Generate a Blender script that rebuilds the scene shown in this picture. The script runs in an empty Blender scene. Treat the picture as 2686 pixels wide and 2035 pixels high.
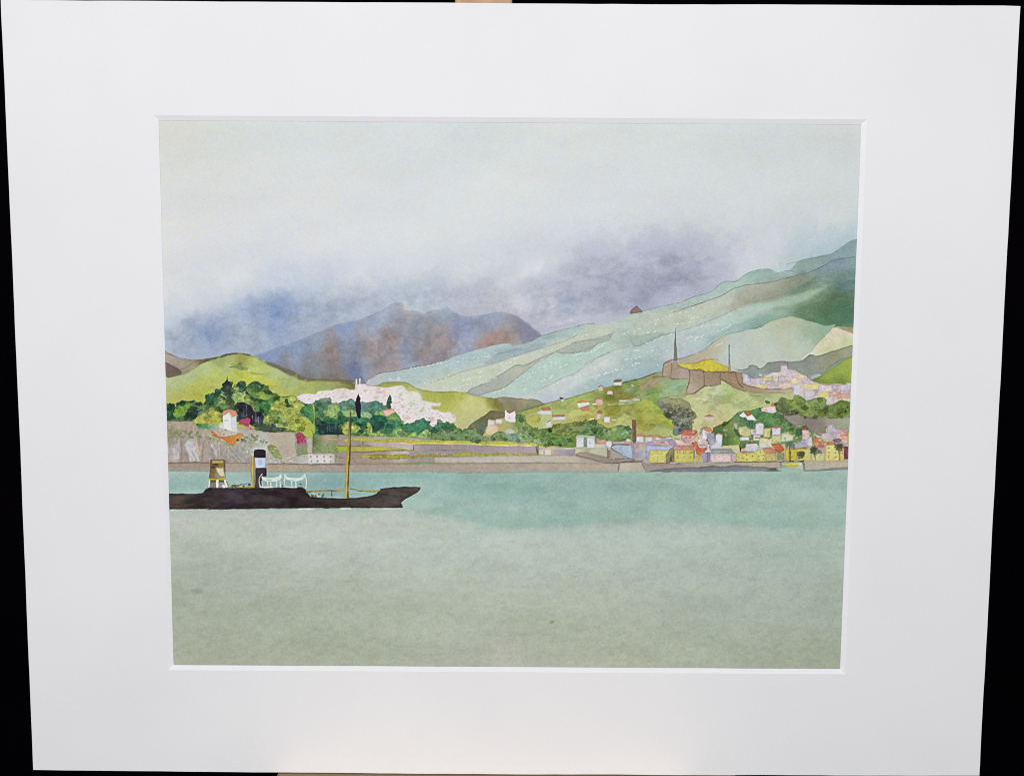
import bpy
import math
import numpy as np
from mathutils import Matrix, Vector

# ------------------------------------------------------------------ camera, world, lamps, exposure
scene = bpy.context.scene
MM = 0.001
TILT = math.radians(12.0)          # the board leans back on its easel
BOARD = Matrix.Translation((0, 0, 1.25)) @ Matrix.Rotation(math.pi / 2 - TILT, 4, 'X')   # board frame: x right, y up the board, z out of its face

cam_d = bpy.data.cameras.new("camera")
cam = bpy.data.objects.new("camera", cam_d)
scene.collection.objects.link(cam)
scene.camera = cam
cam_d.sensor_width = 36.0
cam_d.lens = 42.8891
cam_d.clip_start = 0.01
cam_d.clip_end = 50
cam.matrix_world = BOARD @ Matrix([[0.999982, -0.006022, -1.2e-05, 0.001831], [0.005982, 0.993016, 0.117832, 0.081737], [-0.000697, -0.11783, 0.993034, 0.626126], [0.0, 0.0, 0.0, 1.0]])

world = bpy.data.worlds.new("World")
scene.world = world
world.use_nodes = True
world.node_tree.nodes["Background"].inputs[0].default_value = (0.80, 0.88, 1.0, 1)
world.node_tree.nodes["Background"].inputs[1].default_value = 0.10


def area_lamp(name, loc, target, sx, sy, power, col):
    d = bpy.data.lights.new(name, 'AREA')
    d.shape = 'RECTANGLE'; d.size = sx; d.size_y = sy; d.energy = power; d.color = col
    o = bpy.data.objects.new(name, d)
    scene.collection.objects.link(o)
    o.location = loc
    o.rotation_euler = (Vector(target) - Vector(loc)).to_track_quat('-Z', 'Y').to_euler()
    return o


area_lamp('ceiling_light', (-0.12, -1.15, 2.2), (0.0, 0.0, 1.42), 0.8, 0.6, 13.3, (1.0, 0.985, 0.98))
area_lamp('front_fill', (-0.02, -1.3, 1.6), (0.0, 0.0, 1.38), 0.9, 0.7, 8.3, (0.965, 0.97, 1.0))  # added frontal fill behind the camera, softens bevel contrast; not a real window


scene.cycles.filter_width = 1.0
vs = scene.view_settings
scene.display_settings.display_device = 'sRGB'
vs.view_transform = 'Standard'
vs.look = 'None'
vs.exposure = 0.0
vs.gamma = 1.0
vs.use_curve_mapping = False


# ------------------------------------------------------------------ brush: lays washes, lines and touches on a sheet measured in mm

RES = 3.3                     # samples per millimetre of paper
X0, X1, Y0, Y1 = -181.0, 181.0, -146.0, 146.0
NX = int((X1 - X0) * RES) + 1
SAT = 0.42
NY = int((Y1 - Y0) * RES) + 1


def _up(g, ny, nx, oy, ox, sy, sx):
    """smooth bilinear sampling of a small random grid"""
    fy = oy + np.arange(ny) * sy
    fx = ox + np.arange(nx) * sx
    iy = np.floor(fy).astype(int); ix = np.floor(fx).astype(int)
    ty = fy - iy; tx = fx - ix
    ty = ty * ty * (3 - 2 * ty); tx = tx * tx * (3 - 2 * tx)
    iy1 = np.minimum(iy + 1, g.shape[0] - 1); ix1 = np.minimum(ix + 1, g.shape[1] - 1)
    top = g[iy][:, ix] * (1 - tx) + g[iy][:, ix1] * tx
    bot = g[iy1][:, ix] * (1 - tx) + g[iy1][:, ix1] * tx
    return top * (1 - ty)[:, None] + bot * ty[:, None]


_nc = {}


def noise(size, seed, stretch=1.0):
    """value noise over the whole sheet, feature size in mm, range -1..1"""
    k = (size, seed, stretch)
    if k not in _nc:
        r = np.random.RandomState(seed)
        sx = 1 / (RES * size * stretch); sy = 1 / (RES * size)
        g = r.uniform(-1, 1, (int(NY * sy) + 3, int(NX * sx) + 3))
        _nc[k] = _up(g, NY, NX, 0, 0, sy, sx).astype(np.float32)
    return _nc[k]


def fbm(size, seed, octs=4, stretch=1.0):
    k = ('f', size, seed, octs, stretch)
    if k not in _nc:
        a = np.zeros((NY, NX), np.float32); w = 1.0; t = 0.0
        for i in range(octs):
            a += w * noise(size / 2 ** i, seed + i * 7, stretch); t += w; w *= 0.55
        _nc[k] = a / t
    return _nc[k]


def blur(a, s):
    if s <= 0.3:
        return a
    r = int(s * 2.6) + 1
    k = np.exp(-0.5 * (np.arange(-r, r + 1) / s) ** 2); k /= k.sum()
    p = np.pad(a, ((r, r), (0, 0)), mode='edge')
    o = np.zeros_like(a)
    for i, w in enumerate(k):
        o += w * p[i:i + a.shape[0]]
    p = np.pad(o, ((0, 0), (r, r)), mode='edge')
    o = np.zeros_like(a)
    for i, w in enumerate(k):
        o += w * p[:, i:i + a.shape[1]]
    return o


def curve(P, closed, smooth, rough, rnd, step=0.7):
    P = np.asarray(P, float); n = len(P); out = []
    last = n if closed else n - 1
    for i in range(last):
        a = P[i]; b = P[(i + 1) % n]
        d = np.hypot(*(b - a)); m = max(1, int(d / step)) if (smooth or rough) else 1
        t = np.arange(m)[:, None] / m
        if smooth:
            z = P[(i - 1) % n] if (closed or i > 0) else a
            e = P[(i + 2) % n] if (closed or i + 2 < n) else b
            out.append(0.5 * (2 * a + (b - z) * t + (2 * z - 5 * a + 4 * b - e) * t ** 2 + (3 * a - z - 3 * b + e) * t ** 3))
        else:
            out.append(a + (b - a) * t)
    if not closed:
        out.append(P[-1:])
    Q = np.concatenate(out)
    if rough:
        J = rnd.normal(0, 1, Q.shape)
        K = (J + np.roll(J, 1, 0) + np.roll(J, -1, 0)) / 1.7
        L = rnd.normal(0, 1, (len(Q) // 4 + 2, 2)).repeat(4, 0)[:len(Q)]
        L = (L + np.roll(L, 1, 0) + np.roll(L, 2, 0) + np.roll(L, -1, 0)) / 2.4
        Q = Q + rough * (0.55 * K + 0.75 * L)
    return Q


def raster(Q, pad=0):
    """anti-aliased coverage of a closed outline given in mm; returns mask and its window"""
    x = (Q[:, 0] - X0) * RES; y = (Q[:, 1] - Y0) * RES
    c0 = int(max(0, math.floor(x.min()) - 1 - pad)); c1 = int(min(NX, math.ceil(x.max()) + 2 + pad))
    r0 = int(max(0, math.floor(y.min()) - 1 - pad)); r1 = int(min(NY, math.ceil(y.max()) + 2 + pad))
    if c1 <= c0 or r1 <= r0:
        return None, None
    m = np.zeros((r1 - r0, c1 - c0), np.float32)
    xa, ya = x, y; xb, yb = np.roll(x, -1), np.roll(y, -1)
    cols = np.arange(c0, c1)
    SS = 3
    for r in range(r0, r1):
        for s in range(SS):
            yy = r - 0.5 + (s + 0.5) / SS
            h = (ya <= yy) != (yb <= yy)
            if not h.any():
                continue
            xs = np.sort(xa[h] + (yy - ya[h]) * (xb[h] - xa[h]) / (yb[h] - ya[h])) + 0.5
            for k in range(0, len(xs) - 1, 2):
                a, b = xs[k], xs[k + 1]
                i0 = max(0, int(a) - c0); i1 = min(len(cols), int(b) + 1 - c0)
                if i1 > i0:
                    cc = cols[i0:i1]
                    m[r - r0, i0:i1] += np.clip(np.minimum(b, cc + 1) - np.maximum(a, cc), 0, 1) / SS
    return np.clip(m, 0, 1), (r0, r1, c0, c1)


class Sheet:
    def __init__(self):
        self.im = np.zeros((NY, NX, 3), np.float32)
        self.lab = np.zeros((NY, NX), np.uint8)
        self.n = 0

    def rnd(self):
        self.n += 1
        return np.random.RandomState(1000 + self.n)

    def field(self, pts, win, soft=6.0, warp=3.0, flow=(0.0, 1.0)):
        """a wet wash: colours run into each other between the given points"""
        r0, r1, c0, c1 = win
        q = 3
        rr = np.arange(r0, r1 + q, q).clip(0, NY - 1); cc = np.arange(c0, c1 + q, q).clip(0, NX - 1)
        wx = (fbm(16, 31, 5)[rr][:, cc] + 0.5 * fbm(4, 131, 3)[rr][:, cc]) * warp
        wy = (fbm(16, 57, 5)[rr][:, cc] + 0.5 * fbm(4, 157, 3)[rr][:, cc]) * warp
        ca, sa = math.cos(flow[0]), math.sin(flow[0])
        x = X0 + cc / RES + wx; y = Y0 + rr[:, None] / RES + wy
        acc = np.zeros(x.shape + (3,)); tot = np.zeros(x.shape)
        for px, py, c in pts:
            u = (x - px) * ca + (y - py) * sa; v = (y - py) * ca - (x - px) * sa
            w = 1.0 / ((u / flow[1]) ** 2 + v ** 2 + soft) ** 1.7
            acc += w[..., None] * np.array(c, float); tot += w
        f = acc / tot[..., None]
        ny, nx = r1 - r0, c1 - c0
        return np.stack([_up2(f[..., k], ny, nx, q) for k in range(3)], -1)

    def fill(self, mask, win, col, a=1.0, edge=0.1, var=0.06, tag=0, ew=0.45):
        r0, r1, c0, c1 = win
        if not isinstance(col, np.ndarray):
            col = np.broadcast_to(np.array(col, np.float32), mask.shape + (3,))
        col = col.copy()
        if var:
            n = fbm(5, 91)[r0:r1, c0:c1] * 0.6 + fbm(1.3, 17, 2)[r0:r1, c0:c1] * 0.5
            col *= (1 + var * n)[..., None]
            col[..., 2] *= 1 + 0.4 * var * fbm(7, 203)[r0:r1, c0:c1]
        if edge:
            e = np.clip(mask * (1 - blur(mask, ew * RES)) * 2, 0, 1)
            col *= (1 - edge * e)[..., None]
        al = (mask * a)[..., None]
        self.im[r0:r1, c0:c1] = self.im[r0:r1, c0:c1] * (1 - al) + col * al
        if tag:
            v = self.lab[r0:r1, c0:c1]; v[mask * a > 0.5] = tag

    def poly(self, pts, col, a=1.0, smooth=0, rough=0.12, soft=0.0, edge=0.1, var=0.06, tag=0, fs=6.0, warp=3.0, flow=(0.0, 1.0), ew=0.45):
        Q = curve(pts, True, smooth, rough, self.rnd())
        m, win = raster(Q, int(soft * RES * 3) + 2)
        if m is None:
            return
        if soft:
            m = blur(m, soft * RES)
        if isinstance(col, list):
            col = self.field(col, win, fs, warp, flow).astype(np.float32)
        self.fill(m, win, col, a, edge, var, tag, ew)

    def line(self, pts, w, col, a=0.8, smooth=1, rough=0.06, dry=0.5, taper=0, tag=0):
        """a brush or pencil line, w mm wide, breaking up as the brush dries"""
        r = self.rnd()
        Q = curve(pts, False, smooth, rough, r, 0.6)
        d = np.gradient(Q, axis=0); l = np.hypot(d[:, 0], d[:, 1]) + 1e-9
        nrm = np.stack([-d[:, 1] / l, d[:, 0] / l], 1)
        ww = w * 0.5 * (1 + 0.35 * np.convolve(r.normal(0, 1, len(Q) + 4), np.ones(5) / 3, 'valid'))
        ww = np.maximum(ww, 0.15 * w)
        if taper:
            ww *= np.clip(np.linspace(0.15, 1, len(Q)) if taper == 1 else 1.1 - np.abs(np.linspace(-1, 1, len(Q))), 0, 1)
        O = np.concatenate([Q + nrm * ww[:, None], (Q - nrm * ww[:, None])[::-1]])
        m, win = raster(O, 2)
        if m is None:
            return
        r0, r1, c0, c1 = win
        n = fbm(2.2, 333, 2)[r0:r1, c0:c1]
        m = m * np.clip(1 - dry * 0.9 * (n + 0.35), 0.15, 1)
        self.fill(m, win, col, a, 0, 0.04, tag)

    def blob(self, x, y, rx, ry, col, a=1.0, lobes=7, rough=0.12, soft=0.0, edge=0.12, tag=0, rot=0.0, amp=0.14):
        r = self.rnd(); n = 26
        t = np.arange(n) / n * 2 * np.pi
        k = 1 + amp * np.sin(lobes * t + r.uniform(0, 6)) + 0.07 * r.normal(0, 1, n)
        px, py = rx * k * np.cos(t), ry * k * np.sin(t)
        c, s = math.cos(rot), math.sin(rot)
        self.poly(list(zip(x + px * c - py * s, y + px * s + py * c)), col, a, 1, rough, soft, edge, 0.08, tag)

    def dabs(self, area, n, w, h, cols, a=0.8, seed=1, ang=0.0, edge=0.0, tag=0):
        """small touches of the brush scattered inside an outline"""
        r = np.random.RandomState(seed)
        A = np.array(area, float)
        lo, hi = A.min(0), A.max(0); k = 0; tries = 0
        while k < n and tries < n * 40:
            tries += 1
            p = r.uniform(lo, hi)
            if not inside(A, p):
                continue
            k += 1
            ww = w * r.uniform(0.5, 1.4); hh = h * r.uniform(0.6, 1.4); g = ang + r.normal(0, 0.12)
            q = np.array([(-ww, -hh), (ww, -hh), (ww, hh), (-ww, hh)]) * 0.5
            R_ = np.array([[math.cos(g), -math.sin(g)], [math.sin(g), math.cos(g)]])
            self.poly((q + r.normal(0, 0.1, (4, 2)) * min(ww, hh)) @ R_.T + p, cols[r.randint(len(cols))], a * r.uniform(0.6, 1), 0, 0.03, 0, edge, 0.03, tag)

    def mottle(self, pts, size, dark, light, seed=1, thr=0.12, sharp=9.0, tint=(0.85, 1.0, 0.85), soft=0.8, stretch=1.0, only=0):
        """broken touches of darker and lighter paint over what is already there"""
        Q = curve(pts, True, 1, 0.2, self.rnd())
        m, win = raster(Q, 6)
        if m is None:
            return
        m = blur(m, soft * RES)
        r0, r1, c0, c1 = win
        if only:
            m = m * (self.lab[r0:r1, c0:c1] == only)
        n = fbm(size, 500 + seed, 3, stretch)[r0:r1, c0:c1]
        k = fbm(size * 1.3, 700 + seed, 3, stretch)[r0:r1, c0:c1]
        d = 1 / (1 + np.exp(-(n - thr) * sharp * 4)) * m
        l = 1 / (1 + np.exp(-(k - thr - 0.05) * sharp * 4)) * m
        v = self.im[r0:r1, c0:c1]
        t = np.array(tint, np.float32)
        v *= 1 - (d * dark)[..., None] * (1.5 - t * 0.5)
        v += (l * light)[..., None] * (250 * t - v)

    def dots(self, path, n, w, h, seed):
        """a string of white body-colour touches: far houses along a road"""
        P = np.array(path); r = np.random.RandomState(seed)
        d = np.r_[0, np.cumsum(np.hypot(*np.diff(P, axis=0).T))]
        for i in range(n):
            u = (i + r.uniform(.1, .9)) / n * d[-1]
            x = np.interp(u, d, P[:, 0]); y = np.interp(u, d, P[:, 1]) + r.normal(0, 0.35)
            a = w * r.uniform(.5, 1.5) / 2; b = h * r.uniform(.7, 1.3) / 2; g = -.35 + r.normal(0, .15); c, s = math.cos(g), math.sin(g)
            self.poly([(x + p * c - q * s, y + p * s + q * c) for p, q in ((-a, -b), (a, -b), (a, b), (-a, b))],
                      ((232, 236, 230), (224, 230, 222))[r.randint(2)], 0.9, 0, 0.04, 0, 0, tag=2)

    def leaves(self, area, n, size, seed=1, lo=0.74, hi=1.22, a=0.75, only=4, flat=0.8, edge=0.3):
        """clumps of foliage: little scalloped touches, each a darker or lighter note of the paint under it"""
        r = np.random.RandomState(seed)
        A = np.array(area, float); l_, h_ = A.min(0), A.max(0); k = 0; P = []
        for _ in range(n * 30):
            p = r.uniform(l_, h_)
            if inside(A, p):
                P.append(p)
                if len(P) == n:
                    break
        P.sort(key=lambda p: p[1])
        for x, y in P:
            i = min(NY - 1, max(0, int((y - Y0) * RES))); j = min(NX - 1, max(0, int((x - X0) * RES)))
            if only and self.lab[i, j] != only:
                continue
            c = self.im[i, j]; f = r.uniform(lo, hi); s = size * r.uniform(0.55, 1.5)
            c2 = np.clip(c * f + (np.array([8, 4, -8]) if f > 1 else np.array([-6, 0, 4])), 8, 235)
            self.blob(x, y, s, s * flat, tuple(float(q) for q in c2), a, r.randint(4, 8), 0.1, 0.0, edge, 0, r.uniform(-0.5, 0.5), 0.2)

    def grain(self, amt=1.0):
        n = noise(0.36, 5) * 0.45 + noise(0.6, 6) * 0.6 + noise(1.0, 7) * 0.35 + noise(2.0, 8) * 0.2
        lum = self.im.mean(-1) / 255
        g = 0.008 + 0.062 * np.clip((0.88 - lum) * 2.0, 0, 1)
        self.im *= (1 + amt * g * n)[..., None]
        c = noise(2.6, 44) * 0.6 + noise(0.9, 45) * 0.4
        self.im[..., 0] *= 1 + 0.012 * c; self.im[..., 2] *= 1 - 0.02 * c
        sp = np.clip(noise(0.5, 71) * noise(0.42, 72) - 0.52, 0, 1) * np.clip((0.9 - lum) * 3, 0, 1)
        self.im *= (1 - 0.9 * sp)[..., None]
        # pigment gathers where one wash meets another
        for k in range(3):
            self.im[..., k] += 0.55 * (self.im[..., k] - blur(self.im[..., k], 0.55 * RES))
        self.im = np.clip(self.im, 4, 250)
        self.im[..., 2] *= 0.985
        g = self.im.mean(-1, keepdims=True)
        mx = self.im.max(-1, keepdims=True); st = (mx - self.im.min(-1, keepdims=True)) / (mx + 1)
        self.im = g + (self.im - g) * (1.02 - SAT * st)


def _up2(g, ny, nx, q):
    fy = np.arange(ny) / q; fx = np.arange(nx) / q
    iy = fy.astype(int); ix = fx.astype(int)
    ty = (fy - iy)[:, None]; tx = fx - ix
    iy1 = np.minimum(iy + 1, g.shape[0] - 1); ix1 = np.minimum(ix + 1, g.shape[1] - 1)
    a = g[iy][:, ix] * (1 - tx) + g[iy][:, ix1] * tx
    b = g[iy1][:, ix] * (1 - tx) + g[iy1][:, ix1] * tx
    return a * (1 - ty) + b * ty


def inside(A, p):
    c = False; n = len(A)
    for i in range(n):
        x1, y1 = A[i]; x2, y2 = A[(i + 1) % n]
        if (y1 > p[1]) != (y2 > p[1]) and p[0] < (x2 - x1) * (p[1] - y1) / (y2 - y1) + x1:
            c = not c
    return c


# every stroke of the watercolour, in mm from the middle of the sheet
OPS = [
('poly',[(-180.3,-144.5),(181.8,-146.7),(193.7,146.1),(-188.7,148.5)],[(-175.8,-140,(206,209,203)),(-117.3,-138,(207,214,214)),(-47.1,-136.1,(206,214,215)),(23.1,-136.5,(209,213,210)),(93.3,-136.9,(205,213,214)),(175.1,-139.7,(203,207,206)),(-176.6,-109.9,(209,211,206)),(-94.3,-110.4,(212,215,212)),(-.2,-111,(212,217,215)),(93.9,-111.5,(208,216,217)),(171.4,-112,(205,211,212)),(-172.6,-81.9,(213,214,214)),(-94.6,-82.4,(216,218,220)),(-23.7,-87.5,(212,216,220)),(47.1,-94.9,(207,213,218)),(117.6,-102.4,(208,214,216)),(171.8,-102.7,(205,212,212)),(-157.3,-34.8,(130,155,200)),(-153.1,-31.1,(138,158,195)),(-163.7,-34.7,(165,180,205)),(-147.5,-43.4,(172,185,208)),(-134.2,-45.6,(165,180,208)),(-120.8,-47.8,(142,162,205)),(-119.3,-42.5,(128,152,200)),(-126.3,-37.1,(170,180,203)),(-137.1,-31.7,(172,180,203)),(-153.3,-23.6,(172,182,203)),(-169.2,-27.2,(178,186,205)),(-174.9,-34.1,(195,205,218)),(-175,-28.8,(178,186,202)),(-104.8,-53.2,(182,192,208)),(-83.5,-60.2,(192,199,212)),(-88.9,-50.6,(172,182,200)),(-105,-37.2,(168,180,200)),(-78.3,-50.7,(182,187,203)),(-67.6,-53.4,(188,196,210)),(-94.3,-43.7,(166,180,200)),(-115.7,-34.5,(155,170,203)),(-115.3,-58.4,(198,208,220)),(-131.3,-54.1,(206,212,220)),(-147.3,-51.3,(208,213,220)),(-163.3,-48.6,(210,213,220)),(-171.4,-43.2,(205,211,220)),(-173.7,-58.1,(217,218,219)),(-141.8,-63.5,(217,219,222)),(-78.1,-66.6,(212,217,222)),(-54.8,-83.5,(208,214,218)),(-12.6,-83.7,(206,212,217)),(29.6,-84,(202,208,218)),(-49.6,-67.7,(210,215,220)),(-17.8,-70.5,(205,210,218)),(13.9,-72.3,(212,215,222)),(45.6,-76.2,(190,193,211)),(-60.3,-57.1,(188,197,210)),(-44.3,-59.8,(190,200,213)),(-28.4,-57.3,(190,200,212)),(-7.2,-60.1,(198,202,210)),(-17.8,-52,(188,188,204)),(6.1,-50.6,(206,206,215)),(21,-51.2,(208,208,215)),(22.1,-45.4,(205,208,218)),(14,-54.9,(180,184,195)),(30,-52.3,(165,178,198)),(35.2,-60.3,(168,170,190)),(48.6,-55.1,(150,152,175)),(40.4,-65.6,(172,175,195)),(11.4,-57.5,(190,193,203)),(24.8,-41.7,(178,180,200)),(14.2,-41.6,(175,175,195)),(16.9,-36.3,(190,188,205)),(43.4,-44.4,(188,191,208)),(27.2,-64,(182,186,202)),(68.2,-93.8,(208,212,218)),(115.6,-94.1,(207,213,215)),(168.3,-94.4,(205,213,214)),(68.5,-76.6,(186,189,207)),(87,-77.2,(184,187,204)),(105.5,-78.4,(185,188,204)),(89.9,-66.7,(150,155,177)),(79.3,-63.4,(148,150,172)),(76.8,-60.3,(148,150,172)),(95.3,-62.5,(172,174,192)),(108.5,-65.2,(188,191,208)),(74.2,-54.4,(160,162,185)),(84.8,-55.5,(182,183,203)),(68.9,-57,(150,155,178)),(121.4,-74.2,(208,210,218)),(132.1,-71.7,(210,210,218)),(131.7,-83.8,(208,212,218)),(163.4,-83.9,(190,202,212)),(153,-78.6,(182,197,207)),(173.9,-86.6,(183,198,206)),(174.1,-79.8,(165,185,195)),(142.7,-72.3,(180,195,202)),(137.5,-68.5,(196,205,210)),(105.7,-67.8,(186,187,205))],{'rough':0,'smooth':0,'edge':0,'var':.012,'fs':26,'warp':9,'flow':(-.25,1.7)}),
('poly',[(-176.9,-141.8),(179.6,-143.9),(179.1,-95.7),(94.2,-95.2),(35.4,-87.9),(-23.7,-78.1),(-94.7,-70.6),(-179.1,-63)],[(-164.2,-133.1,(211,213,210)),(-94,-133.5,(211,215,217)),(-23.7,-134,(210,215,217)),(46.5,-134.4,(211,215,215)),(116.7,-134.8,(209,214,215)),(172.9,-135.1,(207,210,211)),(-165.1,-98.4,(215,216,217)),(-94.5,-91.8,(217,219,222)),(-23.7,-94.5,(216,219,222)),(47,-101.9,(213,217,221)),(117.5,-107,(212,217,219)),(174,-107.4,(208,213,215)),(-165.8,-72.6,(217,218,222)),(-94.7,-75.3,(217,219,225))],{'a':.75,'smooth':0,'soft':7,'edge':0,'var':.01,'fs':60,'warp':8,'flow':(0,2)}),
('mottle',[(-65.6,-59.2),(-1.9,-67),(51.5,-78.9),(110.8,-77.3),(105.9,-62.6),(63.7,-48.5),(14.2,-36.3),(3.5,-46.9),(-33.7,-48.8),(-55,-51.8),(-65.6,-50.7)],7,.07,.1,{'seed':1,'sharp':1.6,'tint':(1,1,1),'soft':4,'stretch':2.2}),
('mottle',[(-175.2,-41.1),(-142.1,-48.7),(-110.1,-55.8),(-61.7,-56.1),(-61.7,-49.2),(-99.7,-37.3),(-126.5,-26.4),(-175.6,-26.1)],7,.08,.08,{'seed':2,'sharp':1.6,'tint':(1,1,1),'soft':4,'stretch':2}),
('mottle',[(-175.8,-137.7),(175.1,-139.7),(177.1,-88.7),(-23.7,-64),(-178.2,-51.2)],14,.015,.03,{'seed':3,'sharp':1.4,'tint':(1,1,1),'soft':5,'stretch':3}),
('poly',[(-4.6,-62.02427184466019),(3.4,-66.82427184466019),(13.9,-71.7242718446602),(24.5,-74.4242718446602),(24.5,-69.37572815533981),(13.9,-66.67572815533981),(3.4,-61.775728155339806),(-4.6,-56.97572815533981)],(216,219,226),{'a':.35,'smooth':1,'rough':.5,'soft':1.6,'edge':0}),
('poly',[(-28.4,-68.43592233009709),(-17.8,-70.0359223300971),(-2,-73.83592233009709),(-2,-69.56407766990291),(-17.8,-65.76407766990292),(-28.4,-64.16407766990291)],(216,219,224),{'a':.3,'smooth':1,'rough':.5,'soft':1.6,'edge':0}),
('poly',[(27.5,-44.15922330097087),(35.4,-44.65922330097087),(47.1,-46.359223300970875),(47.1,-43.640776699029125),(35.4,-41.94077669902912),(27.5,-41.44077669902912)],(198,199,214),{'a':.5,'smooth':1,'rough':.5,'soft':1.6,'edge':0}),
('poly',[(83.1,-88.45922330097086),(90.4,-90.05922330097087),(96.7,-90.65922330097087),(96.7,-87.94077669902913),(90.4,-87.34077669902913),(83.1,-85.74077669902913)],(196,200,208),{'a':.4,'smooth':1,'rough':.5,'soft':1.6,'edge':0}),
('poly',[(116.5,-82.76504854368932),(121.2,-83.06504854368933),(126.5,-84.06504854368933),(126.5,-81.73495145631068),(121.2,-80.73495145631068),(116.5,-80.43495145631067)],(196,200,202),{'a':.5,'smooth':1,'rough':.5,'soft':1.6,'edge':0}),
('poly',[(150.3,-83.33592233009709),(163.3,-89.73592233009708),(176.3,-94.0359223300971),(176.3,-89.76407766990292),(163.3,-85.4640776699029),(150.3,-79.06407766990291)],(190,203,210),{'a':.35,'smooth':1,'rough':.5,'soft':1.6,'edge':0}),
('poly',[(-141.8,-62.2126213592233),(-120.6,-65.5126213592233),(-99.4,-67.21262135922329),(-99.4,-61.387378640776696),(-120.6,-59.6873786407767),(-141.8,-56.387378640776696)],(205,210,220),{'a':.25,'smooth':1,'rough':.5,'soft':1.6,'edge':0}),
('poly',[(-40.2,-71.74174757281553),(-56.9,-65.74174757281553),(-80.7,-56.14174757281554),(-80.7,-52.258252427184466),(-56.9,-61.85825242718446),(-40.2,-67.85825242718447)],(205,208,220),{'a':.35,'smooth':1,'rough':.5,'soft':1.6,'edge':0}),
('poly',[(21.2,-89.93592233009709),(47.1,-94.73592233009708),(70.7,-97.23592233009708),(70.7,-92.9640776699029),(47.1,-90.4640776699029),(21.2,-85.66407766990291)],(200,208,214),{'a':.3,'smooth':1,'rough':.5,'soft':1.6,'edge':0}),
('poly',[(116.7,-136.1592233009709),(140.1,-137.1592233009709),(172.9,-136.45922330097088),(172.9,-133.7407766990291),(140.1,-134.44077669902913),(116.7,-133.44077669902913)],(196,204,206),{'a':.3,'smooth':1,'rough':.5,'soft':1.6,'edge':0}),
('poly',[(18.4,-133.06504854368933),(44.2,-135.56504854368933),(44.2,-133.23495145631068),(18.4,-130.73495145631068)],(198,206,206),{'a':.3,'smooth':1,'rough':.5,'soft':1.6,'edge':0}),
('poly',[(-35.4,-137.3650485436893),(-9.7,-135.16504854368932),(-9.7,-132.83495145631068),(-35.4,-135.03495145631067)],(198,208,208),{'a':.25,'smooth':1,'rough':.5,'soft':1.6,'edge':0}),
('poly',[(-176.5,-34.7),(-166.2,-41.1),(-153.8,-45.5),(-136.8,-48.7),(-123.4,-51),(-112.8,-51.5),(-99.5,-53.2),(-78.2,-56),(-59.7,-55),(-59.7,-47.1),(-78.4,-41.1),(-97.1,-35.1),(-118.5,-27.5),(-129.2,-23.7),(-153.3,-22),(-174.6,-24.5),(-176.6,-28.3)],(164,176,197),{'a':.55,'smooth':1,'rough':.5,'soft':3.5,'edge':0,'var':.05}),
('poly',[(-164.7,-36.9),(-157.2,-40.1),(-149.7,-39.1),(-146.7,-32.7),(-150,-27.3),(-158.5,-28.4),(-163.8,-31.5)],(140,160,196),{'a':.5,'smooth':1,'rough':.5,'soft':2.2,'edge':0,'var':.05}),
('poly',[(-134.1,-46.6),(-126.1,-49.3),(-118.1,-51.5),(-112.3,-48.9),(-113,-41.4),(-115.8,-32.9),(-122.2,-31.8),(-127.4,-39.2),(-131.5,-43.5)],(136,158,200),{'a':.55,'smooth':1,'rough':.5,'soft':2.4,'edge':0,'var':.05}),
('poly',[(-121.9,-48.8),(-118.1,-49.9),(-115.5,-45.7),(-118.8,-41.4),(-121.4,-44.1)],(112,142,196),{'a':.5,'smooth':1,'rough':.5,'soft':1.2,'edge':0,'var':.05}),
('poly',[(-158.3,-36.9),(-155.1,-36.4),(-151,-32.2),(-153.1,-30.5),(-156.8,-32.7)],(118,146,196),{'a':.5,'smooth':1,'rough':.5,'soft':1,'edge':0,'var':.05}),
('poly',[(-174.3,-34.7),(-165.8,-35.8),(-163.8,-29.4),(-152.2,-23),(-169.2,-26.2),(-175.6,-27.2)],(176,184,202),{'a':.5,'smooth':1,'rough':.5,'soft':2,'edge':0,'var':.05}),
('poly',[(-65.6,-59.2),(-49.6,-62.4),(-28.4,-59.4),(-17.8,-55.2),(-28.4,-49.9),(-31.6,-48.3),(-44.4,-45.5),(-55,-51.8),(-65.6,-50.7)],(178,190,206),{'a':.5,'smooth':1,'rough':.5,'soft':2.5,'edge':0,'var':.05}),
('poly',[(-32.7,-57.3),(-17.8,-59.5),(.8,-56.4),(11.4,-57.5),(14.1,-51.2),(16.8,-41.6),(14.2,-35.7),(3.5,-44.7),(-7.2,-46.8),(-23.1,-45.1),(-29.5,-48.8)],(184,184,200),{'a':.55,'smooth':1,'rough':.5,'soft':2.5,'edge':0,'var':.05}),
('poly',[(8.7,-60.7),(24.6,-62.9),(40.4,-67.2),(53.6,-72),(76.5,-72.9),(94.9,-78.3),(108.1,-77.3),(111,-67.9),(100.6,-61.5),(84.9,-54),(69,-50.1),(52,-44),(24.8,-39),(18.5,-36.3),(14.1,-44.3),(11.4,-52.2)],(184,187,203),{'a':.45,'smooth':1,'rough':.5,'soft':4,'edge':0,'var':.05}),
('poly',[(27.3,-55.5),(37.9,-59.8),(51.8,-60.9),(63.4,-67.6),(74,-65.5),(87.2,-69.8),(97.3,-67.8),(93.2,-62.5),(79.4,-58.7),(68.9,-52.8),(52,-46.1),(40.7,-47.1),(32.7,-49.2)],(162,165,186),{'a':.45,'smooth':1,'rough':.5,'soft':3,'edge':0,'var':.05}),
('poly',[(73,-62.4),(79.3,-65),(88.8,-68.3),(96.2,-67.8),(93.1,-63.5),(82.1,-60.3),(75.2,-58.1)],(146,150,174),{'a':.55,'smooth':1,'rough':.5,'soft':1.6,'edge':0,'var':.05}),
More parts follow.
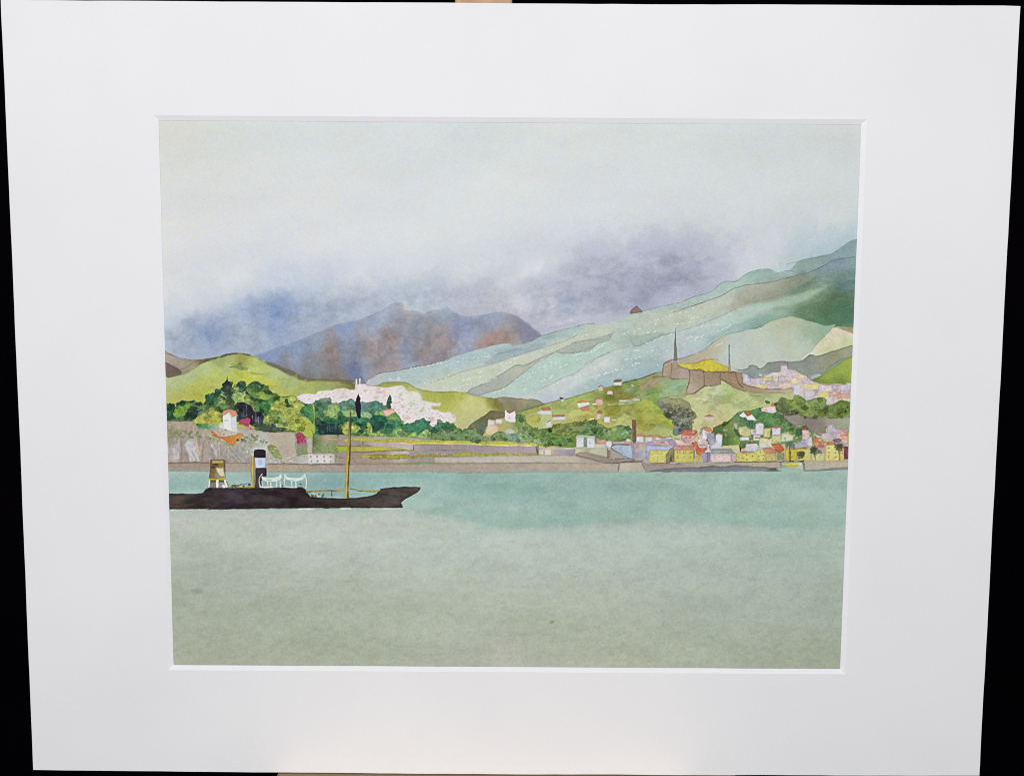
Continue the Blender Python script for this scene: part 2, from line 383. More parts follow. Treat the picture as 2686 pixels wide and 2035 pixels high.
('poly',[(63.5,-58.1),(69.8,-61.3),(74.2,-57.1),(69,-51.7),(63.7,-51.7)],(144,149,173),{'a':.6,'smooth':1,'rough':.5,'soft':1.8,'edge':0,'var':.05}),
('poly',[(26.8,-53.4),(31.6,-54.5),(34.3,-50.2),(30.1,-45.4),(25.8,-47)],(160,176,198),{'a':.5,'smooth':1,'rough':.5,'soft':1.4,'edge':0,'var':.05}),
('poly',[(134.9,-66.9),(142.6,-73.3),(153,-78.6),(168.6,-86.6),(181.6,-91.4),(182.3,-74.6),(163.8,-72.4),(153.4,-69.2),(142.9,-65.9)],(176,194,202),{'a':.6,'smooth':1,'rough':.5,'soft':3.2,'edge':0,'var':.05}),
('poly',[(148,-71.8),(158.4,-76.6),(179.2,-84),(179.5,-76.7),(163.8,-73.4),(153.3,-70.2)],(160,184,194),{'a':.55,'smooth':1,'rough':.5,'soft':2,'edge':0,'var':.05}),
('mottle',[(-176.4,-38.9),(-136.8,-48.7),(-110.1,-51.6),(-61.7,-56.1),(-28.4,-59.4),(14,-59.7),(51.5,-76.2),(89.6,-77.2),(108.1,-77.3),(105.9,-62.6),(63.7,-48.5),(14.2,-36.3),(-28.4,-46.7),(-99.7,-34.6),(-126.5,-25.3),(-176.8,-23.4)],3,.07,.06,{'seed':8,'sharp':1.6,'tint':(.97,1,1.03),'soft':3,'stretch':1.5}),
('poly',[(19.4,-53.9),(22.5,-54.7),(24.7,-50.2),(24.2,-44.9),(21,-47.5),(20.2,-50.7)],(206,207,216),{'a':.55,'smooth':1,'rough':.9,'soft':.7,'edge':0}),
('line',[(14,-55.4),(17.2,-56.1),(19.4,-55.5)],.583,(164,168,182),.4,{}),
('poly',[(-.3,-50),(6.1,-52.7),(12,-48.5),(6.1,-46.9)],(210,209,217),{'a':.6,'smooth':1,'soft':1.2,'edge':0}),
('line',[(-154.5,-50.2),(-147.8,-50.9)],.583,(196,198,190),.4,{}),
('poly',[(-131.9,-22.6),(-118.5,-27.5),(-107.8,-31.3),(-97.1,-35.7),(-86.4,-40),(-78.4,-41.4),(-70.4,-44.4),(-65,-47.1),(-65.6,-46.7),(-62.4,-48.6),(-59.2,-50.6),(-56.3,-51.2),(-54.3,-50),(-53.9,-47.3),(-51.3,-46.7),(-48.1,-46.6),(-43.8,-45),(-40.6,-46.6),(-35.9,-47.4),(-31.6,-48.3),(-30.1,-46.9),(-27.4,-45.6),(-24.2,-44),(-18.8,-43.8),(-12.5,-44.9),(-6.1,-46.2),(-1.8,-46),(3.5,-44.2),(8.8,-41),(12.1,-37.9),(16.9,-34.4),(11.6,-28.3),(-12.4,-22.7),(-49.8,-13.4),(-65.9,-5.7),(-84,-5.2),(-110.8,-7.7),(-129.3,-21)],[(-63,-43.8,(150,165,190)),(-59.3,-33.2,(158,128,118)),(-51.4,-27.9,(140,155,190)),(-55.1,-22.5,(165,150,150)),(-47,-41.2,(130,145,170)),(-33.7,-38.7,(165,145,135)),(-32.7,-32.8,(158,126,112)),(-26.3,-40.3,(138,148,195)),(-17.8,-43,(135,150,180)),(-7.1,-43.1,(148,163,188)),(-7.1,-38.3,(160,165,180)),(-4.4,-33,(160,128,112)),(-12.4,-29.7,(170,128,115)),(3.6,-31.4,(162,155,155)),(8.9,-37.3,(118,122,148)),(-25.7,-30.7,(162,176,205)),(-41.8,-25.3,(145,135,138)),(-50.9,-19.3,(150,166,192)),(-60.5,-18.2,(165,150,150)),(-33.7,-46.6,(145,165,180)),(-56.1,-49.7,(150,150,170)),(-49.7,-46,(165,155,155)),(-121.2,-24.8,(125,150,195)),(-110.5,-26.5,(130,155,195)),(-99.8,-31.9,(140,160,190)),(-93.4,-33,(150,140,148)),(-86.4,-34.7,(135,155,200)),(-92.4,-23.9,(150,120,102)),(-92.5,-17,(118,102,88)),(-83.8,-26.7,(130,145,180)),(-73.2,-24.1,(165,150,145)),(-80.2,-16.8,(85,105,155)),(-75.9,-18.1,(145,160,190)),(-67.9,-21.4,(165,155,155)),(-116,-20,(125,115,115)),(-105.3,-15.8,(110,108,105)),(-100,-18,(120,130,130)),(-89.3,-13.2,(120,110,105)),(-70.4,-34.8,(150,165,190)),(-65.1,-41.7,(155,170,195)),(-110.6,-21.2,(140,140,160)),(-105.4,-12.6,(113,103,92)),(-97.7,-23.4,(150,130,125)),(-68.9,-28.9,(168,140,130))],{'smooth':1,'rough':.15,'soft':.55,'edge':.03,'var':.05,'fs':6,'warp':6,'flow':(1.35,1.4),'tag':1}),
('mottle',[(-115.9,-26.5),(-67.7,-39.6),(-65.7,-43.8),(-44.4,-43.9),(3.5,-41.5),(3.6,-30.9),(-65.8,-17.1),(-73.2,-16),(-100,-16.9)],5,.1,.1,{'seed':4,'sharp':2.2,'tint':(1,.97,.93),'soft':2,'only':1}),
('mottle',[(-99.8,-31.9),(-61.8,-35.4),(3.5,-38.9),(3.6,-29.8),(-65.8,-17.1),(-99.9,-21.2)],4,.12,.0,{'seed':5,'sharp':2.5,'tint':(.7,.9,1.25),'soft':2,'only':1}),
('poly',[(-65.6,-44.9),(-32.7,-47.2),(3.5,-43.7),(14.2,-34.1),(-7.1,-29.7),(-65.8,-16),(-100,-13.2),(-126.6,-23.7),(-78.4,-39.5)],[(-33.7,-41.3,(152,160,178)),(-49.7,-30.6,(156,154,160)),(-7.1,-33.5,(164,156,158)),(-12.5,-42.5,(150,162,182)),(-89.2,-26.6,(148,150,164)),(-115.9,-26.5,(152,164,188)),(-99.8,-33,(155,166,188)),(-73.1,-37.4,(158,168,186)),(-73.2,-21.4,(152,148,152))],{'a':.42,'smooth':1,'soft':3,'edge':0}),
('line',[(-65.6,-46.7),(-62.4,-48.6),(-59.2,-50.6),(-56.3,-51.2),(-54.3,-50),(-53.9,-47.3),(-51.3,-46.7),(-48.1,-46.6),(-43.8,-45),(-40.6,-46.6),(-35.9,-47.4),(-31.6,-48.3),(-30.1,-46.9)],.291,(128,136,154),.5,{}),
('line',[(-126.6,-24.3),(-118.5,-27.5),(-107.8,-31.3),(-97.1,-35.7),(-86.4,-40),(-78.4,-41.4),(-70.4,-44.4),(-65,-47.1),(-61.7,-48.4)],.311,(128,137,156),.5,{}),
('line',[(-27.4,-45.6),(-24.2,-44),(-18.8,-43.8),(-12.5,-44.9),(-6.1,-46.2),(-1.8,-46),(3.5,-44.2),(8.8,-41),(12.1,-37.9),(16.9,-34.4)],.291,(122,126,148),.45,{}),
('dabs',[(-123.8,-30.7),(-61.8,-39.6),(-61.9,-18.8),(-110.6,-17.9)],70,.39,.39,[(95,105,140),(105,95,100),(120,125,150)],{'a':.35,'seed':4}),
('dabs',[(-65.7,-43.8),(3.5,-41.5),(-7.1,-29.2),(-65.8,-17.6)],90,.39,.39,[(110,95,95),(105,110,140),(120,100,95)],{'a':.4,'seed':5}),
('dabs',[(-174.2,-38.9),(-115.5,-50.5),(-67.7,-50.8),(-99.7,-35.1),(-131.9,-26.4),(-174.6,-26.1)],90,.39,.39,[(110,130,175),(130,145,175)],{'a':.3,'seed':6}),
('poly',[(-73.9,-9.2),(-69.6,-12.7),(-65.8,-14.9),(-58.9,-15.6),(-49.8,-17.6),(-39.1,-19.8),(-32.7,-21.4),(-27.3,-23.6),(-14.5,-27.5),(-1.2,-30.3),(3.6,-29.3),(11.6,-31.5),(16.9,-34.4),(24.9,-36.9),(32.8,-38.8),(38.7,-40.4),(52.1,-41.6),(63.7,-46.4),(68.5,-47.5),(77.5,-49.7),(87.6,-51.9),(95.4,-55.1),(103.9,-57.8),(109.6,-62.6),(116.5,-63.1),(120.6,-66.3),(125.8,-68.5),(132.2,-69.4),(137.5,-67.4),(143.3,-68.6),(149,-73.9),(163.6,-77.1),(182,-80.4),(184.9,-9.7),(64.5,-3.5),(-66,4.5),(-74,-.8)],[(-69.1,-10,(185,190,190)),(-60.5,-12.2,(165,185,186)),(-44.5,-14.5,(172,193,193)),(-28.4,-20,(172,192,197)),(-17.7,-23.8,(160,188,193)),(-7.1,-28.1,(168,193,193)),(.9,-26,(143,163,173)),(8.9,-28.2,(148,170,178)),(19.6,-33.6,(150,172,182)),(30.2,-35.8,(162,187,187)),(46.1,-38.6,(182,192,182)),(-33.8,-9.2,(190,199,177)),(-17.7,-13,(194,201,178)),(3.6,-22.3,(198,203,182)),(24.9,-30.5,(190,198,176)),(40.9,-33.2,(180,190,173)),(3.7,-9.4,(178,200,190)),(19.7,-17.6,(168,198,186)),(30.3,-23,(170,200,188)),(46.3,-28.5,(174,203,192)),(14.5,-5.2,(190,200,203)),(35.8,-13.9,(195,203,203)),(49.2,-12.4,(165,190,193)),(41.2,-8,(168,188,190)),(25.2,-4.1,(185,195,203)),(49.1,-20.4,(195,205,201)),(-12.4,-17.4,(182,192,188)),(66.5,-43.2,(172,188,178)),(79.8,-43.8,(185,193,175)),(74.5,-38.5,(168,183,168)),(69.3,-33.1,(155,172,160)),(90.4,-43.9,(188,192,172)),(100.9,-49.3,(190,193,175)),(111.4,-53.1,(188,190,172)),(82.3,-48.6,(160,182,174)),(95.5,-53,(160,182,176)),(108.6,-59.9,(160,188,182)),(116.5,-61,(174,194,186)),(124.3,-65.3,(150,182,176)),(132.2,-66.9,(146,176,168)),(122,-56.3,(162,160,142)),(127.3,-54.7,(160,157,142)),(135.3,-54.8,(145,145,132)),(131.4,-58.5,(155,155,136)),(119.4,-52,(165,163,150)),(143,-61.7,(128,145,122)),(150.8,-66,(108,130,118)),(153.6,-62.8,(106,132,110)),(148.4,-58.6,(126,145,125)),(161.4,-65.5,(126,152,146)),(166.5,-70.8,(128,148,165)),(174.5,-70.9,(132,158,163)),(174.3,-76.1,(138,163,168)),(156,-70.2,(138,163,163)),(142.8,-67,(150,174,172)),(173.1,-65.6,(110,140,136)),(174.9,-60.9,(92,124,126)),(167.1,-55,(88,112,86)),(159.2,-54.9,(112,137,105)),(162,-49.6,(82,117,86)),(172.6,-49.7,(76,116,90)),(154,-49.6,(106,136,104)),(167.5,-44.4,(84,125,94)),(143.3,-53.2,(162,182,155)),(156.4,-58.1,(148,172,142)),(132.7,-50.5,(175,198,188)),(122.2,-47.8,(185,204,198)),(138.1,-47.9,(148,173,156)),(111.7,-44,(178,203,196)),(101.2,-38.6,(188,200,203)),(117.1,-40.3,(162,188,182)),(127.7,-42.5,(136,166,155)),(125.1,-39.8,(122,156,146)),(96,-31.7,(180,195,203)),(80.1,-27.8,(173,193,196)),(101.3,-33.3,(163,188,188)),(88,-33.2,(183,193,198)),(109.2,-37.1,(156,186,180)),(69.6,-19.7,(152,177,179)),(69.5,-25.1,(168,190,192)),(67,-15.4,(155,178,184)),(88.1,-25.2,(183,190,203))],{'smooth':1,'rough':.1,'soft':.15,'edge':0,'var':.04,'fs':2.5,'warp':2.5,'flow':(-.36,2.6),'tag':2}),
('mottle',[(-65.9,-14.4),(14.2,-33.6),(52,-41.8),(132.2,-68),(177,-73.5),(178.1,-44.4),(127.8,-38.8),(85.5,-22.5),(64.3,-14.3),(14.5,-4.1),(-39.1,-6.5)],2.2,.05,.09,{'seed':6,'sharp':2.2,'tint':(1,1,.96),'soft':2,'stretch':2.6,'only':2}),
('poly',[(-49.8,-5.8),(-39.1,-10),(-24.7,-15.3),(-19.3,-16.7),(-7,-20),(3.6,-23.8),(11.6,-26.5),(24.9,-30.3),(35.5,-34.7),(52.1,-38.6),(52.2,-34.9),(46.2,-33.7),(35.6,-31),(24.4,-26.1),(17.5,-23.4),(8.5,-19.1),(2.6,-18.4),(-4.3,-14.1),(-12.3,-9.7),(-20.4,-4.9),(-33.8,-4.3)],(200,206,180),{'a':.55,'smooth':1,'rough':.15,'soft':.35,'edge':.05,'var':.05,'tag':2}),
('poly',[(-60.5,-14.4),(-48.2,-17.4),(-31.6,-20.8),(-17.7,-24.6),(-9.2,-27.6),(-12.4,-23.6),(-20.4,-20.6),(-33.8,-16.2),(-44.5,-12.9),(-52.5,-12.3)],(170,192,192),{'a':.5,'smooth':1,'rough':.15,'soft':.35,'edge':.05,'var':.05,'tag':2}),
('poly',[(-12.3,-3.9),(-4.3,-6.6),(1.6,-9.4),(5.8,-13.2),(11.7,-18),(25,-25.7),(34.6,-25.4),(38.8,-26.8),(45.7,-30.5),(52.2,-32.2),(52.3,-26.1),(41,-21),(34.7,-15.6),(27.2,-12.4),(15.5,-6.5),(9.1,-4)],(172,202,190),{'a':.5,'smooth':1,'rough':.15,'soft':.35,'edge':.05,'var':.05,'tag':2}),
('poly',[(14.5,-4.1),(16.1,-6.4),(27.2,-12.1),(34.7,-15.4),(41,-20.8),(52.3,-25.6),(52.4,-18.8),(41.2,-12.9),(33.2,-7.4),(27.9,-3.6)],(198,206,206),{'a':.6,'smooth':1,'rough':.15,'soft':.35,'edge':.05,'var':.05,'tag':2}),
('poly',[(66.7,-28.8),(82.6,-35.8),(98.4,-40.6),(113.2,-47.1),(122.2,-49.4),(132.7,-50.5),(122.3,-43.6),(106.5,-38.7),(90.6,-34.8),(80,-30.5),(64.2,-22.4)],(182,202,202),{'a':.45,'smooth':1,'rough':.15,'soft':.35,'edge':.05,'var':.05,'tag':2}),
('poly',[(65.4,-43.2),(77,-47),(93.4,-49.9),(109.2,-55.6),(116.6,-57.9),(111.5,-50.4),(101,-43.4),(85.2,-37.5),(74.6,-33.7),(64.1,-29.3)],(184,192,174),{'a':.5,'smooth':1,'rough':.15,'soft':.35,'edge':.05,'var':.05,'tag':2}),
('poly',[(114.8,-46.7),(130,-52.1),(143.2,-55.4),(159,-59.7),(164.2,-61.7),(153.9,-54.4),(143.4,-50.6),(132.8,-48.9),(122.3,-43.6),(111.7,-41.9)],(176,198,182),{'a':.45,'smooth':1,'rough':.15,'soft':.35,'edge':.05,'var':.05,'tag':2}),
('poly',[(101.3,-31.2),(109.2,-37.1),(117.1,-40.3),(127.6,-44.1),(138.2,-45.3),(130.4,-40),(119.8,-37.4),(111.9,-35.4)],(140,174,166),{'a':.5,'smooth':1,'rough':.15,'soft':.35,'edge':.05,'var':.05,'tag':2}),
('poly',[(119.2,-59.5),(132.4,-62.1),(142.9,-64.5),(153.4,-67.1),(156.1,-65),(143.1,-58),(132.6,-54.2),(122.1,-51.8),(114.7,-48.8),(115.6,-54.7)],(158,158,140),{'a':.5,'smooth':1,'rough':.15,'soft':.35,'edge':.05,'var':.05,'tag':2}),
('poly',[(-20.6,-4.4),(-19.3,-6.6),(-12.3,-9.8),(-4.3,-14.2),(2.6,-18.5),(5.3,-19.4),(8.5,-19.2),(17.5,-23.5),(24.4,-26.2),(11.7,-18.1),(5.3,-13.2),(1,-9.4),(-4.3,-6.7),(-11.3,-4.5),(-15.5,-3.1)],[(-17.7,-5.5,(160,165,166)),(-7,-10.4,(162,166,158)),(3.7,-16.4,(172,175,158)),(11.7,-19.7,(174,178,160)),(19.6,-24,(176,178,160))],{'smooth':1,'edge':.12,'var':.04,'tag':2}),
('poly',[(24.4,-26.2),(29.2,-28.9),(35.6,-31.1),(46.2,-33.8),(52.1,-35.2),(52.2,-32.2),(45.7,-30.6),(44.7,-29.5),(38.8,-27.1),(34.6,-25.7),(29.2,-25.4)],[(27.6,-26.7,(165,172,160)),(40.9,-30,(162,168,155)),(50.5,-33.8,(172,178,160))],{'smooth':1,'edge':.12,'var':.04,'tag':2}),
('poly',[(32.6,-30.8),(41.4,-32.5),(46.1,-32.6),(49.6,-34.3),(53.8,-36.1),(52.4,-33.6),(45.4,-30.3),(41.9,-27.1),(38,-26),(32.6,-25.8)],(160,170,158),{'a':.75,'smooth':1,'edge':.12,'tag':2}),
('poly',[(62.7,-34.3),(68,-35.1),(74.4,-36.2),(80.5,-36.2),(74.5,-33),(69.9,-30.5),(66.7,-29.3),(63.5,-30.4)],(145,168,155),{'a':.7,'smooth':1,'edge':.12,'soft':.25,'tag':2}),
('poly',[(40,-9.2),(50.6,-15),(61.2,-17.9),(75.4,-21.6),(80.1,-20.9),(79.1,-16.2),(68.5,-12.6),(59.2,-10.4),(49.6,-7.8)],(158,182,184),{'a':.65,'smooth':1,'soft':.4,'edge':.05,'tag':2}),
('poly',[(-8.1,-23.3),(-6,-24.7),(3.1,-27.1),(8.9,-28.2),(18.5,-31),(17.5,-28.3),(9,-25.6),(-7,-20.6),(-12.4,-20.1)],(140,160,172),{'a':.6,'smooth':1,'soft':.2,'edge':.08,'tag':2}),
('poly',[(-65.9,-14.4),(-39.1,-19.4),(-1.2,-29.8),(16.9,-33.9),(38.7,-39.9),(77.5,-49.1),(95.5,-54.6),(116.5,-62.6),(137.6,-65.9),(143,-62.8),(122.1,-52.1),(111.7,-41.4),(127.8,-38.8),(101.4,-28.5),(85.5,-23.6),(72.3,-18.7),(64.3,-14.3),(25.2,-3.1),(-17.7,-3.9),(-49.8,-5.8),(-65.9,-5.7)],(196,204,200),{'a':.24,'smooth':0,'soft':1.5,'edge':0}),
('poly',[(87.1,-22.5),(94,-24.6),(101.4,-27.8),(105.6,-31.6),(109.3,-34.2),(115.1,-36.5),(125.1,-38.8),(130.4,-40),(134.6,-42.6),(140.9,-44.3),(145.1,-45.2),(151.6,-43.6),(157.5,-41.9),(163.4,-40.5),(168.2,-41.2),(165.1,-36.4),(158,-28.3),(151.7,-22.9),(144.5,-17),(117.8,-14.6),(96.3,-17.2)],[(127.9,-33.5,(188,198,186)),(143.9,-33.6,(188,196,175)),(143.6,-42.1,(182,188,162)),(114.8,-28,(188,200,194)),(133.5,-25.5,(188,198,188)),(152.1,-28.3,(185,197,182)),(157.1,-37.4,(160,180,155)),(98.8,-27.4,(184,174,150)),(105.6,-30.7,(190,184,164)),(90.9,-23.6,(178,170,148)),(162.4,-37.9,(150,175,155)),(117.3,-34.5,(182,194,188))],{'smooth':1,'edge':.06,'var':.03,'fs':5,'tag':2}),
('poly',[(146.2,-46.1),(154.2,-44.8),(163.4,-40.7),(170.3,-42),(177.4,-43.1),(177.8,-52.4),(164.5,-53.4),(154,-50.7)],[(154.1,-46.9,(104,136,104)),(164.9,-43.8,(82,124,92)),(175.4,-47.1,(78,118,92)),(159.3,-50.2,(90,122,92)),(169.9,-52.3,(84,114,88))],{'a':.6,'smooth':1,'soft':.5,'edge':.05,'tag':2}),
('poly',[(151.8,-22.8),(154.8,-26.1),(157.9,-29.4),(161.5,-33.1),(163.6,-35.5),(167.7,-39.6),(170.9,-39.1),(176.6,-37),(177.7,-29),(168.1,-27.3),(159.2,-24.8),(154.9,-25.3)],[(165.2,-35.3,(214,206,182)),(162.7,-31,(214,210,182)),(170.5,-36.4,(212,204,180)),(174.9,-31.6,(196,204,155)),(165.4,-28.3,(200,206,160)),(153.8,-24.5,(205,210,200)),(175.8,-36.4,(215,205,185))],{'smooth':1,'rough':.25,'soft':.1,'edge':.03,'tag':2}),
('dabs',[(157.4,-28.8),(164.1,-35.8),(170.4,-38.5),(167.9,-33.7),(160.1,-27.2)],26,.97,.49,[(224,216,196),(196,186,156),(222,216,200)],{'a':.7,'seed':11,'ang':-.6}),
('poly',[(168.8,-39.6),(172.4,-40.4),(177.3,-39.1),(177.4,-36.7),(173.6,-38)],(176,160,122),{'a':.8,'smooth':1,'soft':.15,'edge':.05}),
('line',[(151.7,-22.9),(154.3,-25.3),(157,-26.8)],.583,(222,222,212),.8,{}),
('line',[(-69.1,-14.1),(-65.8,-14.9),(-58.9,-15.8),(-49.8,-17.6),(-39.1,-19.8),(-32.7,-21.4)],.429,(108,97,87),.7124999999999999,{'tag':2}),
('line',[(11,-31.4),(16.9,-34.4),(24.9,-36.9),(32.8,-38.8),(38.7,-40.4),(44,-41)],.33,(97,104,116),.6649999999999999,{'tag':2}),
('line',[(68.5,-47.5),(77.5,-49.7),(87.6,-51.9),(95.4,-55.1),(103.9,-57.8),(109.6,-62.6),(116.5,-63.1),(120.6,-66.3),(125.8,-68.5),(132.2,-69.4),(137.5,-67.5)],.363,(110,131,136),.7124999999999999,{'tag':2}),
('line',[(137.5,-67.4),(143.3,-68.6),(146.5,-67.8)],.297,(110,131,136),.57,{'tag':2}),
('line',[(83.9,-46.8),(93.4,-50),(100.8,-52.5),(109.2,-55.7),(114.5,-58.9),(120.8,-60.9),(132.4,-62.4),(142.9,-64.9),(153.4,-67.6),(161.2,-71.3),(166.4,-74),(176.9,-75.7)],.429,(94,110,107),.7124999999999999,{'tag':2}),
('line',[(141.6,-71.7),(150.5,-74),(158.4,-75.5),(166.3,-77.2)],.33,(112,135,143),.57,{'tag':2}),
('line',[(64.1,-28.8),(69.4,-30.4),(76.8,-34.2),(82.6,-35.9),(90.5,-38),(98.4,-40.8),(106.3,-44),(113.2,-47.2),(122.1,-51.5),(135.3,-54.8),(145.8,-58),(153.6,-60.7),(164.2,-62.2)],.314,(122,135,126),.57,{'tag':2}),
('line',[(87.1,-22.8),(94,-24.7),(101.4,-28),(105.6,-31.7),(111.9,-35.5),(119.8,-37.4),(130.4,-39.9)],.33,(113,117,110),.6649999999999999,{'tag':2}),
('line',[(130.4,-39.9),(134.6,-42.6),(143.5,-45.8),(149.8,-49.6)],.33,(112,138,122),.4275,{'tag':2}),
('line',[(-39.1,-10.2),(-30.5,-13),(-24.7,-15.4),(-19.3,-16.8),(-7,-20.1),(3.6,-23.9),(11.6,-26.6),(24.9,-30.4),(35.5,-34.8)],.281,(124,132,135),.57,{'tag':2}),
('line',[(-20.6,-4.7),(-20.1,-6),(-12.3,-9.8),(-4.3,-14.2),(2.6,-18.5),(5.3,-19.4),(8.5,-19.2),(17.5,-23.5),(24.4,-26.2)],.297,(112,115,113),.57,{'tag':2}),
('line',[(-15.5,-3.4),(-11.3,-4.5),(-4.3,-6.7),(1,-9.4),(5.3,-13.2),(11.7,-18.1)],.264,(118,123,120),.57,{'tag':2}),
('line',[(24.4,-25.9),(29.2,-25.3),(34.6,-25.7),(38.8,-27.1),(44.7,-29.5),(46,-30.9)],.281,(113,120,116),.57,{'tag':2}),
('line',[(15.5,-6.4),(20.9,-9),(27.2,-12.2),(34.7,-15.5),(38.9,-18.8),(41,-20.9),(49,-24.7),(52.3,-25.8)],.264,(116,128,130),.57,{'tag':2}),
('line',[(-28.4,-22),(-23.1,-21.6),(-16.7,-22.1)],.248,(128,157,163),.57,{'tag':2}),
('line',[(-8.1,-23),(-6,-24.7),(3.1,-27.1),(5.2,-27.9)],.264,(104,120,132),.57,{'tag':2}),
('line',[(32.8,-13.5),(35.6,-15.6),(41.6,-19.9),(45.8,-23.2),(52.2,-26.4),(57.5,-28.3),(62.1,-29.4)],.231,(120,133,131),.5225,{'tag':2}),
('line',[(32.6,-25.7),(38,-26),(41.9,-27.1),(45,-30)],.248,(120,126,120),.5225,{'tag':2}),
('line',[(32.6,-30.8),(41.4,-32.4),(46.8,-32.8),(52.4,-35.7),(55.2,-36.8)],.231,(126,131,125),.5225,{'tag':2}),
('line',[(63.5,-30.4),(66.7,-29.3),(69.9,-30.5),(74.5,-32.8),(80.5,-35.5),(82.9,-36.2)],.248,(116,132,126),.5225,{'tag':2}),
('line',[(130.4,-40),(126.7,-38.8),(123.5,-38.7)],.495,(104,132,126),.4275,{'tag':2}),
('poly',[(62.2,-46.2),(62.9,-48),(64.8,-49.6),(65.9,-50.1),(66.9,-49.1),(68.6,-47.2),(66.4,-46.8)],(140,118,112),{'smooth':1,'edge':.15,'tag':2}),
('dots',[(-33.8,-18.3),(-17.7,-22.7),(-9.2,-24.6)],9,.7,.37,356,{}),
('dots',[(-17.7,-14.7),(-1.7,-20.1),(11.6,-25),(24.9,-28.3)],14,.7,.37,309,{}),
('dots',[(3.7,-11.6),(14.4,-15.9),(27.7,-21.9)],10,.7,.37,158,{}),
('dots',[(69.2,-41.1),(85,-46),(95.6,-48.7)],9,.7,.37,604,{}),
('dots',[(72.2,-23.5),(85.4,-28.9),(101.3,-34.9),(111.8,-38.7)],12,.7,.37,665,{}),
('dots',[(22.5,-8.4),(35.8,-13.9),(46.4,-17.7)],9,.7,.37,277,{}),
('dots',[(-52.5,-16.6),(-48.2,-18),(-41.8,-18.8),(-35.9,-19.7),(-31.6,-20.5)],9,.7,.37,489,{}),
('dots',[(-45,-8.6),(-39.1,-9.7),(-35.9,-10.8),(-30.5,-13),(-27.3,-13.6)],8,.7,.37,424,{}),
('dots',[(-23.6,-10.9),(-21.4,-11.1),(-18.8,-12.5),(-11.3,-13.9)],7,.7,.37,260,{}),
('dots',[(-28.9,-6),(-24.1,-8.4),(-20.4,-9.3),(-16.6,-8.7),(-14,-9.8),(-9.7,-11.5),(-6.5,-12.6),(-3.8,-16.4),(-2.7,-15.6),(-.1,-17.7)],20,.7,.37,472,{}),
('dots',[(-8,-4.5),(-4.8,-5.6),(-2.2,-6.2)],5,.7,.37,124,{}),
('dots',[(8,-5.9),(9.6,-6.7)],2,.7,.37,84,{}),
('dots',[(6.4,-10.5),(9.1,-11.6),(12.3,-12.7)],5,.7,.37,112,{}),
('dots',[(16.6,-11.1),(18.7,-11.4),(20.3,-12.2),(23,-13.3)],7,.7,.37,211,{}),
('dots',[(14.4,-17.3),(17,-18.6),(19.7,-19.7),(22.3,-20.8)],6,.7,.37,182,{}),
('dots',[(16.5,-21.3),(19.1,-22.7)],3,.7,.37,156,{}),
('dots',[(34,-25.4),(36.7,-25.2),(38.3,-26.3)],5,.7,.37,306,{}),
('dots',[(42.6,-26.3),(45.2,-27.9),(46.8,-28.5),(49.5,-30.2)],6,.7,.37,380,{}),
('dots',[(22.9,-16.3),(25.1,-17.6),(31.4,-20.3)],6,.7,.37,241,{}),
('dots',[(34.6,-21.9),(38.3,-23.6)],4,.7,.37,296,{}),
('dots',[(42.2,-18),(46.9,-19.9),(51.2,-22.1)],7,.7,.37,389,{}),
('dots',[(49.7,-15.9),(51.8,-15.4)],3,.7,.37,388,{}),
('dots',[(39,-12.3),(46.5,-14),(49.7,-14.8)],7,.7,.37,367,{}),
('dots',[(-12.9,-23.6),(-9.2,-22.8)],3,.7,.37,131,{}),
('dots',[(32.9,-34),(44,-35.7)],6,.7,.37,310,{}),
('dots',[(-4.4,-17.4),(-1.7,-19.6),(3.6,-22.3)],5,.7,.37,98,{}),
('dots',[(91.4,-45.1),(97.8,-45.3)],4,.7,.37,693,{}),
('dots',[(93.6,-43.7),(95.7,-44.2)],3,.7,.37,696,{}),
('dots',[(84.6,-40.9),(86.7,-41.2),(90.5,-41),(95.7,-42.6)],6,.7,.37,674,{}),
('dots',[(75.3,-40.2),(77.1,-44.1)],3,.7,.37,568,{}),
('dots',[(70.9,-36.1),(74,-37.1),(76.7,-36.9)],4,.7,.37,551,{}),
('dots',[(67.3,-28.6),(70.4,-29.9),(74.4,-32.1),(79.4,-34.2),(84.7,-35.9),(90.5,-37.8)],10,.7,.37,607,{}),
('dots',[(91.2,-33.2),(93.8,-33.8),(96.5,-33.8),(101.2,-35.2)],7,.7,.37,733,{}),
('dots',[(98,-39.2),(102.2,-40.8),(107.5,-41.1),(108.5,-41.3)],7,.7,.37,781,{}),
('dots',[(110.2,-39),(112.3,-39.3),(116,-41.1)],5,.7,.37,839,{}),
('dots',[(71,-26.2),(74.8,-27.3),(76.9,-27.8)],4,.7,.37,552,{}),
('dots',[(64.2,-20.1),(67.4,-21.3)],4,.7,.37,503,{}),
('dots',[(76.5,-19.8),(77.8,-19.8)],2,.7,.37,563,{}),
('dots',[(64.1,-26.7),(67.3,-28)],3,.7,.37,489,{}),
('dots',[(106.7,-29.9),(109.4,-30.7),(110.9,-31.8)],5,.7,.37,814,{}),
('dots',[(128.3,-39.3),(130.4,-38.8)],2,.7,.37,926,{}),
('dots',[(32.6,-24.5),(36.5,-25.3),(38.3,-26.4)],5,.7,.37,296,{}),
('dots',[(40.8,-25.7),(45.1,-27.5),(47.2,-28.6),(49.3,-30)],6,.7,.37,367,{}),
('dots',[(57,-35.4),(62.7,-36.7),(69.4,-38.7)],6,.7,.37,480,{}),
('dots',[(49.9,-15.7),(53.8,-16.4),(59.1,-18.1)],6,.7,.37,430,{}),
('dots',[(44.6,-12.4),(48.1,-14.2)],3,.7,.37,353,{}),
('dots',[(59,-22.5),(68.3,-23.7)],5,.7,.37,480,{}),
('dots',[(64,-20.1),(67.6,-21.3)],4,.7,.37,502,{}),
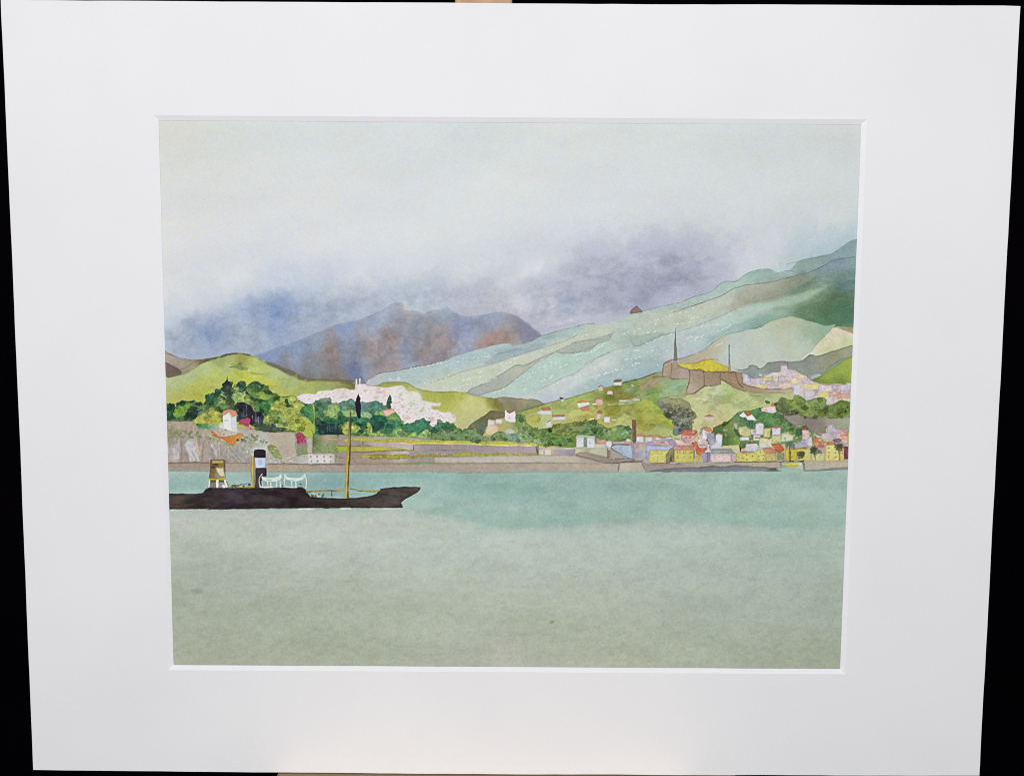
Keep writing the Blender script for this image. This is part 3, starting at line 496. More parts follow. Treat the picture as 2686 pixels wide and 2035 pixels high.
('poly',[(-179.3,2.8),(-159.1,-4.5),(-137.6,-8.2),(-101.5,-1.2),(-77.2,-2.8),(-30.4,-3.1),(-2.5,.3),(19,1.6),(40.8,-2.1),(75.6,-12.3),(103.9,-8.8),(157.4,-9.2),(182.4,-9.3),(182.9,34.7),(82,35.9),(57.7,36.3),(-38.3,36.6),(-110,37.1),(-179.5,36.8)],[(-170,2.8,(165,175,80)),(-137.8,2.6,(140,150,80)),(-167,24.3,(165,155,142)),(-138.2,24.2,(165,158,145)),(-77.5,23.8,(165,150,140)),(-95.2,5.9,(95,140,90)),(-66.6,5.8,(80,135,95)),(-52.3,16.5,(120,160,90)),(-6,12.6,(180,175,110)),(11.9,16.1,(120,150,80)),(-6,25.5,(170,155,150)),(54.5,5.9,(150,160,80)),(114.8,-1.7,(190,196,135)),(147,-1.9,(140,160,80)),(158.2,12.5,(150,140,130)),(88.9,21.1,(195,180,180)),(107.7,21,(190,185,190)),(126.6,20.9,(195,190,165)),(148.6,18,(150,165,100)),(148.8,23.5,(200,190,130)),(167.6,20.6,(190,165,160)),(57.4,21.3,(190,170,165)),(57.5,29.5,(165,160,160))],{'smooth':0,'rough':.1,'edge':0,'var':.06,'fs':3,'tag':2}),
('poly',[(-65.6,-47.5),(-55,-50.2),(-43.3,-47.1),(-31.6,-48.8),(-30.5,-46.7),(-43.3,-44.5),(-55,-46.5),(-65.7,-44.3)],(208,212,220),{'a':.25,'smooth':1,'rough':.6,'soft':1.3,'edge':0}),
('poly',[(-1.9,-52.1),(8.7,-55.4),(17.3,-51.2),(13.1,-46.9),(3.5,-49)],(208,212,220),{'a':.35,'smooth':1,'rough':.6,'soft':1.3,'edge':0}),
('poly',[(17.4,-41.6),(27.4,-43.8),(39.7,-45),(48.7,-46.1),(40.7,-43.4),(27.5,-41.7)],(208,212,220),{'a':.4,'smooth':1,'rough':.6,'soft':1.3,'edge':0}),
('poly',[(-110.1,-53.2),(-94.2,-55.9),(-78.2,-57.1),(-83.6,-53.8),(-99.5,-51.6)],(208,212,220),{'a':.35,'smooth':1,'rough':.6,'soft':1.3,'edge':0}),
('line',[(5.1,-42.6),(10.9,-44.3),(19.4,-47),(24.7,-49.1)],.291,(150,150,170),.35,{}),
('line',[(-163.7,-32.1),(-152,-34.8),(-137,-37),(-126.3,-39.2)],.291,(140,155,182),.25,{}),
('line',[(17.4,-35.8),(21.6,-38.5),(29.1,-40.1)],.311,(140,140,162),.4,{}),
('poly',[(-177.8,-24.5),(-175.3,-24.1),(-172.9,-23.1),(-169.3,-21.8),(-164,-21.1),(-158.7,-21.1),(-155.1,-21.7),(-149.4,-22.5),(-155.2,-18.9),(-158.8,-17.1),(-164.2,-14.5),(-169.6,-12.7),(-176.8,-11.2),(-178.2,-10.8)],[(-174.7,-22.3,(172,162,154)),(-169.4,-19.9,(165,155,140)),(-173.1,-15.2,(115,95,82)),(-164.1,-18.8,(160,150,130)),(-164.2,-15.2,(145,135,100)),(-156.9,-20.7,(120,100,75)),(-155.1,-21.4,(110,90,70)),(-160.2,-17.8,(150,145,110))],{'smooth':1,'edge':.15,'tag':2}),
('poly',[(-178,-19.5),(-176.2,-19.1),(-173,-17.3),(-169.9,-15.4),(-169.2,-13.8),(-172.1,-12.3),(-178.2,-11.2)],[(-176.6,-17,(118,102,96)),(-173.1,-15.2,(108,90,82)),(-175.7,-11.9,(110,80,70))],{'smooth':1,'edge':.12,'tag':2}),
('line',[(-177.1,-24.1),(-174.6,-23.6),(-169.3,-21.7),(-164,-21),(-158.7,-21.1),(-154.4,-21.6),(-150.8,-22.3)],.388,(120,98,80),.6,{}),
('line',[(-169.9,-15.6),(-166.6,-17),(-162.3,-19.9),(-157.3,-20.8),(-151.5,-21.6)],.777,(118,98,62),.45,{}),
('poly',[(-178.2,-10.8),(-176.4,-11.3),(-169.6,-13),(-163.4,-15.5),(-158.7,-18.8),(-153.7,-20.6),(-149,-22.4),(-146.2,-23.5),(-142.6,-24.2),(-138.3,-24.5),(-133.3,-23.5),(-130.9,-22.6),(-125.9,-19.4),(-119.6,-16.6),(-112.5,-12.7),(-108.2,-10.9),(-104.3,-10.1),(-102.2,-10.4),(-98.6,-11),(-93.2,-10.6),(-87.9,-10),(-80.8,-9.2),(-79.5,-7),(-84.4,-2.8),(-102.3,.9),(-109.5,2.4),(-101.6,6),(-116.5,13.3),(-178.9,13.7)],[(-173.3,-8,(174,188,125)),(-166,-12.4,(180,195,145)),(-155.2,-17.8,(184,199,140)),(-144.5,-18.9,(176,190,130)),(-151.7,-13.5,(190,200,90)),(-137.5,-13.6,(192,202,68)),(-133.9,-10.8,(203,210,58)),(-159,-8.1,(188,194,78)),(-166.2,-4.4,(184,190,72)),(-173.5,-.8,(180,185,80)),(-148,-21.8,(155,170,92)),(-137.3,-21.8,(156,156,72)),(-128.5,-17.2,(190,204,102)),(-119.6,-13.7,(184,198,135)),(-112.6,-8.4,(178,192,122)),(-123.3,-7.6,(203,206,72)),(-116.2,-4.8,(184,189,82)),(-109,-5.5,(168,178,88)),(-162.7,-.9,(184,190,58)),(-176.1,-9.4,(184,194,145)),(-143,-4.6,(180,188,70)),(-126.9,-2.9,(190,198,60)),(-98.6,-8.5,(156,172,82)),(-87.9,-7.8,(146,156,72)),(-105.8,-5.5,(175,185,80)),(-82.2,-7.8,(118,122,58)),(-93.2,-9.6,(160,172,90))],{'smooth':1,'rough':.08,'edge':.08,'var':.04,'fs':4,'warp':3,'tag':2}),
('poly',[(-178.2,-10.8),(-169.6,-12.7),(-158.7,-18.5),(-149.4,-22.1),(-151.6,-17.8),(-160.3,-12.8),(-169.8,-4.4),(-178.5,-.8)],(172,186,128),{'a':.35,'smooth':1,'soft':2,'edge':0}),
('poly',[(-133,-23.3),(-119.6,-16.6),(-104.3,-10.2),(-95,-10.6),(-79.7,-8.9),(-87.9,-5.6),(-102.2,-4.8),(-112.6,-4.8),(-123.2,-11.9)],(168,180,116),{'a':.35,'smooth':1,'soft':2,'edge':0}),
('line',[(-149.4,-22.2),(-146.2,-23.4),(-142.2,-24.1),(-138,-24.3),(-133.3,-23.4)],.971,(74,84,42),.8,{'tag':2}),
('line',[(-133.3,-23.4),(-129.5,-21.5),(-125.9,-19.3)],.466,(120,110,80),.5,{}),
('poly',[(-125.9,-19.3),(-119.6,-16.9),(-112.5,-13),(-107.2,-10.9),(-104.3,-10.1),(-102.2,-10.4),(-87.9,-10),(-80.4,-9.2),(-80.7,-10.7),(-87.9,-11),(-95,-11.4),(-102.1,-11.3),(-105.4,-12),(-112.5,-15.6),(-119.5,-18.4),(-124.5,-20.1)],(112,98,74),{'a':.75,'smooth':1,'soft':.35,'edge':.1,'tag':1}),
('poly',[(-94.3,-13.5),(-87.9,-11),(-82.2,-9.5),(-80.7,-10),(-86.4,-11.4),(-90.7,-13.2)],(96,84,78),{'a':.35,'smooth':1,'soft':.6}),
('line',[(-150.8,-21.9),(-155.1,-20.8),(-160.2,-18.8)],.971,(100,85,50),.5,{}),
('line',[(-87.2,-9.7),(-81.5,-8.9),(-79.7,-7.1)],.583,(90,88,45),.6,{}),
('poly',[(-144.2,-17.5),(-140.9,-18.2),(-139.1,-19.5),(-138.4,-18.3),(-136.3,-17.4),(-137.4,-16.1),(-141.7,-16.8)],(112,142,82),{'a':.75,'smooth':1,'rough':.3,'soft':.1}),
('line',[(-139.1,-19.7),(-139.1,-18.3)],.388,(90,115,70),.7,{}),
('blob',-134.6,-15.6,1.05,.63,(222,222,200),.9,{}),
('blob',-135.6,-16.8,1.4,.7,(150,148,85),.5,{'soft':.2}),
('line',[(-133.5,-14.5),(-130.3,-13.8),(-126.8,-13.5)],.971,(128,145,72),.6,{}),
('line',[(-142.4,-15.5),(-139.9,-13.9),(-137.5,-11.8)],1.553,(170,176,50),.4,{}),
('poly',[(-77.2,-7.9),(-73.6,-8.6),(-70.1,-7.7),(-67.6,-8.2),(-64.7,-9.6),(-59.3,-10.1),(-52.9,-9.8),(-49.3,-7.7),(-45.1,-6.2),(-37.9,-5.2),(-30.4,-5.2),(-31.1,-5.4),(-25.7,-5.1),(-21.1,-4.5),(-17.9,-3.3),(-13.2,-2.5),(-8.6,-2),(-5,-1.8),(-3.6,-.4),(-2.9,1.8),(-2.1,5.7),(-1.4,8.3),(-10.7,12.7),(-13.2,15.9),(-20.3,17.8),(-38.3,16.5),(-63,9.4),(-77.3,2.2)],[(-31.1,-3.5,(172,178,58)),(-36.5,-1.6,(178,184,72)),(-20.4,1.9,(203,207,128)),(-23.9,7.3,(198,200,125)),(-13.2,.0,(198,203,115)),(-7.9,-1.1,(148,153,60)),(-4.6,1.1,(138,128,60)),(-22.2,12,(190,186,140)),(-13.2,3.6,(202,205,130)),(-16.8,9.1,(196,196,135)),(-25.7,-1.7,(185,190,82)),(-59.3,-9.4,(160,170,68)),(-52.2,-8.7,(165,175,75)),(-41.5,-3,(178,184,68)),(-34.4,.2,(180,188,75)),(-48.6,-5.2,(188,193,108)),(-37.9,2,(188,192,85))],{'smooth':1,'edge':.12,'var':.04,'tag':2}),
('line',[(-67.6,-8.2),(-64.7,-9.6),(-59.3,-10.1),(-52.9,-9.7),(-49.3,-7.6),(-45.1,-6.1),(-37.9,-5),(-30.4,-5.1),(-31.1,-5.3),(-25.7,-5),(-21.1,-4.5),(-17.9,-3.3),(-13.2,-2.4)],.388,(128,126,62),.6,{'tag':2}),
('poly',[(-7.9,-.7),(-6.1,-1.8),(-3.9,-.4),(-2.5,5.4),(-5,3.9),(-6.8,1.4)],(130,125,55),{'a':.6,'smooth':1,'soft':.2}),
('poly',[(-6.1,-1.8),(-3.9,-2.5),(.3,-2.5),(3.9,-2.2),(7.9,-1.5),(11.8,-1.7),(15.4,-.8),(17.9,.5),(20.4,.6),(15.4,2.6),(10,3.9),(4,5.4),(-.7,6.4),(-2.5,5.4),(-3.2,2.5)],[(-2.5,-1.1,(150,145,120)),(8.2,-.5,(166,155,120)),(1.1,1.7,(130,125,102)),(10,2.8,(126,132,110)),(14.7,1.7,(145,145,118)),(-.7,4.6,(140,135,100)),(4.6,-.4,(150,142,112))],{'smooth':1,'edge':.14,'tag':2}),
('poly',[(-21.4,14.9),(-20.4,12.7),(-18.2,10.9),(-13.2,7.7),(-9.6,5.3),(-6.8,4.8),(-2.5,5.8),(-1,7.5),(-3.9,8.8),(-6.7,9.9),(-10.3,9.2),(-11,11.9),(-11.6,14.8),(-13.2,17.4),(-15,17.6),(-16.8,14.5),(-18.9,14.2)],[(-6,6.5,(118,112,80)),(-12.5,9.1,(112,105,76)),(-13.9,12.7,(96,118,92)),(-18.2,12.3,(130,125,90)),(-12.5,16.3,(100,98,70)),(-2.5,6.8,(125,118,80))],{'smooth':1,'edge':.14,'tag':2}),
('line',[(-20,14.2),(-18.2,11.1),(-13.2,7.7),(-9.6,5.3),(-6.8,4.8),(-2.5,5.7)],.388,(95,90,62),.5,{}),
('poly',[(4,5.9),(10,3.9),(15.4,2.1),(20.7,.5),(26.5,-1.1),(29.7,-1.7),(36.8,-3.8),(40.8,-4.9),(38.6,-4.4),(46.4,-6.9),(49.6,-7.7),(55,-9.3),(59.2,-10.3),(64.9,-11.8),(68.5,-12.6),(75.5,-15.4),(79.4,-16.2),(93.4,-16),(118,-14),(150.3,-9.1),(178.1,-10.7),(179.3,19.6),(104.6,20.1),(33.2,20.5),(4.8,23.5),(4,12.6)],[(13.6,5.3,(162,178,85)),(8.3,7.1,(150,165,85)),(29.7,1.6,(165,182,95)),(11.9,8.2,(190,190,100)),(26.2,10.6,(185,188,115)),(36.9,6.9,(196,192,105)),(20.8,8.8,(188,196,130)),(36.5,-3,(168,183,88)),(43.6,-4.9,(162,178,82)),(54.3,-3.1,(138,143,45)),(61.5,-2.1,(148,143,58)),(64.9,-10.4,(148,173,78)),(68.6,-5,(148,158,98)),(73.9,-8.7,(163,150,108)),(84.6,-9.8,(148,173,128)),(89.9,-10.6,(148,178,142)),(72.2,-5.8,(138,168,98)),(75.8,-3.3,(126,168,66)),(54.4,4.1,(163,163,48)),(61.6,2.2,(168,173,78)),(47.3,7.7,(190,185,85)),(40.2,7.8,(196,190,85)),(58.1,9.5,(194,199,118)),(56.1,-2.1,(150,150,55)),(93.8,3.8,(198,203,142)),(100.8,-1.6,(198,200,148)),(93.6,-3,(192,192,135)),(108.1,1.9,(198,196,148)),(97.6,11,(203,198,143)),(111.1,-5.3,(186,198,128)),(121.9,-1.7,(190,200,133)),(107.9,7.4,(200,190,138)),(114.9,3.7,(198,198,138)),(129.2,.0,(190,200,133)),(136.2,-4.4,(180,188,130)),(113,-3.5,(180,196,120)),(107.5,-6.7,(200,208,160))],{'smooth':1,'rough':.08,'edge':.08,'var':.05,'fs':3,'warp':2,'tag':2}),
('line',[(4.3,5.7),(10,3.9),(15.4,2.1),(20.7,.5),(26.5,-1.1),(29.7,-1.7),(36.8,-3.8),(40.8,-4.9),(38.6,-4.4),(46.4,-6.9)],.388,(82,98,62),.75,{'tag':2}),
('line',[(59.2,-10.3),(64.9,-11.8),(68.5,-12.6),(75.5,-15.4),(76.6,-15.6)],.505,(72,92,66),.8,{'tag':2}),
('line',[(66.8,-8.3),(70.6,-10.1),(73.1,-12.6),(75.6,-13.4),(79.1,-13.5)],.505,(130,98,58),.7,{}),
('poly',[(67.1,-7.9),(71,-10.1),(73.8,-12.6),(79.1,-13.4),(84.2,-12.7),(79.2,-11.2),(75.7,-8.7),(70.4,-6.5)],(168,150,118),{'a':.7,'smooth':1,'soft':.2,'edge':.08}),
('blob',62.5,-7,3.16,1.4,(150,170,135),.7,{'soft':.2,'rot':-.2}),
('poly',[(49.3,-3.8),(57.9,-5),(65,-3.9),(66.9,-2.1),(57.9,-1),(50.1,-1.3)],[(50.8,-2.8,(135,140,42)),(63.3,-2.1,(155,140,60))],{'a':.75,'smooth':1,'soft':.25}),
('poly',[(50.1,2.3),(58,1.9),(57.3,5.5),(53.1,6.2)],(150,155,40),{'a':.7,'smooth':1,'soft':.25}),
('poly',[(78.6,-5.1),(86.4,-9.8),(91.3,-12),(91.4,-8.8),(86.4,-5.9),(79.4,-2.9)],(150,182,142),{'a':.55,'smooth':1,'soft':.4,'edge':0}),
('line',[(93.7,-2.1),(99,-2.2),(103.7,-1.7),(107.3,-1.1)],.699,(226,222,200),.8,{'taper':2}),
('line',[(79,-2.4),(82.9,-3.3),(88.3,-3.5)],.505,(110,128,98),.6,{}),
('line',[(88.6,-3.5),(97.2,-3.8),(104.3,-4.2),(111.5,-3.1)],.388,(165,165,120),.5,{}),
('blob',107.9,-6,3.86,2.46,(204,210,170),.6,{'soft':.4}),
('line',[(57.6,-1),(63.3,-1.1)],.621,(238,238,222),.95,{'dry':.1}),
('line',[(64,-1.4),(68.1,-1.6)],.66,(240,240,226),.95,{'dry':.1}),
('poly',[(57.6,-.3),(63.3,-.9),(67.2,-1.1),(65.1,.4),(58,1.5)],(178,200,160),{'a':.7,'smooth':1}),
('line',[(51.5,1),(56.2,.8)],.777,(214,198,180),.7,{}),
('poly',[(64.6,2.2),(66.7,-.8),(69.9,-1.5),(73.1,-1.6),(75.8,.3),(78.6,3),(81.9,5.6),(84.1,8.3),(86,9.8),(85.9,13),(85.3,14.4),(81.5,12.3),(79.8,10.3),(75,13.6),(71.8,14.7),(67.8,13.7),(66.7,12),(66.6,7.6)],[(67.8,.0,(175,190,70)),(73.2,.0,(176,192,66)),(75.9,3.5,(178,194,62)),(81.4,8.4,(182,198,62)),(84.1,11.9,(182,200,60)),(69.3,9,(168,166,52)),(73.4,11.9,(172,168,60)),(76,9.8,(170,172,58)),(67.3,4.9,(168,170,66)),(73.3,5.7,(176,184,62))],{'smooth':1,'edge':.07,'tag':2}),
('poly',[(77.1,.9),(77.2,-1.1),(79,-2),(84.7,-2.9),(88.7,-2.6),(93.4,-.5),(95.2,3.1),(97.4,5.3),(97.7,7.4),(95.5,9.2),(96,14),(90.2,16.3),(85.7,16.6),(86.1,10.4),(83.2,7.5),(79.5,3.6)],[(81.2,-1.1,(160,158,110)),(88.3,-.5,(165,160,108)),(83.1,3.5,(130,130,112)),(88.5,5.7,(132,135,112)),(90.4,11.1,(122,128,116)),(93.8,3.8,(145,145,105)),(79.4,1.4,(132,142,142)),(88.7,14.4,(120,132,128)),(93.9,9.3,(130,132,110))],{'smooth':1,'rough':.18,'edge':.16,'tag':4}),
('dabs',[(81.2,1.4),(93.7,1.3),(95.5,13.6),(86.9,15.8),(86.1,10)],45,.78,.78,[(105,108,92),(150,148,125),(112,120,112),(95,98,88)],{'a':.4,'seed':20}),
('poly',[(87.5,-20.4),(92.5,-20.5),(96.8,-20.6),(100.3,-22.1),(105.7,-22.9),(106.4,-21.9),(110.7,-20),(114.1,-18.5),(114,-16.4),(103.7,-16),(98.7,-16.3),(91.5,-17.7)],[(91.5,-19.9,(225,210,60)),(98.6,-19.6,(222,196,25)),(105.7,-19.6,(228,208,25)),(100.4,-21,(226,206,40)),(107.2,-18.9,(228,208,22)),(112.6,-17.5,(215,195,40))],{'smooth':1,'edge':.22,'var':.1,'tag':3,'ew':.3}),
('line',[(91.1,-20.6),(96.8,-20.7),(100.3,-22.2),(105.3,-23),(108.5,-22.5)],.388,(150,130,60),.6,{}),
('dabs',[(90.4,-19.9),(100.3,-21.5),(109.3,-20.3),(109.4,-17.1),(96.9,-17.4)],24,.58,.31,[(190,170,20),(240,225,80),(180,165,30)],{'a':.7,'seed':22,'ang':-.4}),
('poly',[(79.3,-13.6),(79.7,-18),(80.1,-20),(81.5,-21.1),(84.3,-22.4),(87,-22.4),(87.3,-19.8),(89.7,-18.6),(93.1,-17.9),(93.3,-16.3),(93.7,-17.3),(96.9,-17.2),(100.5,-17),(101.4,-16.4),(101.9,-16.4),(103.7,-16.4),(110.8,-16.3),(114,-16.8),(117.3,-16.5),(120.8,-16),(121.3,-10.6),(123.9,-9.3),(128.9,-8.1),(134.3,-7.6),(139.6,-7.5),(147.6,-8.3),(148,-5.5),(139.7,-5.1),(132.6,-5.4),(127.2,-5.4),(121.8,-6.3),(118.2,-7.5),(114.6,-9.4),(110.2,-12.3),(110,-9.8),(103.9,-8.7),(102.4,-8.7),(98.9,-6.7),(96.1,-4.8),(91.8,-4.4),(93.1,-11.9),(89.9,-12.2),(84.2,-12.6),(82.7,-13.6)],[(81.6,-16.6,(180,160,140)),(85.5,-16.6,(160,140,122)),(89.8,-15.2,(176,162,150)),(97,-14.2,(160,142,120)),(95.3,-7.7,(182,168,148)),(104.1,-13.2,(152,132,108)),(103.5,-10.3,(165,148,122)),(105.6,-13.2,(158,140,115)),(112.7,-13.9,(158,135,108)),(119.5,-14,(160,132,102)),(116.4,-9.6,(165,138,112)),(125.4,-7.2,(165,142,118)),(136.1,-6.5,(180,160,138)),(145,-6.2,(190,175,150))],{'rough':.1,'edge':.22,'var':.08,'tag':3,'ew':.3}),
('line',[(79.8,-13.6),(80.1,-19.8),(81.5,-21.1),(84.3,-22.4),(87,-22.4)],.466,(105,82,62),.75,{'tag':3}),
('line',[(84,-20.9),(84.4,-18.1),(84,-13)],.388,(105,82,62),.6,{'tag':3}),
('line',[(87.3,-19.8),(89.7,-18.4),(93.1,-18)],.427,(105,82,62),.6,{'tag':3}),
('line',[(93.1,-17.7),(93.7,-15.2),(93.5,-10.9),(91.8,-4.8)],.505,(105,82,62),.75,{'tag':3}),
('line',[(100.5,-17),(101.3,-13.9),(101.5,-9.5),(103.2,-8.7)],.505,(105,82,62),.7,{'tag':3}),
('line',[(101.5,-9.2),(98.9,-7),(96.1,-5),(91.8,-4.4)],.466,(105,82,62),.7,{'tag':3}),
('line',[(79.5,-13.5),(82.7,-13.5),(84.2,-12.7),(88.4,-12.3)],.35,(105,82,62),.55,{'tag':3}),
('line',[(79.1,-13.5),(81.3,-13.4)],.583,(105,82,62),.4,{'tag':3}),
('line',[(109.8,-16.1),(109.7,-12.8),(113.1,-11.1),(117.1,-9.6)],.388,(105,82,62),.6,{'tag':3}),
('line',[(117.3,-16.4),(118.1,-13.2),(119.6,-10),(121.8,-8)],.505,(105,82,62),.7,{'tag':3}),
('line',[(120.8,-15.9),(121.3,-10.7)],.388,(105,82,62),.5,{'tag':3}),
('line',[(121.3,-10.5),(125.3,-8.8),(130.7,-7.9),(136.1,-7.5),(141.4,-7.6),(147.6,-8.3)],.466,(105,82,62),.75,{'tag':3}),
('line',[(147.6,-8.3),(148.1,-5.5)],.466,(105,82,62),.75,{'tag':3}),
('line',[(121.8,-6.3),(126.2,-4.3),(131.2,-3.6)],.311,(105,82,62),.4,{'tag':3}),
('line',[(110.2,-12.8),(114.6,-9.4),(121.8,-6.3)],.388,(105,82,62),.55,{'tag':3}),
('line',[(103.9,-8.7),(108.2,-9.4),(109.9,-10)],.35,(105,82,62),.5,{'tag':3}),
('line',[(93.5,-17.2),(95.1,-17),(95.5,-17.6),(97.6,-17),(98.1,-17.6),(100.5,-16.7),(101.4,-16.4),(102.6,-16),(103.5,-16.7),(106.2,-15.9),(107.1,-16.6),(109.4,-15.9),(110.4,-16.6),(111.6,-16.1)],.583,(120,95,72),.7,{'tag':3}),
('line',[(105.9,-15.9),(106.9,-16.4),(108.4,-15.9),(109.4,-16.5),(111.6,-15.8),(112.6,-16.4),(114.4,-15.9),(117.3,-16.5)],.583,(115,88,62),.7,{'tag':3}),
('poly',[(85.8,-38.8),(86,-38.8),(86.4,-32),(87.1,-25.9),(87.2,-22.2),(85,-22.2),(85.3,-27.4),(85.5,-33.8)],(118,116,108),{'a':.85,'edge':.22,'tag':3,'ew':.3}),
('line',[(85.9,-38.8),(86.1,-22.4)],.194,(85,82,78),.7,{}),
('line',[(113.8,-30.4),(113.8,-24),(113.8,-19.7)],.466,(104,108,104),.85,{'dry':.2,'tag':3}),
('poly',[(113.6,-24),(114.2,-25.4),(114.6,-19.7),(115.3,-16.4),(113.3,-16.4),(113.8,-19.7)],(160,146,120),{'a':.8,'tag':3,'edge':.22,'ew':.3}),
('line',[(114,-29.7),(114.3,-19.7)],.233,(130,132,126),.6,{}),
('blob',84.5,-21.7,.56,.42,(206,206,200),.8,{}),
('poly',[(115.8,-17.7),(118.7,-17.5),(121.5,-17.6),(123.6,-18.3),(124.3,-19.5),(126.4,-19.8),(128.2,-19.3),(129.7,-18),(132.1,-19.1),(133.2,-20.5),(134.6,-21.5),(141,-22),(145.6,-21.6),(151.6,-22.5),(154.8,-24.8),(156.9,-25.4),(159,-24.9),(164,-26.1),(167.5,-27.5),(172.7,-29.1),(177.7,-30.6),(177.9,-25.1),(171.2,-22.5),(165,-18.2),(162.6,-14.6),(156.6,-12),(150.1,-15.6),(139.4,-16.2),(134.1,-13.3),(127,-12.9),(123.7,-15.1),(120.5,-15.9)],[(125.1,-16.9,(135,150,146)),(130.5,-15.5,(145,158,150)),(135.7,-19.1,(138,142,138)),(148.2,-19.9,(140,150,142)),(155.2,-23.5,(138,145,136)),(157.1,-19.2,(140,150,138)),(164.1,-22.8,(148,150,135)),(172.8,-27.2,(158,160,138)),(167.7,-21.4,(138,142,100)),(142.8,-20.6,(145,140,140)),(121.5,-16.5,(165,172,172)),(153.6,-15.6,(150,155,155)),(176.4,-27.2,(150,150,125))],{'smooth':1,'edge':.16,'tag':2}),
('line',[(116.5,-18.2),(118.6,-17.6),(121.5,-17.6),(123.6,-18.3),(124.3,-19.5),(126.4,-19.8),(128.2,-19.3),(129.7,-18)],.35,(92,100,98),.6,{}),
('line',[(128.6,-17.8),(131.8,-18.7),(133.2,-20.5),(134.6,-21.5),(141,-22),(145.6,-21.6),(151.6,-22.5)],.35,(92,100,98),.6,{}),
('line',[(144.2,-21.3),(144.3,-18.1)],.35,(92,100,98),.6,{}),
('line',[(154.8,-24.8),(156.9,-25.3),(159,-24.6),(164,-26.1),(167.5,-27.5),(177,-30.3)],.35,(92,100,98),.6,{}),
('poly',[(177.9,-24.7),(176.8,-24.2),(173,-22.5),(167.8,-19.2),(165,-17.4),(162.6,-14.8),(156.6,-12),(161,-10.2),(166.3,-9.9),(171.7,-10.3),(178.4,-11.1)],[(164.4,-14.2,(158,184,62)),(171.4,-18.2,(160,182,68)),(176.2,-21.5,(164,188,66)),(164.5,-11,(125,148,50)),(171.6,-11,(118,145,50)),(159.1,-12,(110,130,55)),(175.1,-14.3,(158,180,62))],{'smooth':1,'edge':.15,'tag':2}),
('poly',[(156.9,-14.7),(159.3,-15.8),(162,-14.9),(159.4,-13.8),(156.6,-13.1)],(180,195,185),{'a':.8,'smooth':1,'edge':.05}),
('poly',[(120.9,-15.6),(123.7,-15.2),(126.6,-13.2),(132.3,-14),(135.8,-16.1),(140.8,-16.8),(140.7,-20.1),(143.9,-20.1),(144.4,-18),(150,-16.6),(154,-14.8),(156.7,-12),(161,-10.2),(177.4,-10.6),(177.8,-.5),(164.9,.6),(161.2,-3.4),(155.2,-1.4),(150.5,-3.4),(148.1,-4.4),(147.7,-8.2),(139.6,-7.6),(128.9,-8.2),(121.3,-10.7)],(204,194,196),{'edge':.22,'var':.06,'tag':10,'ew':.3}),
('poly',[(121.2,-14.9),(125.1,-14.9),(125.3,-10.8),(121.3,-10.7)],(206,206,216),{'rough':.2,'edge':.22,'var':.1,'tag':10,'a':.85,'soft':.1,'ew':.3}),
('poly',[(125.2,-13.3),(130.9,-13.3),(131,-9.7),(125.3,-9.7)],(196,192,210),{'rough':.2,'edge':.22,'var':.1,'tag':10,'a':.85,'soft':.1,'ew':.3}),
('poly',[(123.7,-15.4),(126.6,-15.4),(126.6,-13.3),(123.8,-13.3)],(160,155,175),{'rough':.2,'edge':.22,'var':.1,'tag':10,'a':.85,'soft':.1,'ew':.3}),
('poly',[(131.4,-13.7),(136.9,-13.7),(137,-11.6),(131.5,-11.5)],(206,196,120),{'rough':.2,'edge':.22,'var':.1,'tag':10,'a':.85,'soft':.1,'ew':.3}),
('poly',[(128.5,-10.1),(134.6,-10.1),(134.6,-8.1),(128.6,-8.1)],(222,206,130),{'rough':.2,'edge':.22,'var':.1,'tag':10,'a':.85,'soft':.1,'ew':.3}),
('poly',[(133.1,-11.5),(139.5,-11.6),(139.6,-9.1),(133.2,-9)],(186,172,184),{'rough':.2,'edge':.22,'var':.1,'tag':10,'a':.85,'soft':.1,'ew':.3}),
('poly',[(135.8,-15.9),(139.7,-15.9),(139.8,-14.4),(135.9,-14.4)],(226,218,205),{'rough':.2,'edge':.22,'var':.1,'tag':10,'a':.85,'soft':.1,'ew':.3}),
('poly',[(140.7,-20),(143.9,-20),(144,-17.7),(140.7,-17.7)],(204,190,200),{'rough':.2,'edge':.22,'var':.1,'tag':10,'a':.85,'soft':.1,'ew':.3}),
('poly',[(140.8,-17),(145.8,-17),(145.9,-14.1),(140.9,-14.1)],(200,192,204),{'rough':.2,'edge':.22,'var':.1,'tag':10,'a':.85,'soft':.1,'ew':.3}),
('poly',[(145.8,-16.6),(150,-16.7),(150.1,-14.1),(145.9,-14.1)],(212,190,196),{'rough':.2,'edge':.22,'var':.1,'tag':10,'a':.85,'soft':.1,'ew':.3}),
('poly',[(149.7,-14.9),(153.7,-14.9),(153.7,-12.7),(149.8,-12.7)],(222,206,150),{'rough':.2,'edge':.22,'var':.1,'tag':10,'a':.85,'soft':.1,'ew':.3}),
('poly',[(139.4,-14.1),(145.9,-14.1),(146,-10.9),(139.5,-10.9)],(190,178,186),{'rough':.2,'edge':.22,'var':.1,'tag':10,'a':.85,'soft':.1,'ew':.3}),
('poly',[(139.5,-10.9),(146.7,-10.9),(146.8,-8),(139.6,-8)],(224,198,180),{'rough':.2,'edge':.22,'var':.1,'tag':10,'a':.85,'soft':.1,'ew':.3}),
('poly',[(145.9,-13.4),(150.2,-13.4),(150.3,-10.6),(146,-10.5)],(222,204,165),{'rough':.2,'edge':.22,'var':.1,'tag':10,'a':.85,'soft':.1,'ew':.3}),
('poly',[(151.6,-12.7),(156.2,-12.7),(156.3,-10.6),(151.7,-10.6)],(200,185,200),{'rough':.2,'edge':.22,'var':.1,'tag':10,'a':.85,'soft':.1,'ew':.3}),
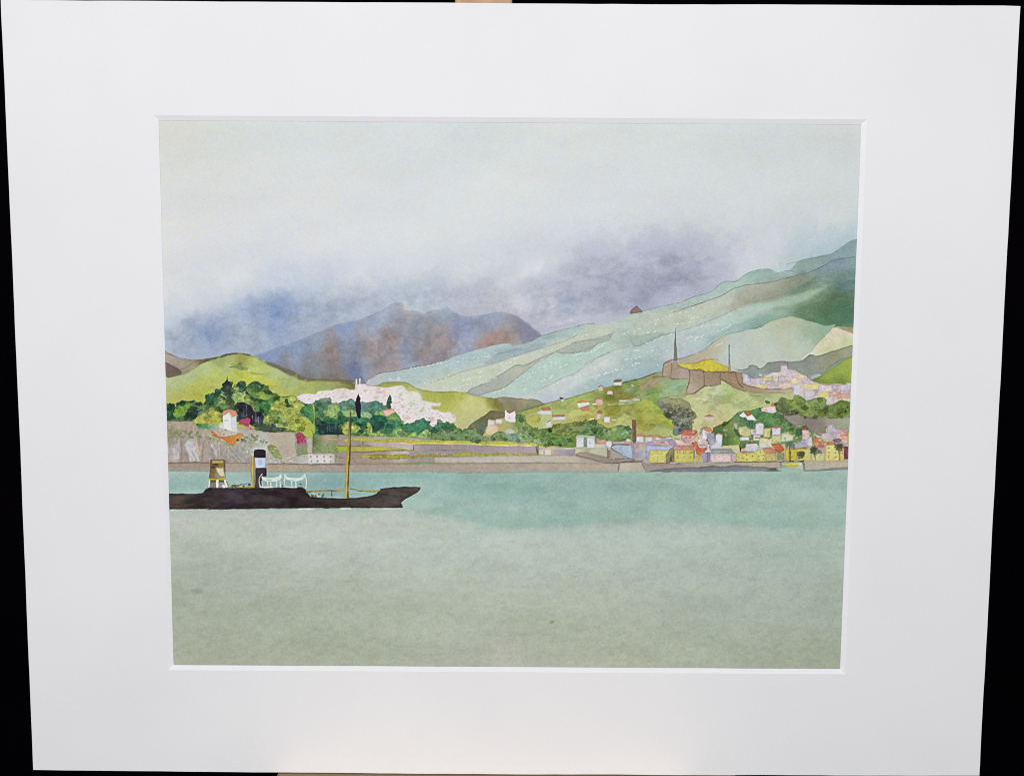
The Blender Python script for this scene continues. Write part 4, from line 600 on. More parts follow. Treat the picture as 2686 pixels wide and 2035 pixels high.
('poly',[(147.6,-10.2),(151.3,-10.2),(151.5,-4.3),(147.8,-4.2)],(200,206,218),{'rough':.2,'edge':.22,'var':.1,'tag':10,'a':.85,'soft':.1,'ew':.3}),
('poly',[(152.6,-10.6),(161,-10.6),(161.1,-7.4),(152.7,-7.3)],(224,206,130),{'rough':.2,'edge':.22,'var':.1,'tag':10,'a':.85,'soft':.1,'ew':.3}),
('poly',[(152.7,-7.2),(157.9,-7.2),(158,-2),(152.9,-1.9)],(198,196,208),{'rough':.2,'edge':.22,'var':.1,'tag':10,'a':.85,'soft':.1,'ew':.3}),
('poly',[(157.9,-7),(160.7,-7),(160.8,-3.8),(158,-3.8)],(166,160,182),{'rough':.2,'edge':.22,'var':.1,'tag':10,'a':.85,'soft':.1,'ew':.3}),
('poly',[(161.1,-7),(166.3,-7.1),(166.4,-2.6),(161.2,-2.5)],(220,208,120),{'rough':.2,'edge':.22,'var':.1,'tag':10,'a':.85,'soft':.1,'ew':.3}),
('poly',[(161.7,-9.7),(167.4,-9.8),(167.5,-6.5),(161.8,-6.5)],(214,212,216),{'rough':.2,'edge':.22,'var':.1,'tag':10,'a':.85,'soft':.1,'ew':.3}),
('poly',[(167.4,-9.6),(172.1,-9.6),(172.2,-7.1),(167.5,-7.1)],(182,168,186),{'rough':.2,'edge':.22,'var':.1,'tag':10,'a':.85,'soft':.1,'ew':.3}),
('poly',[(172,-10),(177.4,-10),(177.5,-7.1),(172.2,-7.1)],(200,196,208),{'rough':.2,'edge':.22,'var':.1,'tag':10,'a':.85,'soft':.1,'ew':.3}),
('poly',[(166.5,-6.7),(171.8,-6.7),(171.9,-3.9),(166.6,-3.8)],(204,160,140),{'rough':.2,'edge':.22,'var':.1,'tag':10,'a':.85,'soft':.1,'ew':.3}),
('poly',[(171.8,-7.1),(177.1,-7.1),(177.2,-5),(171.9,-4.9)],(196,180,196),{'rough':.2,'edge':.22,'var':.1,'tag':10,'a':.85,'soft':.1,'ew':.3}),
('poly',[(170.4,-5.3),(177.2,-5.3),(177.3,-3.2),(170.5,-3.1)],(216,160,140),{'rough':.2,'edge':.22,'var':.1,'tag':10,'a':.85,'soft':.1,'ew':.3}),
('poly',[(168,-3.1),(177.3,-3.2),(177.4,-.5),(168.1,-.4)],(224,196,172),{'rough':.2,'edge':.22,'var':.1,'tag':10,'a':.85,'soft':.1,'ew':.3}),
('poly',[(174.9,-11.1),(177.4,-11.1),(177.4,-9.3),(174.9,-9.3)],(210,206,214),{'rough':.2,'edge':.22,'var':.1,'tag':10,'a':.85,'soft':.1,'ew':.3}),
('poly',[(162.6,-4.2),(166.2,-4.2),(166.3,-2.4),(162.7,-2.4)],(222,212,140),{'rough':.2,'edge':.22,'var':.1,'tag':10,'a':.85,'soft':.1,'ew':.3}),
('dabs',[(125.2,-14),(140.8,-16.6),(150.8,-16.3),(156.6,-11.7),(155.7,-9.2),(139.6,-8),(126.7,-9)],34,1.36,1.17,[(222,212,160),(226,216,196),(220,190,130),(228,222,214),(214,160,120)],{'a':.55,'seed':33}),
('dabs',[(148.5,-10.2),(176.3,-10),(176.7,-1.4),(168.5,-.6),(150.5,-3.4)],40,1.55,1.36,[(224,214,150),(228,222,210),(216,150,116),(222,206,170),(206,204,208)],{'a':.5,'seed':34}),
('dabs',[(125.2,-12.6),(140.8,-16.2),(150.1,-15.6),(155.6,-11.7),(153.9,-9.1),(139.6,-8),(128.9,-8.6)],34,.97,.49,[(176,150,150),(160,150,175),(214,196,150),(226,220,220),(190,160,140)],{'a':.6,'seed':31}),
('dabs',[(161.7,-9.2),(176.3,-9.6),(176.6,-2.1),(168.5,-1)],22,1.17,.49,[(176,150,160),(160,145,170),(222,180,150),(226,222,224),(205,140,120)],{'a':.6,'seed':32}),
('line',[(161,-10.2),(166.3,-9.9),(174.9,-10.3)],.35,(110,96,100),.6,{}),
('line',[(157.5,-7.2),(161.1,-7)],.35,(110,96,100),.6,{}),
('line',[(123.7,-15.4),(126.6,-13.2),(131.2,-13.9)],.35,(110,96,100),.6,{}),
('line',[(150,-16.6),(154,-14.7),(154.8,-12.7)],.35,(110,96,100),.6,{}),
('line',[(143.9,-20.1),(144.4,-17.7)],.35,(110,96,100),.6,{}),
('poly',[(138.5,.3),(139.9,-.8),(140.5,-2.2),(141.9,-3.2),(143.8,-2.4),(146.3,-1.9),(148.4,-2.2),(148.9,-3.9),(151.5,-4.2),(153,-2.8),(154.1,-1.8),(155.9,-1.2),(157.7,-2.3),(159.8,-3.1),(163,-3.4),(165.3,-2.3),(164.6,.2),(168.5,.6),(170.6,-1.3),(173.4,-1.7),(177.6,-.6),(177.9,7.1),(172.3,7.5),(167,7.4),(163.4,6.5),(160.2,7.1),(153.7,7.2),(150.4,5),(146.5,6.5),(142.9,5.4),(139.5,4.3)],[(141.7,1.7,(112,128,82)),(143.6,4.6,(104,112,80)),(148.8,-.1,(134,160,72)),(152.3,-2.7,(128,152,70)),(152.5,3.5,(130,155,82)),(159.5,-.2,(142,168,86)),(161.5,4.5,(122,148,72)),(172.1,.8,(112,142,60)),(172.3,5.2,(116,142,58)),(156,1.6,(138,160,80)),(146.3,-.1,(160,184,70)),(166.8,3.4,(128,150,72)),(147.2,4.6,(110,125,80))],{'smooth':1,'rough':.15,'edge':.2,'var':.1,'tag':4}),
('blob',141.7,.7,2.46,1.76,(112,130,80),.6,{'rot':0,'soft':.1}),
('blob',142.1,3.9,2.81,1.58,(112,130,80),.6,{'rot':0,'soft':.1}),
('blob',159.5,-.9,4.21,2.11,(138,164,80),.6,{'rot':0,'soft':.1}),
('blob',151.6,-2.3,2.46,1.76,(138,164,80),.6,{'rot':0,'soft':.1}),
('blob',163,-2,2.11,1.4,(138,164,80),.6,{'rot':0,'soft':.1}),
('blob',150.2,-.8,.7,1.4,(108,134,58),.5,{'rot':0,'soft':.15}),
('blob',153.9,3.5,2.11,1.76,(108,134,58),.5,{'rot':0,'soft':.15}),
('blob',167.1,1.9,2.11,1.4,(108,134,58),.5,{'rot':0,'soft':.15}),
('blob',174.3,3.3,2.81,2.11,(108,134,58),.5,{'rot':0,'soft':.15}),
('blob',134.5,-.6,1.33,.84,(104,128,74),1,{'rot':.3,'tag':4}),
('line',[(144.7,5),(147.2,5.9),(150.4,4.4),(152.6,6.7),(156.2,7.1),(160.2,7.2)],.583,(82,84,66),.75,{}),
('line',[(166.6,7.5),(172.3,7.6),(177,7.1)],.583,(76,86,50),.7,{}),
('line',[(155.2,-1.2),(157.7,-2.3)],.505,(84,100,70),.7,{}),
('poly',[(139.1,4),(142.2,5.3),(146.5,6.6),(150.4,5.3),(153.7,7.3),(160.2,7.4),(163.4,6.7),(167,7.6),(177.9,7.4),(178.2,14.5),(166.1,12.4),(165.5,16.1),(161.9,16.9),(156.5,13.9),(152.4,11.8),(149.2,12),(145.6,9.7),(142.2,7),(139.5,5.1)],[(142.9,6.4,(152,142,136)),(149.1,8.9,(148,140,134)),(156.3,10.3,(134,124,118)),(163.6,12.5,(136,126,120)),(172.4,9.5,(162,166,142)),(167,8.1,(160,164,146)),(176.1,11.7,(158,162,142)),(160.1,14.6,(140,132,124))],{'smooth':1,'edge':.14,'tag':2}),
('line',[(139.5,4.5),(143,7.1),(146.7,10.4),(149.6,12.2)],.466,(80,92,66),.7,{}),
('poly',[(106.6,14.2),(107.7,12.4),(114.7,9.1),(118.6,5.6),(121.4,4.1),(126.4,3.3),(129.2,2.4),(131,2),(132.8,4),(136.5,4.8),(139.5,4.5),(142.2,7),(145.6,9.8),(149.2,12.2),(152.4,11.8),(156.5,13.9),(159.4,16.1),(157.8,20.5),(106.8,22.2)],[(111.6,11.7,(118,142,62)),(115.2,14.6,(92,122,70)),(109.9,14.2,(84,112,58)),(120.4,8,(108,146,106)),(129.3,5.1,(86,142,82)),(133,9,(90,146,76)),(136.6,10.8,(108,152,76)),(140.1,7.2,(92,144,80)),(145.7,12.6,(110,150,80)),(124.1,9.8,(104,148,108)),(147.6,16.2,(112,152,82)),(140.3,14.4,(112,142,90)),(118.8,12,(118,150,80)),(154.7,14.7,(108,140,80))],{'smooth':1,'rough':.12,'edge':.16,'var':.1,'tag':4}),
('dabs',[(126.4,4.4),(140.1,6.1),(147.5,14.7),(136.7,12.6),(122.3,9.8)],40,.78,.58,[(78,124,70),(120,166,90),(96,140,66)],{'a':.5,'seed':41}),
('poly',[(-110.1,-1.5),(-108.7,-2.5),(-107.3,-3.4),(-104.7,-3.8),(-100.5,-3.3),(-98.7,-4.9),(-96.9,-5.2),(-94,-5.5),(-90.8,-5.6),(-90.1,-6.2),(-86.5,-6.7),(-84,-6.7),(-82.2,-6),(-79.7,-5.7),(-79.5,-7.1),(-79,-8.6),(-73.6,-8.6),(-70.1,-7.8),(-64.7,-7.2),(-59.3,-7.8),(-55.4,-8.3),(-53.2,-6.8),(-52,-5),(-47.9,-5.5),(-45.1,-3),(-44.4,-.5),(-39.7,.6),(-35.1,.9),(-35.4,2.1),(-39.7,2.4),(-39.4,3.8),(-36.9,4.3),(-34,5.6),(-30.4,5.5),(-32.9,5.2),(-30,5.5),(-27.9,7.7),(-26.8,9.5),(-29.3,11.3),(-38.3,13.9),(-38,13.9),(-45.1,15),(-53,12.9),(-59.4,11.5),(-77.3,8),(-88,2.3),(-95.2,.5),(-100.5,1.3),(-104.1,2.4),(-107.3,.6)],[(-102.3,-2.3,(224,214,216)),(-91.5,-3.8,(222,210,212)),(-84.4,-4.9,(214,200,196)),(-77.2,-3.5,(226,216,218)),(-66.5,-2.9,(222,210,212)),(-66.5,-5.8,(218,202,204)),(-57.6,-5.1,(214,212,208)),(-52.2,.3,(220,218,214)),(-55.8,2.1,(222,216,218)),(-48.7,3.8,(216,210,210)),(-41.5,4.9,(214,214,214)),(-34.4,8.5,(226,214,216)),(-50.5,8.6,(224,208,206)),(-59.4,-1.5,(222,214,214)),(-50.4,-4.1,(210,206,180)),(-46.9,1.3,(205,210,190)),(-34.7,9.2,(220,214,220)),(-29.3,9.2,(214,210,210))],{'smooth':1,'rough':.12,'edge':.08,'var':.03,'tag':6}),
('dabs',[(-110.1,-1.5),(-108.7,-2.5),(-107.3,-3.4),(-104.7,-3.8),(-100.5,-3.3),(-98.7,-4.9),(-96.9,-5.2),(-94,-5.5),(-90.8,-5.6),(-90.1,-6.2),(-86.5,-6.7),(-84,-6.7),(-82.2,-6),(-79.7,-5.7),(-79.5,-7.1),(-79,-8.6),(-73.6,-8.6),(-70.1,-7.8),(-64.7,-7.2),(-59.3,-7.8),(-55.4,-8.3),(-53.2,-6.8),(-52,-5),(-47.9,-5.5),(-45.1,-3),(-44.4,-.5),(-39.7,.6),(-35.1,.9),(-35.4,2.1),(-39.7,2.4),(-39.4,3.8),(-36.9,4.3),(-34,5.6),(-30.4,5.5),(-32.9,5.2),(-30,5.5),(-27.9,7.7),(-26.8,9.5),(-29.3,11.3),(-38.3,13.9),(-38,13.9),(-45.1,15),(-53,12.9),(-59.4,11.5),(-77.3,8),(-88,2.3),(-95.2,.5),(-100.5,1.3),(-104.1,2.4),(-107.3,.6)],230,1.17,.43,[(214,176,176),(196,192,200),(204,160,158),(190,196,204),(236,230,228),(210,186,186),(240,234,232)],{'a':.6,'seed':51,'tag':6}),
('dabs',[(-48.7,3.8),(-30.8,7.4),(-32.6,12.8),(-53.7,12.2),(-55.8,5.7)],40,.97,.58,[(216,182,176),(190,192,200),(236,230,230),(206,168,160)],{'a':.6,'seed':52}),
('dabs',[(-79,-6.4),(-52.2,-6.6),(-48.7,3.8),(-59.4,3.9),(-63,-1.5),(-77.2,-2.8)],60,.78,.47,[(206,150,146),(186,190,198),(240,232,232),(200,196,190)],{'a':.55,'seed':53}),
('line',[(-69,-5.4),(-67.2,-5),(-64.7,-5.2)],.583,(206,140,130),.6,{}),
('blob',-85.5,-3.7,.63,.56,(204,158,150),.55,{'rot':0,'soft':.08}),
('blob',-67.2,-4.3,1.4,.49,(204,158,150),.55,{'rot':0,'soft':.08}),
('blob',-39.7,9.2,1.76,1.23,(204,158,150),.55,{'rot':0,'soft':.08}),
('blob',-52.3,8.6,1.76,1.05,(204,158,150),.55,{'rot':0,'soft':.08}),
('blob',-50.1,1.3,1.93,1.05,(176,196,150),.6,{'rot':0,'soft':.15}),
('line',[(-89.7,-4.9),(-89,-6),(-86.5,-6.6)],.311,(190,140,90),.6,{}),
('line',[(-109.4,-2.1),(-107.3,-3.3),(-104.4,-3.7)],.311,(190,140,90),.6,{}),
('line',[(-79,-6.8),(-82.2,-5.9)],.311,(190,140,90),.6,{}),
('line',[(-49.4,-5.2),(-46.9,-4.8),(-45.4,-2.3)],.311,(190,140,90),.6,{}),
('line',[(-40.1,4.2),(-37.2,3.4),(-35.8,5.6)],.311,(190,140,90),.6,{}),
('line',[(-33.3,5.3),(-30,5.7),(-29,7.3),(-27.5,8.4)],.311,(190,140,90),.6,{}),
('line',[(-38.3,4.1),(-37.2,5.6)],.311,(190,140,90),.6,{}),
('dabs',[(-110.1,-1.5),(-108.7,-2.5),(-107.3,-3.4),(-104.7,-3.8),(-100.5,-3.3),(-98.7,-4.9),(-96.9,-5.2),(-94,-5.5),(-90.8,-5.6),(-90.1,-6.2),(-86.5,-6.7),(-84,-6.7),(-82.2,-6),(-79.7,-5.7),(-79.5,-7.1),(-79,-8.6),(-73.6,-8.6),(-70.1,-7.8),(-64.7,-7.2),(-59.3,-7.8),(-55.4,-8.3),(-53.2,-6.8),(-52,-5),(-47.9,-5.5),(-45.1,-3),(-44.4,-.5),(-39.7,.6),(-35.1,.9),(-35.4,2.1),(-39.7,2.4),(-39.4,3.8),(-36.9,4.3),(-34,5.6),(-30.4,5.5),(-32.9,5.2),(-30,5.5),(-27.9,7.7),(-26.8,9.5),(-29.3,11.3),(-38.3,13.9),(-38,13.9),(-45.1,15),(-53,12.9),(-59.4,11.5),(-77.3,8),(-88,2.3),(-95.2,.5),(-100.5,1.3),(-104.1,2.4),(-107.3,.6)],120,.97,.78,[(186,150,150),(176,176,190),(244,240,238),(222,150,130),(150,160,166)],{'a':.55,'seed':57,'tag':6}),
('poly',[(-110.1,-1.5),(-108.7,-2.5),(-107.3,-3.4),(-104.7,-3.8),(-100.5,-3.3),(-98.7,-4.9),(-96.9,-5.2),(-94,-5.5),(-90.8,-5.6),(-90.1,-6.2),(-86.5,-6.7),(-84,-6.7),(-82.2,-6),(-79.7,-5.7),(-79.5,-7.1),(-79,-8.6),(-73.6,-8.6),(-70.1,-7.8),(-64.7,-7.2),(-59.3,-7.8),(-55.4,-8.3),(-53.2,-6.8),(-52,-5),(-47.9,-5.5),(-45.1,-3),(-44.4,-.5),(-39.7,.6),(-35.1,.9),(-35.4,2.1),(-39.7,2.4),(-39.4,3.8),(-36.9,4.3),(-34,5.6),(-30.4,5.5),(-32.9,5.2),(-30,5.5),(-27.9,7.7),(-26.8,9.5),(-29.3,11.3),(-38.3,13.9),(-38,13.9),(-45.1,15),(-53,12.9),(-59.4,11.5),(-77.3,8),(-88,2.3),(-95.2,.5),(-100.5,1.3),(-104.1,2.4),(-107.3,.6)],(234,230,228),{'a':.3,'smooth':1,'soft':.3,'edge':0}),
('dabs',[(-110.1,-1.5),(-108.7,-2.5),(-107.3,-3.4),(-104.7,-3.8),(-100.5,-3.3),(-98.7,-4.9),(-96.9,-5.2),(-94,-5.5),(-90.8,-5.6),(-90.1,-6.2),(-86.5,-6.7),(-84,-6.7),(-82.2,-6),(-79.7,-5.7),(-79.5,-7.1),(-79,-8.6),(-73.6,-8.6),(-70.1,-7.8),(-64.7,-7.2),(-59.3,-7.8),(-55.4,-8.3),(-53.2,-6.8),(-52,-5),(-47.9,-5.5),(-45.1,-3),(-44.4,-.5),(-39.7,.6),(-35.1,.9),(-35.4,2.1),(-39.7,2.4),(-39.4,3.8),(-36.9,4.3),(-34,5.6),(-30.4,5.5),(-32.9,5.2),(-30,5.5),(-27.9,7.7),(-26.8,9.5),(-29.3,11.3),(-38.3,13.9),(-38,13.9),(-45.1,15),(-53,12.9),(-59.4,11.5),(-77.3,8),(-88,2.3),(-95.2,.5),(-100.5,1.3),(-104.1,2.4),(-107.3,.6)],90,.97,.47,[(206,140,124),(150,160,170),(196,150,146)],{'a':.6,'seed':58,'tag':6}),
('blob',-96.9,-3.6,1.05,.42,(186,200,164),.55,{'rot':0,'soft':.12,'rough':.25}),
('blob',-87.2,-4.9,.84,.42,(186,200,164),.55,{'rot':0,'soft':.12,'rough':.25}),
('blob',-74.4,-5.4,.91,.42,(186,200,164),.55,{'rot':0,'soft':.12,'rough':.25}),
('blob',-62.9,-2.9,1.05,.56,(186,200,164),.55,{'rot':0,'soft':.12,'rough':.25}),
('blob',-55.8,-3.7,.91,.49,(186,200,164),.55,{'rot':0,'soft':.12,'rough':.25}),
('blob',-51.5,4.2,1.26,.63,(186,200,164),.55,{'rot':0,'soft':.12,'rough':.25}),
('blob',-45.1,4.2,1.05,.49,(186,200,164),.55,{'rot':0,'soft':.12,'rough':.25}),
('blob',-41.5,8.5,.91,.49,(186,200,164),.55,{'rot':0,'soft':.12,'rough':.25}),
('blob',-35.1,7.7,.84,.42,(186,200,164),.55,{'rot':0,'soft':.12,'rough':.25}),
('blob',-84.4,-2.1,1.05,.42,(186,200,164),.55,{'rot':0,'soft':.12,'rough':.25}),
('blob',-69,-1.4,1.19,.49,(186,200,164),.55,{'rot':0,'soft':.12,'rough':.25}),
('blob',-34,8.5,.91,.49,(190,200,165),.5,{'rot':0,'soft':.12}),
('blob',-36.8,6.3,.7,.42,(190,200,165),.5,{'rot':0,'soft':.12}),
('line',[(-78.7,-11.5),(-78.8,-8.6)],.66,(236,230,214),.95,{'dry':.1,'rough':.02,'tag':6}),
('line',[(-77,-11.8),(-77,-8.6)],.66,(236,230,214),.95,{'dry':.1,'rough':.02,'tag':6}),
('line',[(-80.7,-10),(-79,-10.6),(-77.2,-12.2),(-75.7,-11.5),(-75,-10),(-73.3,-8.6),(-70.4,-8),(-67.6,-8.2)],.388,(110,100,95),.6,{}),
('line',[(-77.9,-11.5),(-77.9,-8.6)],.427,(120,108,108),.7,{}),
('blob',-80,-9.5,.77,.56,(170,165,150),.6,{}),
('blob',-61.1,-11.2,.91,.84,(228,230,224),.8,{'rot':0,'tag':6}),
('blob',-56.8,-11.9,.49,1.05,(228,230,224),.8,{'rot':0,'tag':6}),
('blob',-72.2,-10.8,.7,.42,(228,230,224),.8,{'rot':0,'tag':6}),
('poly',[(-61.8,-11),(-55.8,-11.1),(-55.8,-10.3),(-61.8,-10.3)],(214,216,212),{'a':.8,'rough':.05,'edge':.12}),
('poly',[(-110.2,1.3),(-108,.2),(-104.1,2.4),(-100.9,.6),(-98.7,-.2),(-95.1,-.7),(-92.6,.5),(-88,1.4),(-86.6,.5),(-83.7,.1),(-81.5,-1.1),(-79.4,.4),(-75.8,.4),(-72.3,.7),(-69.4,.1),(-66.5,1.1),(-64.9,2.5),(-62.6,2.1),(-60.5,3.9),(-58,6.1),(-56.6,8.2),(-53.7,12.6),(-50.5,11.5),(-46.9,10.3),(-44,9.2),(-41.5,11.4),(-39.4,13.2),(-37.6,12.8),(-35.8,10.3),(-32.9,10),(-30.4,11),(-37.2,11),(-34,10),(-31.5,11.3),(-29.3,12),(-27.5,13.5),(-23.9,14.9),(-22.9,20),(-38.3,20.4),(-48.7,20.1),(-77.4,20.3),(-81.8,21.1),(-86.8,21.1),(-89.6,17.9),(-99,17.9),(-110.4,18.3)],[(-106,6,(78,140,92)),(-98.8,8.9,(62,128,84)),(-91.7,9.5,(48,124,82)),(-84.5,8.8,(52,126,78)),(-77.4,10.2,(60,134,92)),(-68.4,10.5,(36,112,86)),(-61.2,12.2,(70,138,92)),(-52.3,12.9,(70,140,98)),(-45.1,11.4,(70,140,100)),(-34.4,12.8,(80,142,96)),(-95.2,1.6,(96,136,112)),(-84.4,2.3,(86,136,116)),(-73.7,2.9,(96,144,132)),(-68.3,2.2,(84,136,124)),(-63,4.3,(100,150,132)),(-59.4,9.3,(96,160,90)),(-77.4,18.5,(108,160,74)),(-59.5,18,(120,170,96)),(-45.1,17.6,(110,158,92)),(-31.1,17.1,(105,140,90)),(-34.7,12.8,(60,140,88))],{'smooth':1,'rough':.12,'edge':.2,'var':.08,'fs':2,'tag':4}),
('blob',-98,1.6,3.16,2.11,(84,128,104),.8,{'rot':0,'tag':4}),
('blob',-94.4,-.2,2.81,1.4,(84,128,104),.8,{'rot':0,'tag':4}),
('blob',-98.8,2.3,2.11,1.76,(84,128,104),.8,{'rot':0,'tag':4}),
('blob',-95.1,-.6,3.16,1.05,(140,150,140),.6,{'rot':0,'soft':.1}),
('blob',-84.8,2.1,3.51,1.93,(92,140,122),1,{'rot':0,'tag':4}),
('blob',-81.6,1.2,2.11,2.28,(92,140,122),1,{'rot':0,'tag':4}),
('blob',-84.5,3.3,3.16,1.76,(92,140,122),1,{'rot':0,'tag':4}),
('blob',-73.7,3.3,3.51,2.46,(104,150,138),1,{'rot':0,'tag':4}),
('blob',-75.5,2.2,2.11,1.76,(104,150,138),1,{'rot':0,'tag':4}),
('blob',-68.7,2.5,3.69,2.39,(84,138,126),1,{'rot':0,'tag':4}),
('blob',-66.6,2.9,2.11,1.4,(84,138,126),1,{'rot':0,'tag':4}),
('poly',[(-63.3,2.9),(-63,.7),(-62.2,-1.8),(-61.4,-3.5),(-60.6,-1.5),(-60.7,.3),(-60.1,1),(-61.2,1.4),(-60.5,3.9),(-62.6,3.9)],(48,96,80),{'edge':.15,'tag':4}),
('poly',[(-96.3,6.3),(-94.5,3.4),(-90.9,1.2),(-88.4,1.9),(-87.3,4.4),(-88.1,6.6),(-89.5,8.8),(-92.4,9),(-95.3,8.8)],(146,182,108),{'smooth':1,'edge':.12,'tag':4}),
('poly',[(-86.6,4.4),(-83.8,4.8),(-80.9,4.8),(-79.1,5.8),(-78.8,8),(-82.4,8.4),(-85.2,7.7),(-86.6,6.2)],(150,186,112),{'smooth':1,'edge':.1,'tag':4}),
('poly',[(-76.2,6.2),(-73.7,5.6),(-71.4,6.5),(-71.3,9),(-75.2,9.1),(-76.6,8)],(160,196,140),{'smooth':1,'edge':.1,'tag':4}),
('poly',[(-69.4,6.5),(-67.3,5.2),(-64.8,5.4),(-64.4,7.6),(-68.7,7.9)],(142,184,96),{'smooth':1,'edge':.1,'tag':4}),
('poly',[(-107.7,5.3),(-104.1,2.4),(-100.9,2.4),(-98.8,3.8),(-98.1,6.7),(-96,8.8),(-96.4,11.4),(-99.6,11.8),(-102.4,10.3),(-105.3,8.9),(-107.4,7.5)],[(-104.1,4.5,(74,140,84)),(-98.8,9.6,(80,140,90)),(-102.4,7.4,(60,128,84))],{'smooth':1,'edge':.15,'tag':4}),
('poly',[(-65.1,4.7),(-62.6,4.5),(-59.4,4.3),(-58.7,5.7),(-60.9,7.5),(-64.1,7.9),(-64.6,6.1)],(226,186,166),{'edge':.1,'tag':6}),
('line',[(-65.1,4.5),(-61.9,4.6),(-59.1,3.9)],.583,(214,136,110),.8,{}),
('poly',[(-96,9.9),(-93.8,8.8),(-89.5,9),(-88.1,7.7),(-87.7,5.5),(-86.6,5.9),(-86.6,7.7),(-85.6,9.9),(-82.4,8.8),(-80.9,10.6),(-84.5,11.7),(-87.4,13.1),(-95.3,13.5)],[(-93.5,10.3,(40,122,84)),(-87.4,8.8,(40,116,70)),(-89.9,12.4,(36,96,88))],{'smooth':1,'edge':.15,'tag':4}),
('poly',[(-102.4,10.7),(-98.8,9.9),(-94.6,12.4),(-88.1,12),(-86,14.6),(-86.7,17.1),(-97.9,17.2),(-98.9,14.6),(-102.1,12.5)],(36,62,66),{'smooth':1,'rough':.2,'edge':.1,'tag':4}),
('poly',[(-88.1,13.9),(-86.3,13.1),(-86.7,16),(-85,17.8),(-87.1,18.6),(-88.2,20),(-88.5,17.5)],(34,54,52),{'smooth':1,'rough':.2,'tag':4}),
('blob',-99.6,11,2.46,1.4,(48,84,78),1,{'rot':0,'tag':4}),
('poly',[(-81.3,9.5),(-78.8,9.8),(-74.5,8.7),(-72.3,9.4),(-73.1,11.6),(-75.2,13.4),(-74.9,16.7),(-76,17),(-77.4,15.2),(-76.7,12.3),(-79.9,10.9)],[(-77.4,10.2,(60,142,96)),(-75.6,14.9,(40,110,80))],{'smooth':1,'edge':.15,'tag':4}),
('poly',[(-71.6,9.4),(-69.1,7.6),(-65.9,7.4),(-63,8.6),(-62.7,10.4),(-64.1,12.3),(-67.4,14.8),(-69.2,16.3),(-70.6,13.8),(-71.3,11.6)],[(-66.6,9,(32,112,86)),(-68.4,14.1,(36,78,72)),(-70.2,11.2,(30,96,78))],{'smooth':1,'edge':.15,'tag':4}),
('poly',[(-63.4,8.6),(-59.4,6.4),(-57.6,7.9),(-56.2,11.1),(-59.4,11.1),(-62.3,10.1)],(128,176,86),{'smooth':1,'edge':.1,'tag':4}),
('blob',-63,14.1,3.16,2.63,(68,140,96),1,{'rot':0,'tag':4}),
('blob',-59.8,11.5,3.51,2.11,(68,140,96),1,{'rot':0,'tag':4}),
('blob',-62,15.5,2.11,1.76,(68,140,96),1,{'rot':0,'tag':4}),
('blob',-51.6,14,3.86,2.46,(66,136,98),1,{'rot':0,'tag':4}),
('blob',-45.1,12.1,4.56,2.81,(66,136,98),1,{'rot':0,'tag':4}),
('blob',-46.6,15.8,2.11,2.11,(66,136,98),1,{'rot':0,'tag':4}),
('blob',-39.7,15.4,2.81,1.76,(66,136,98),1,{'rot':0,'tag':4}),
('poly',[(-87.1,12.4),(-83.8,10.9),(-80.2,11.3),(-77.4,13.1),(-76.7,15.2),(-78.5,16.3),(-81,16.4),(-84.6,17.8),(-86.7,16.4),(-86,14.6)],(172,200,88),{'smooth':1,'rough':.15,'edge':.1,'tag':4}),
('poly',[(-75.3,16.3),(-74.2,13),(-72.7,11.2),(-71.3,13),(-69.9,16.3),(-68.1,15.2),(-66.3,15.9),(-64.1,18.1),(-64.9,19.5),(-70.3,18.8),(-74.6,17.8)],(164,196,92),{'smooth':1,'rough':.12,'edge':.1,'tag':4}),
('poly',[(-81.7,17.8),(-77.4,16.3),(-74.5,17),(-69.5,18.5),(-64.5,19.9),(-73.9,20.1),(-82.5,20)],(110,166,76),{'smooth':1,'edge':.1,'tag':4}),
('poly',[(-64.2,19.2),(-61.3,17),(-56.6,14.4),(-54.8,15.1),(-53.7,16.5),(-49.4,16.9),(-47.3,19),(-48.7,20),(-59.5,20)],[(-61.3,18,(118,172,92)),(-56.6,15.5,(166,200,110)),(-50.5,18,(150,190,96))],{'smooth':1,'edge':.1,'tag':4}),
('poly',[(-47.3,19),(-45.1,16.1),(-42.6,14.7),(-40.1,16.1),(-40.5,19),(-41.6,20.1)],(152,190,112),{'smooth':1,'edge':.1,'tag':4}),
('blob',-35.1,17.2,3.16,2.11,(136,164,96),1,{'rot':0,'tag':4}),
('line',[(-71.3,9.8),(-70.6,13),(-69.2,16.3),(-67,14.5),(-63.8,12.3)],.505,(28,78,66),.65,{}),
('line',[(-81.3,9.8),(-79.9,11.3),(-77,12)],.505,(28,78,66),.65,{}),
('line',[(-64.5,17),(-61.3,15.9),(-59.8,14.4)],.505,(28,78,66),.65,{}),
('line',[(-53.7,15.5),(-51.6,16.2)],.505,(28,78,66),.65,{}),
('line',[(-47.3,17.2),(-45.5,16.1),(-44,14.7)],.505,(28,78,66),.65,{}),
('line',[(-40.5,17.2),(-37.6,16.1)],.505,(28,78,66),.65,{}),
('line',[(-87.8,14.2),(-86.3,13.1),(-86.7,16.4),(-85,17.8)],.505,(28,78,66),.65,{}),
('line',[(-94.2,12.4),(-94.1,16.4)],.233,(110,130,130),.5,{}),
('line',[(-92.8,12.4),(-92.7,16.4)],.233,(110,130,130),.5,{}),
('line',[(-91.4,12.4),(-91.3,16.4)],.233,(110,130,130),.5,{}),
('line',[(-89.9,12.4),(-89.8,16.4)],.233,(110,130,130),.5,{}),
('mottle',[(-109.5,1),(-30.4,.5),(4.7,8.9),(15.5,17.9),(13.8,21),(-38.3,20.6),(-109.7,18.3)],1.6,.16,.1,{'seed':12,'thr':.18,'only':4,'soft':.3,'sharp':4}),
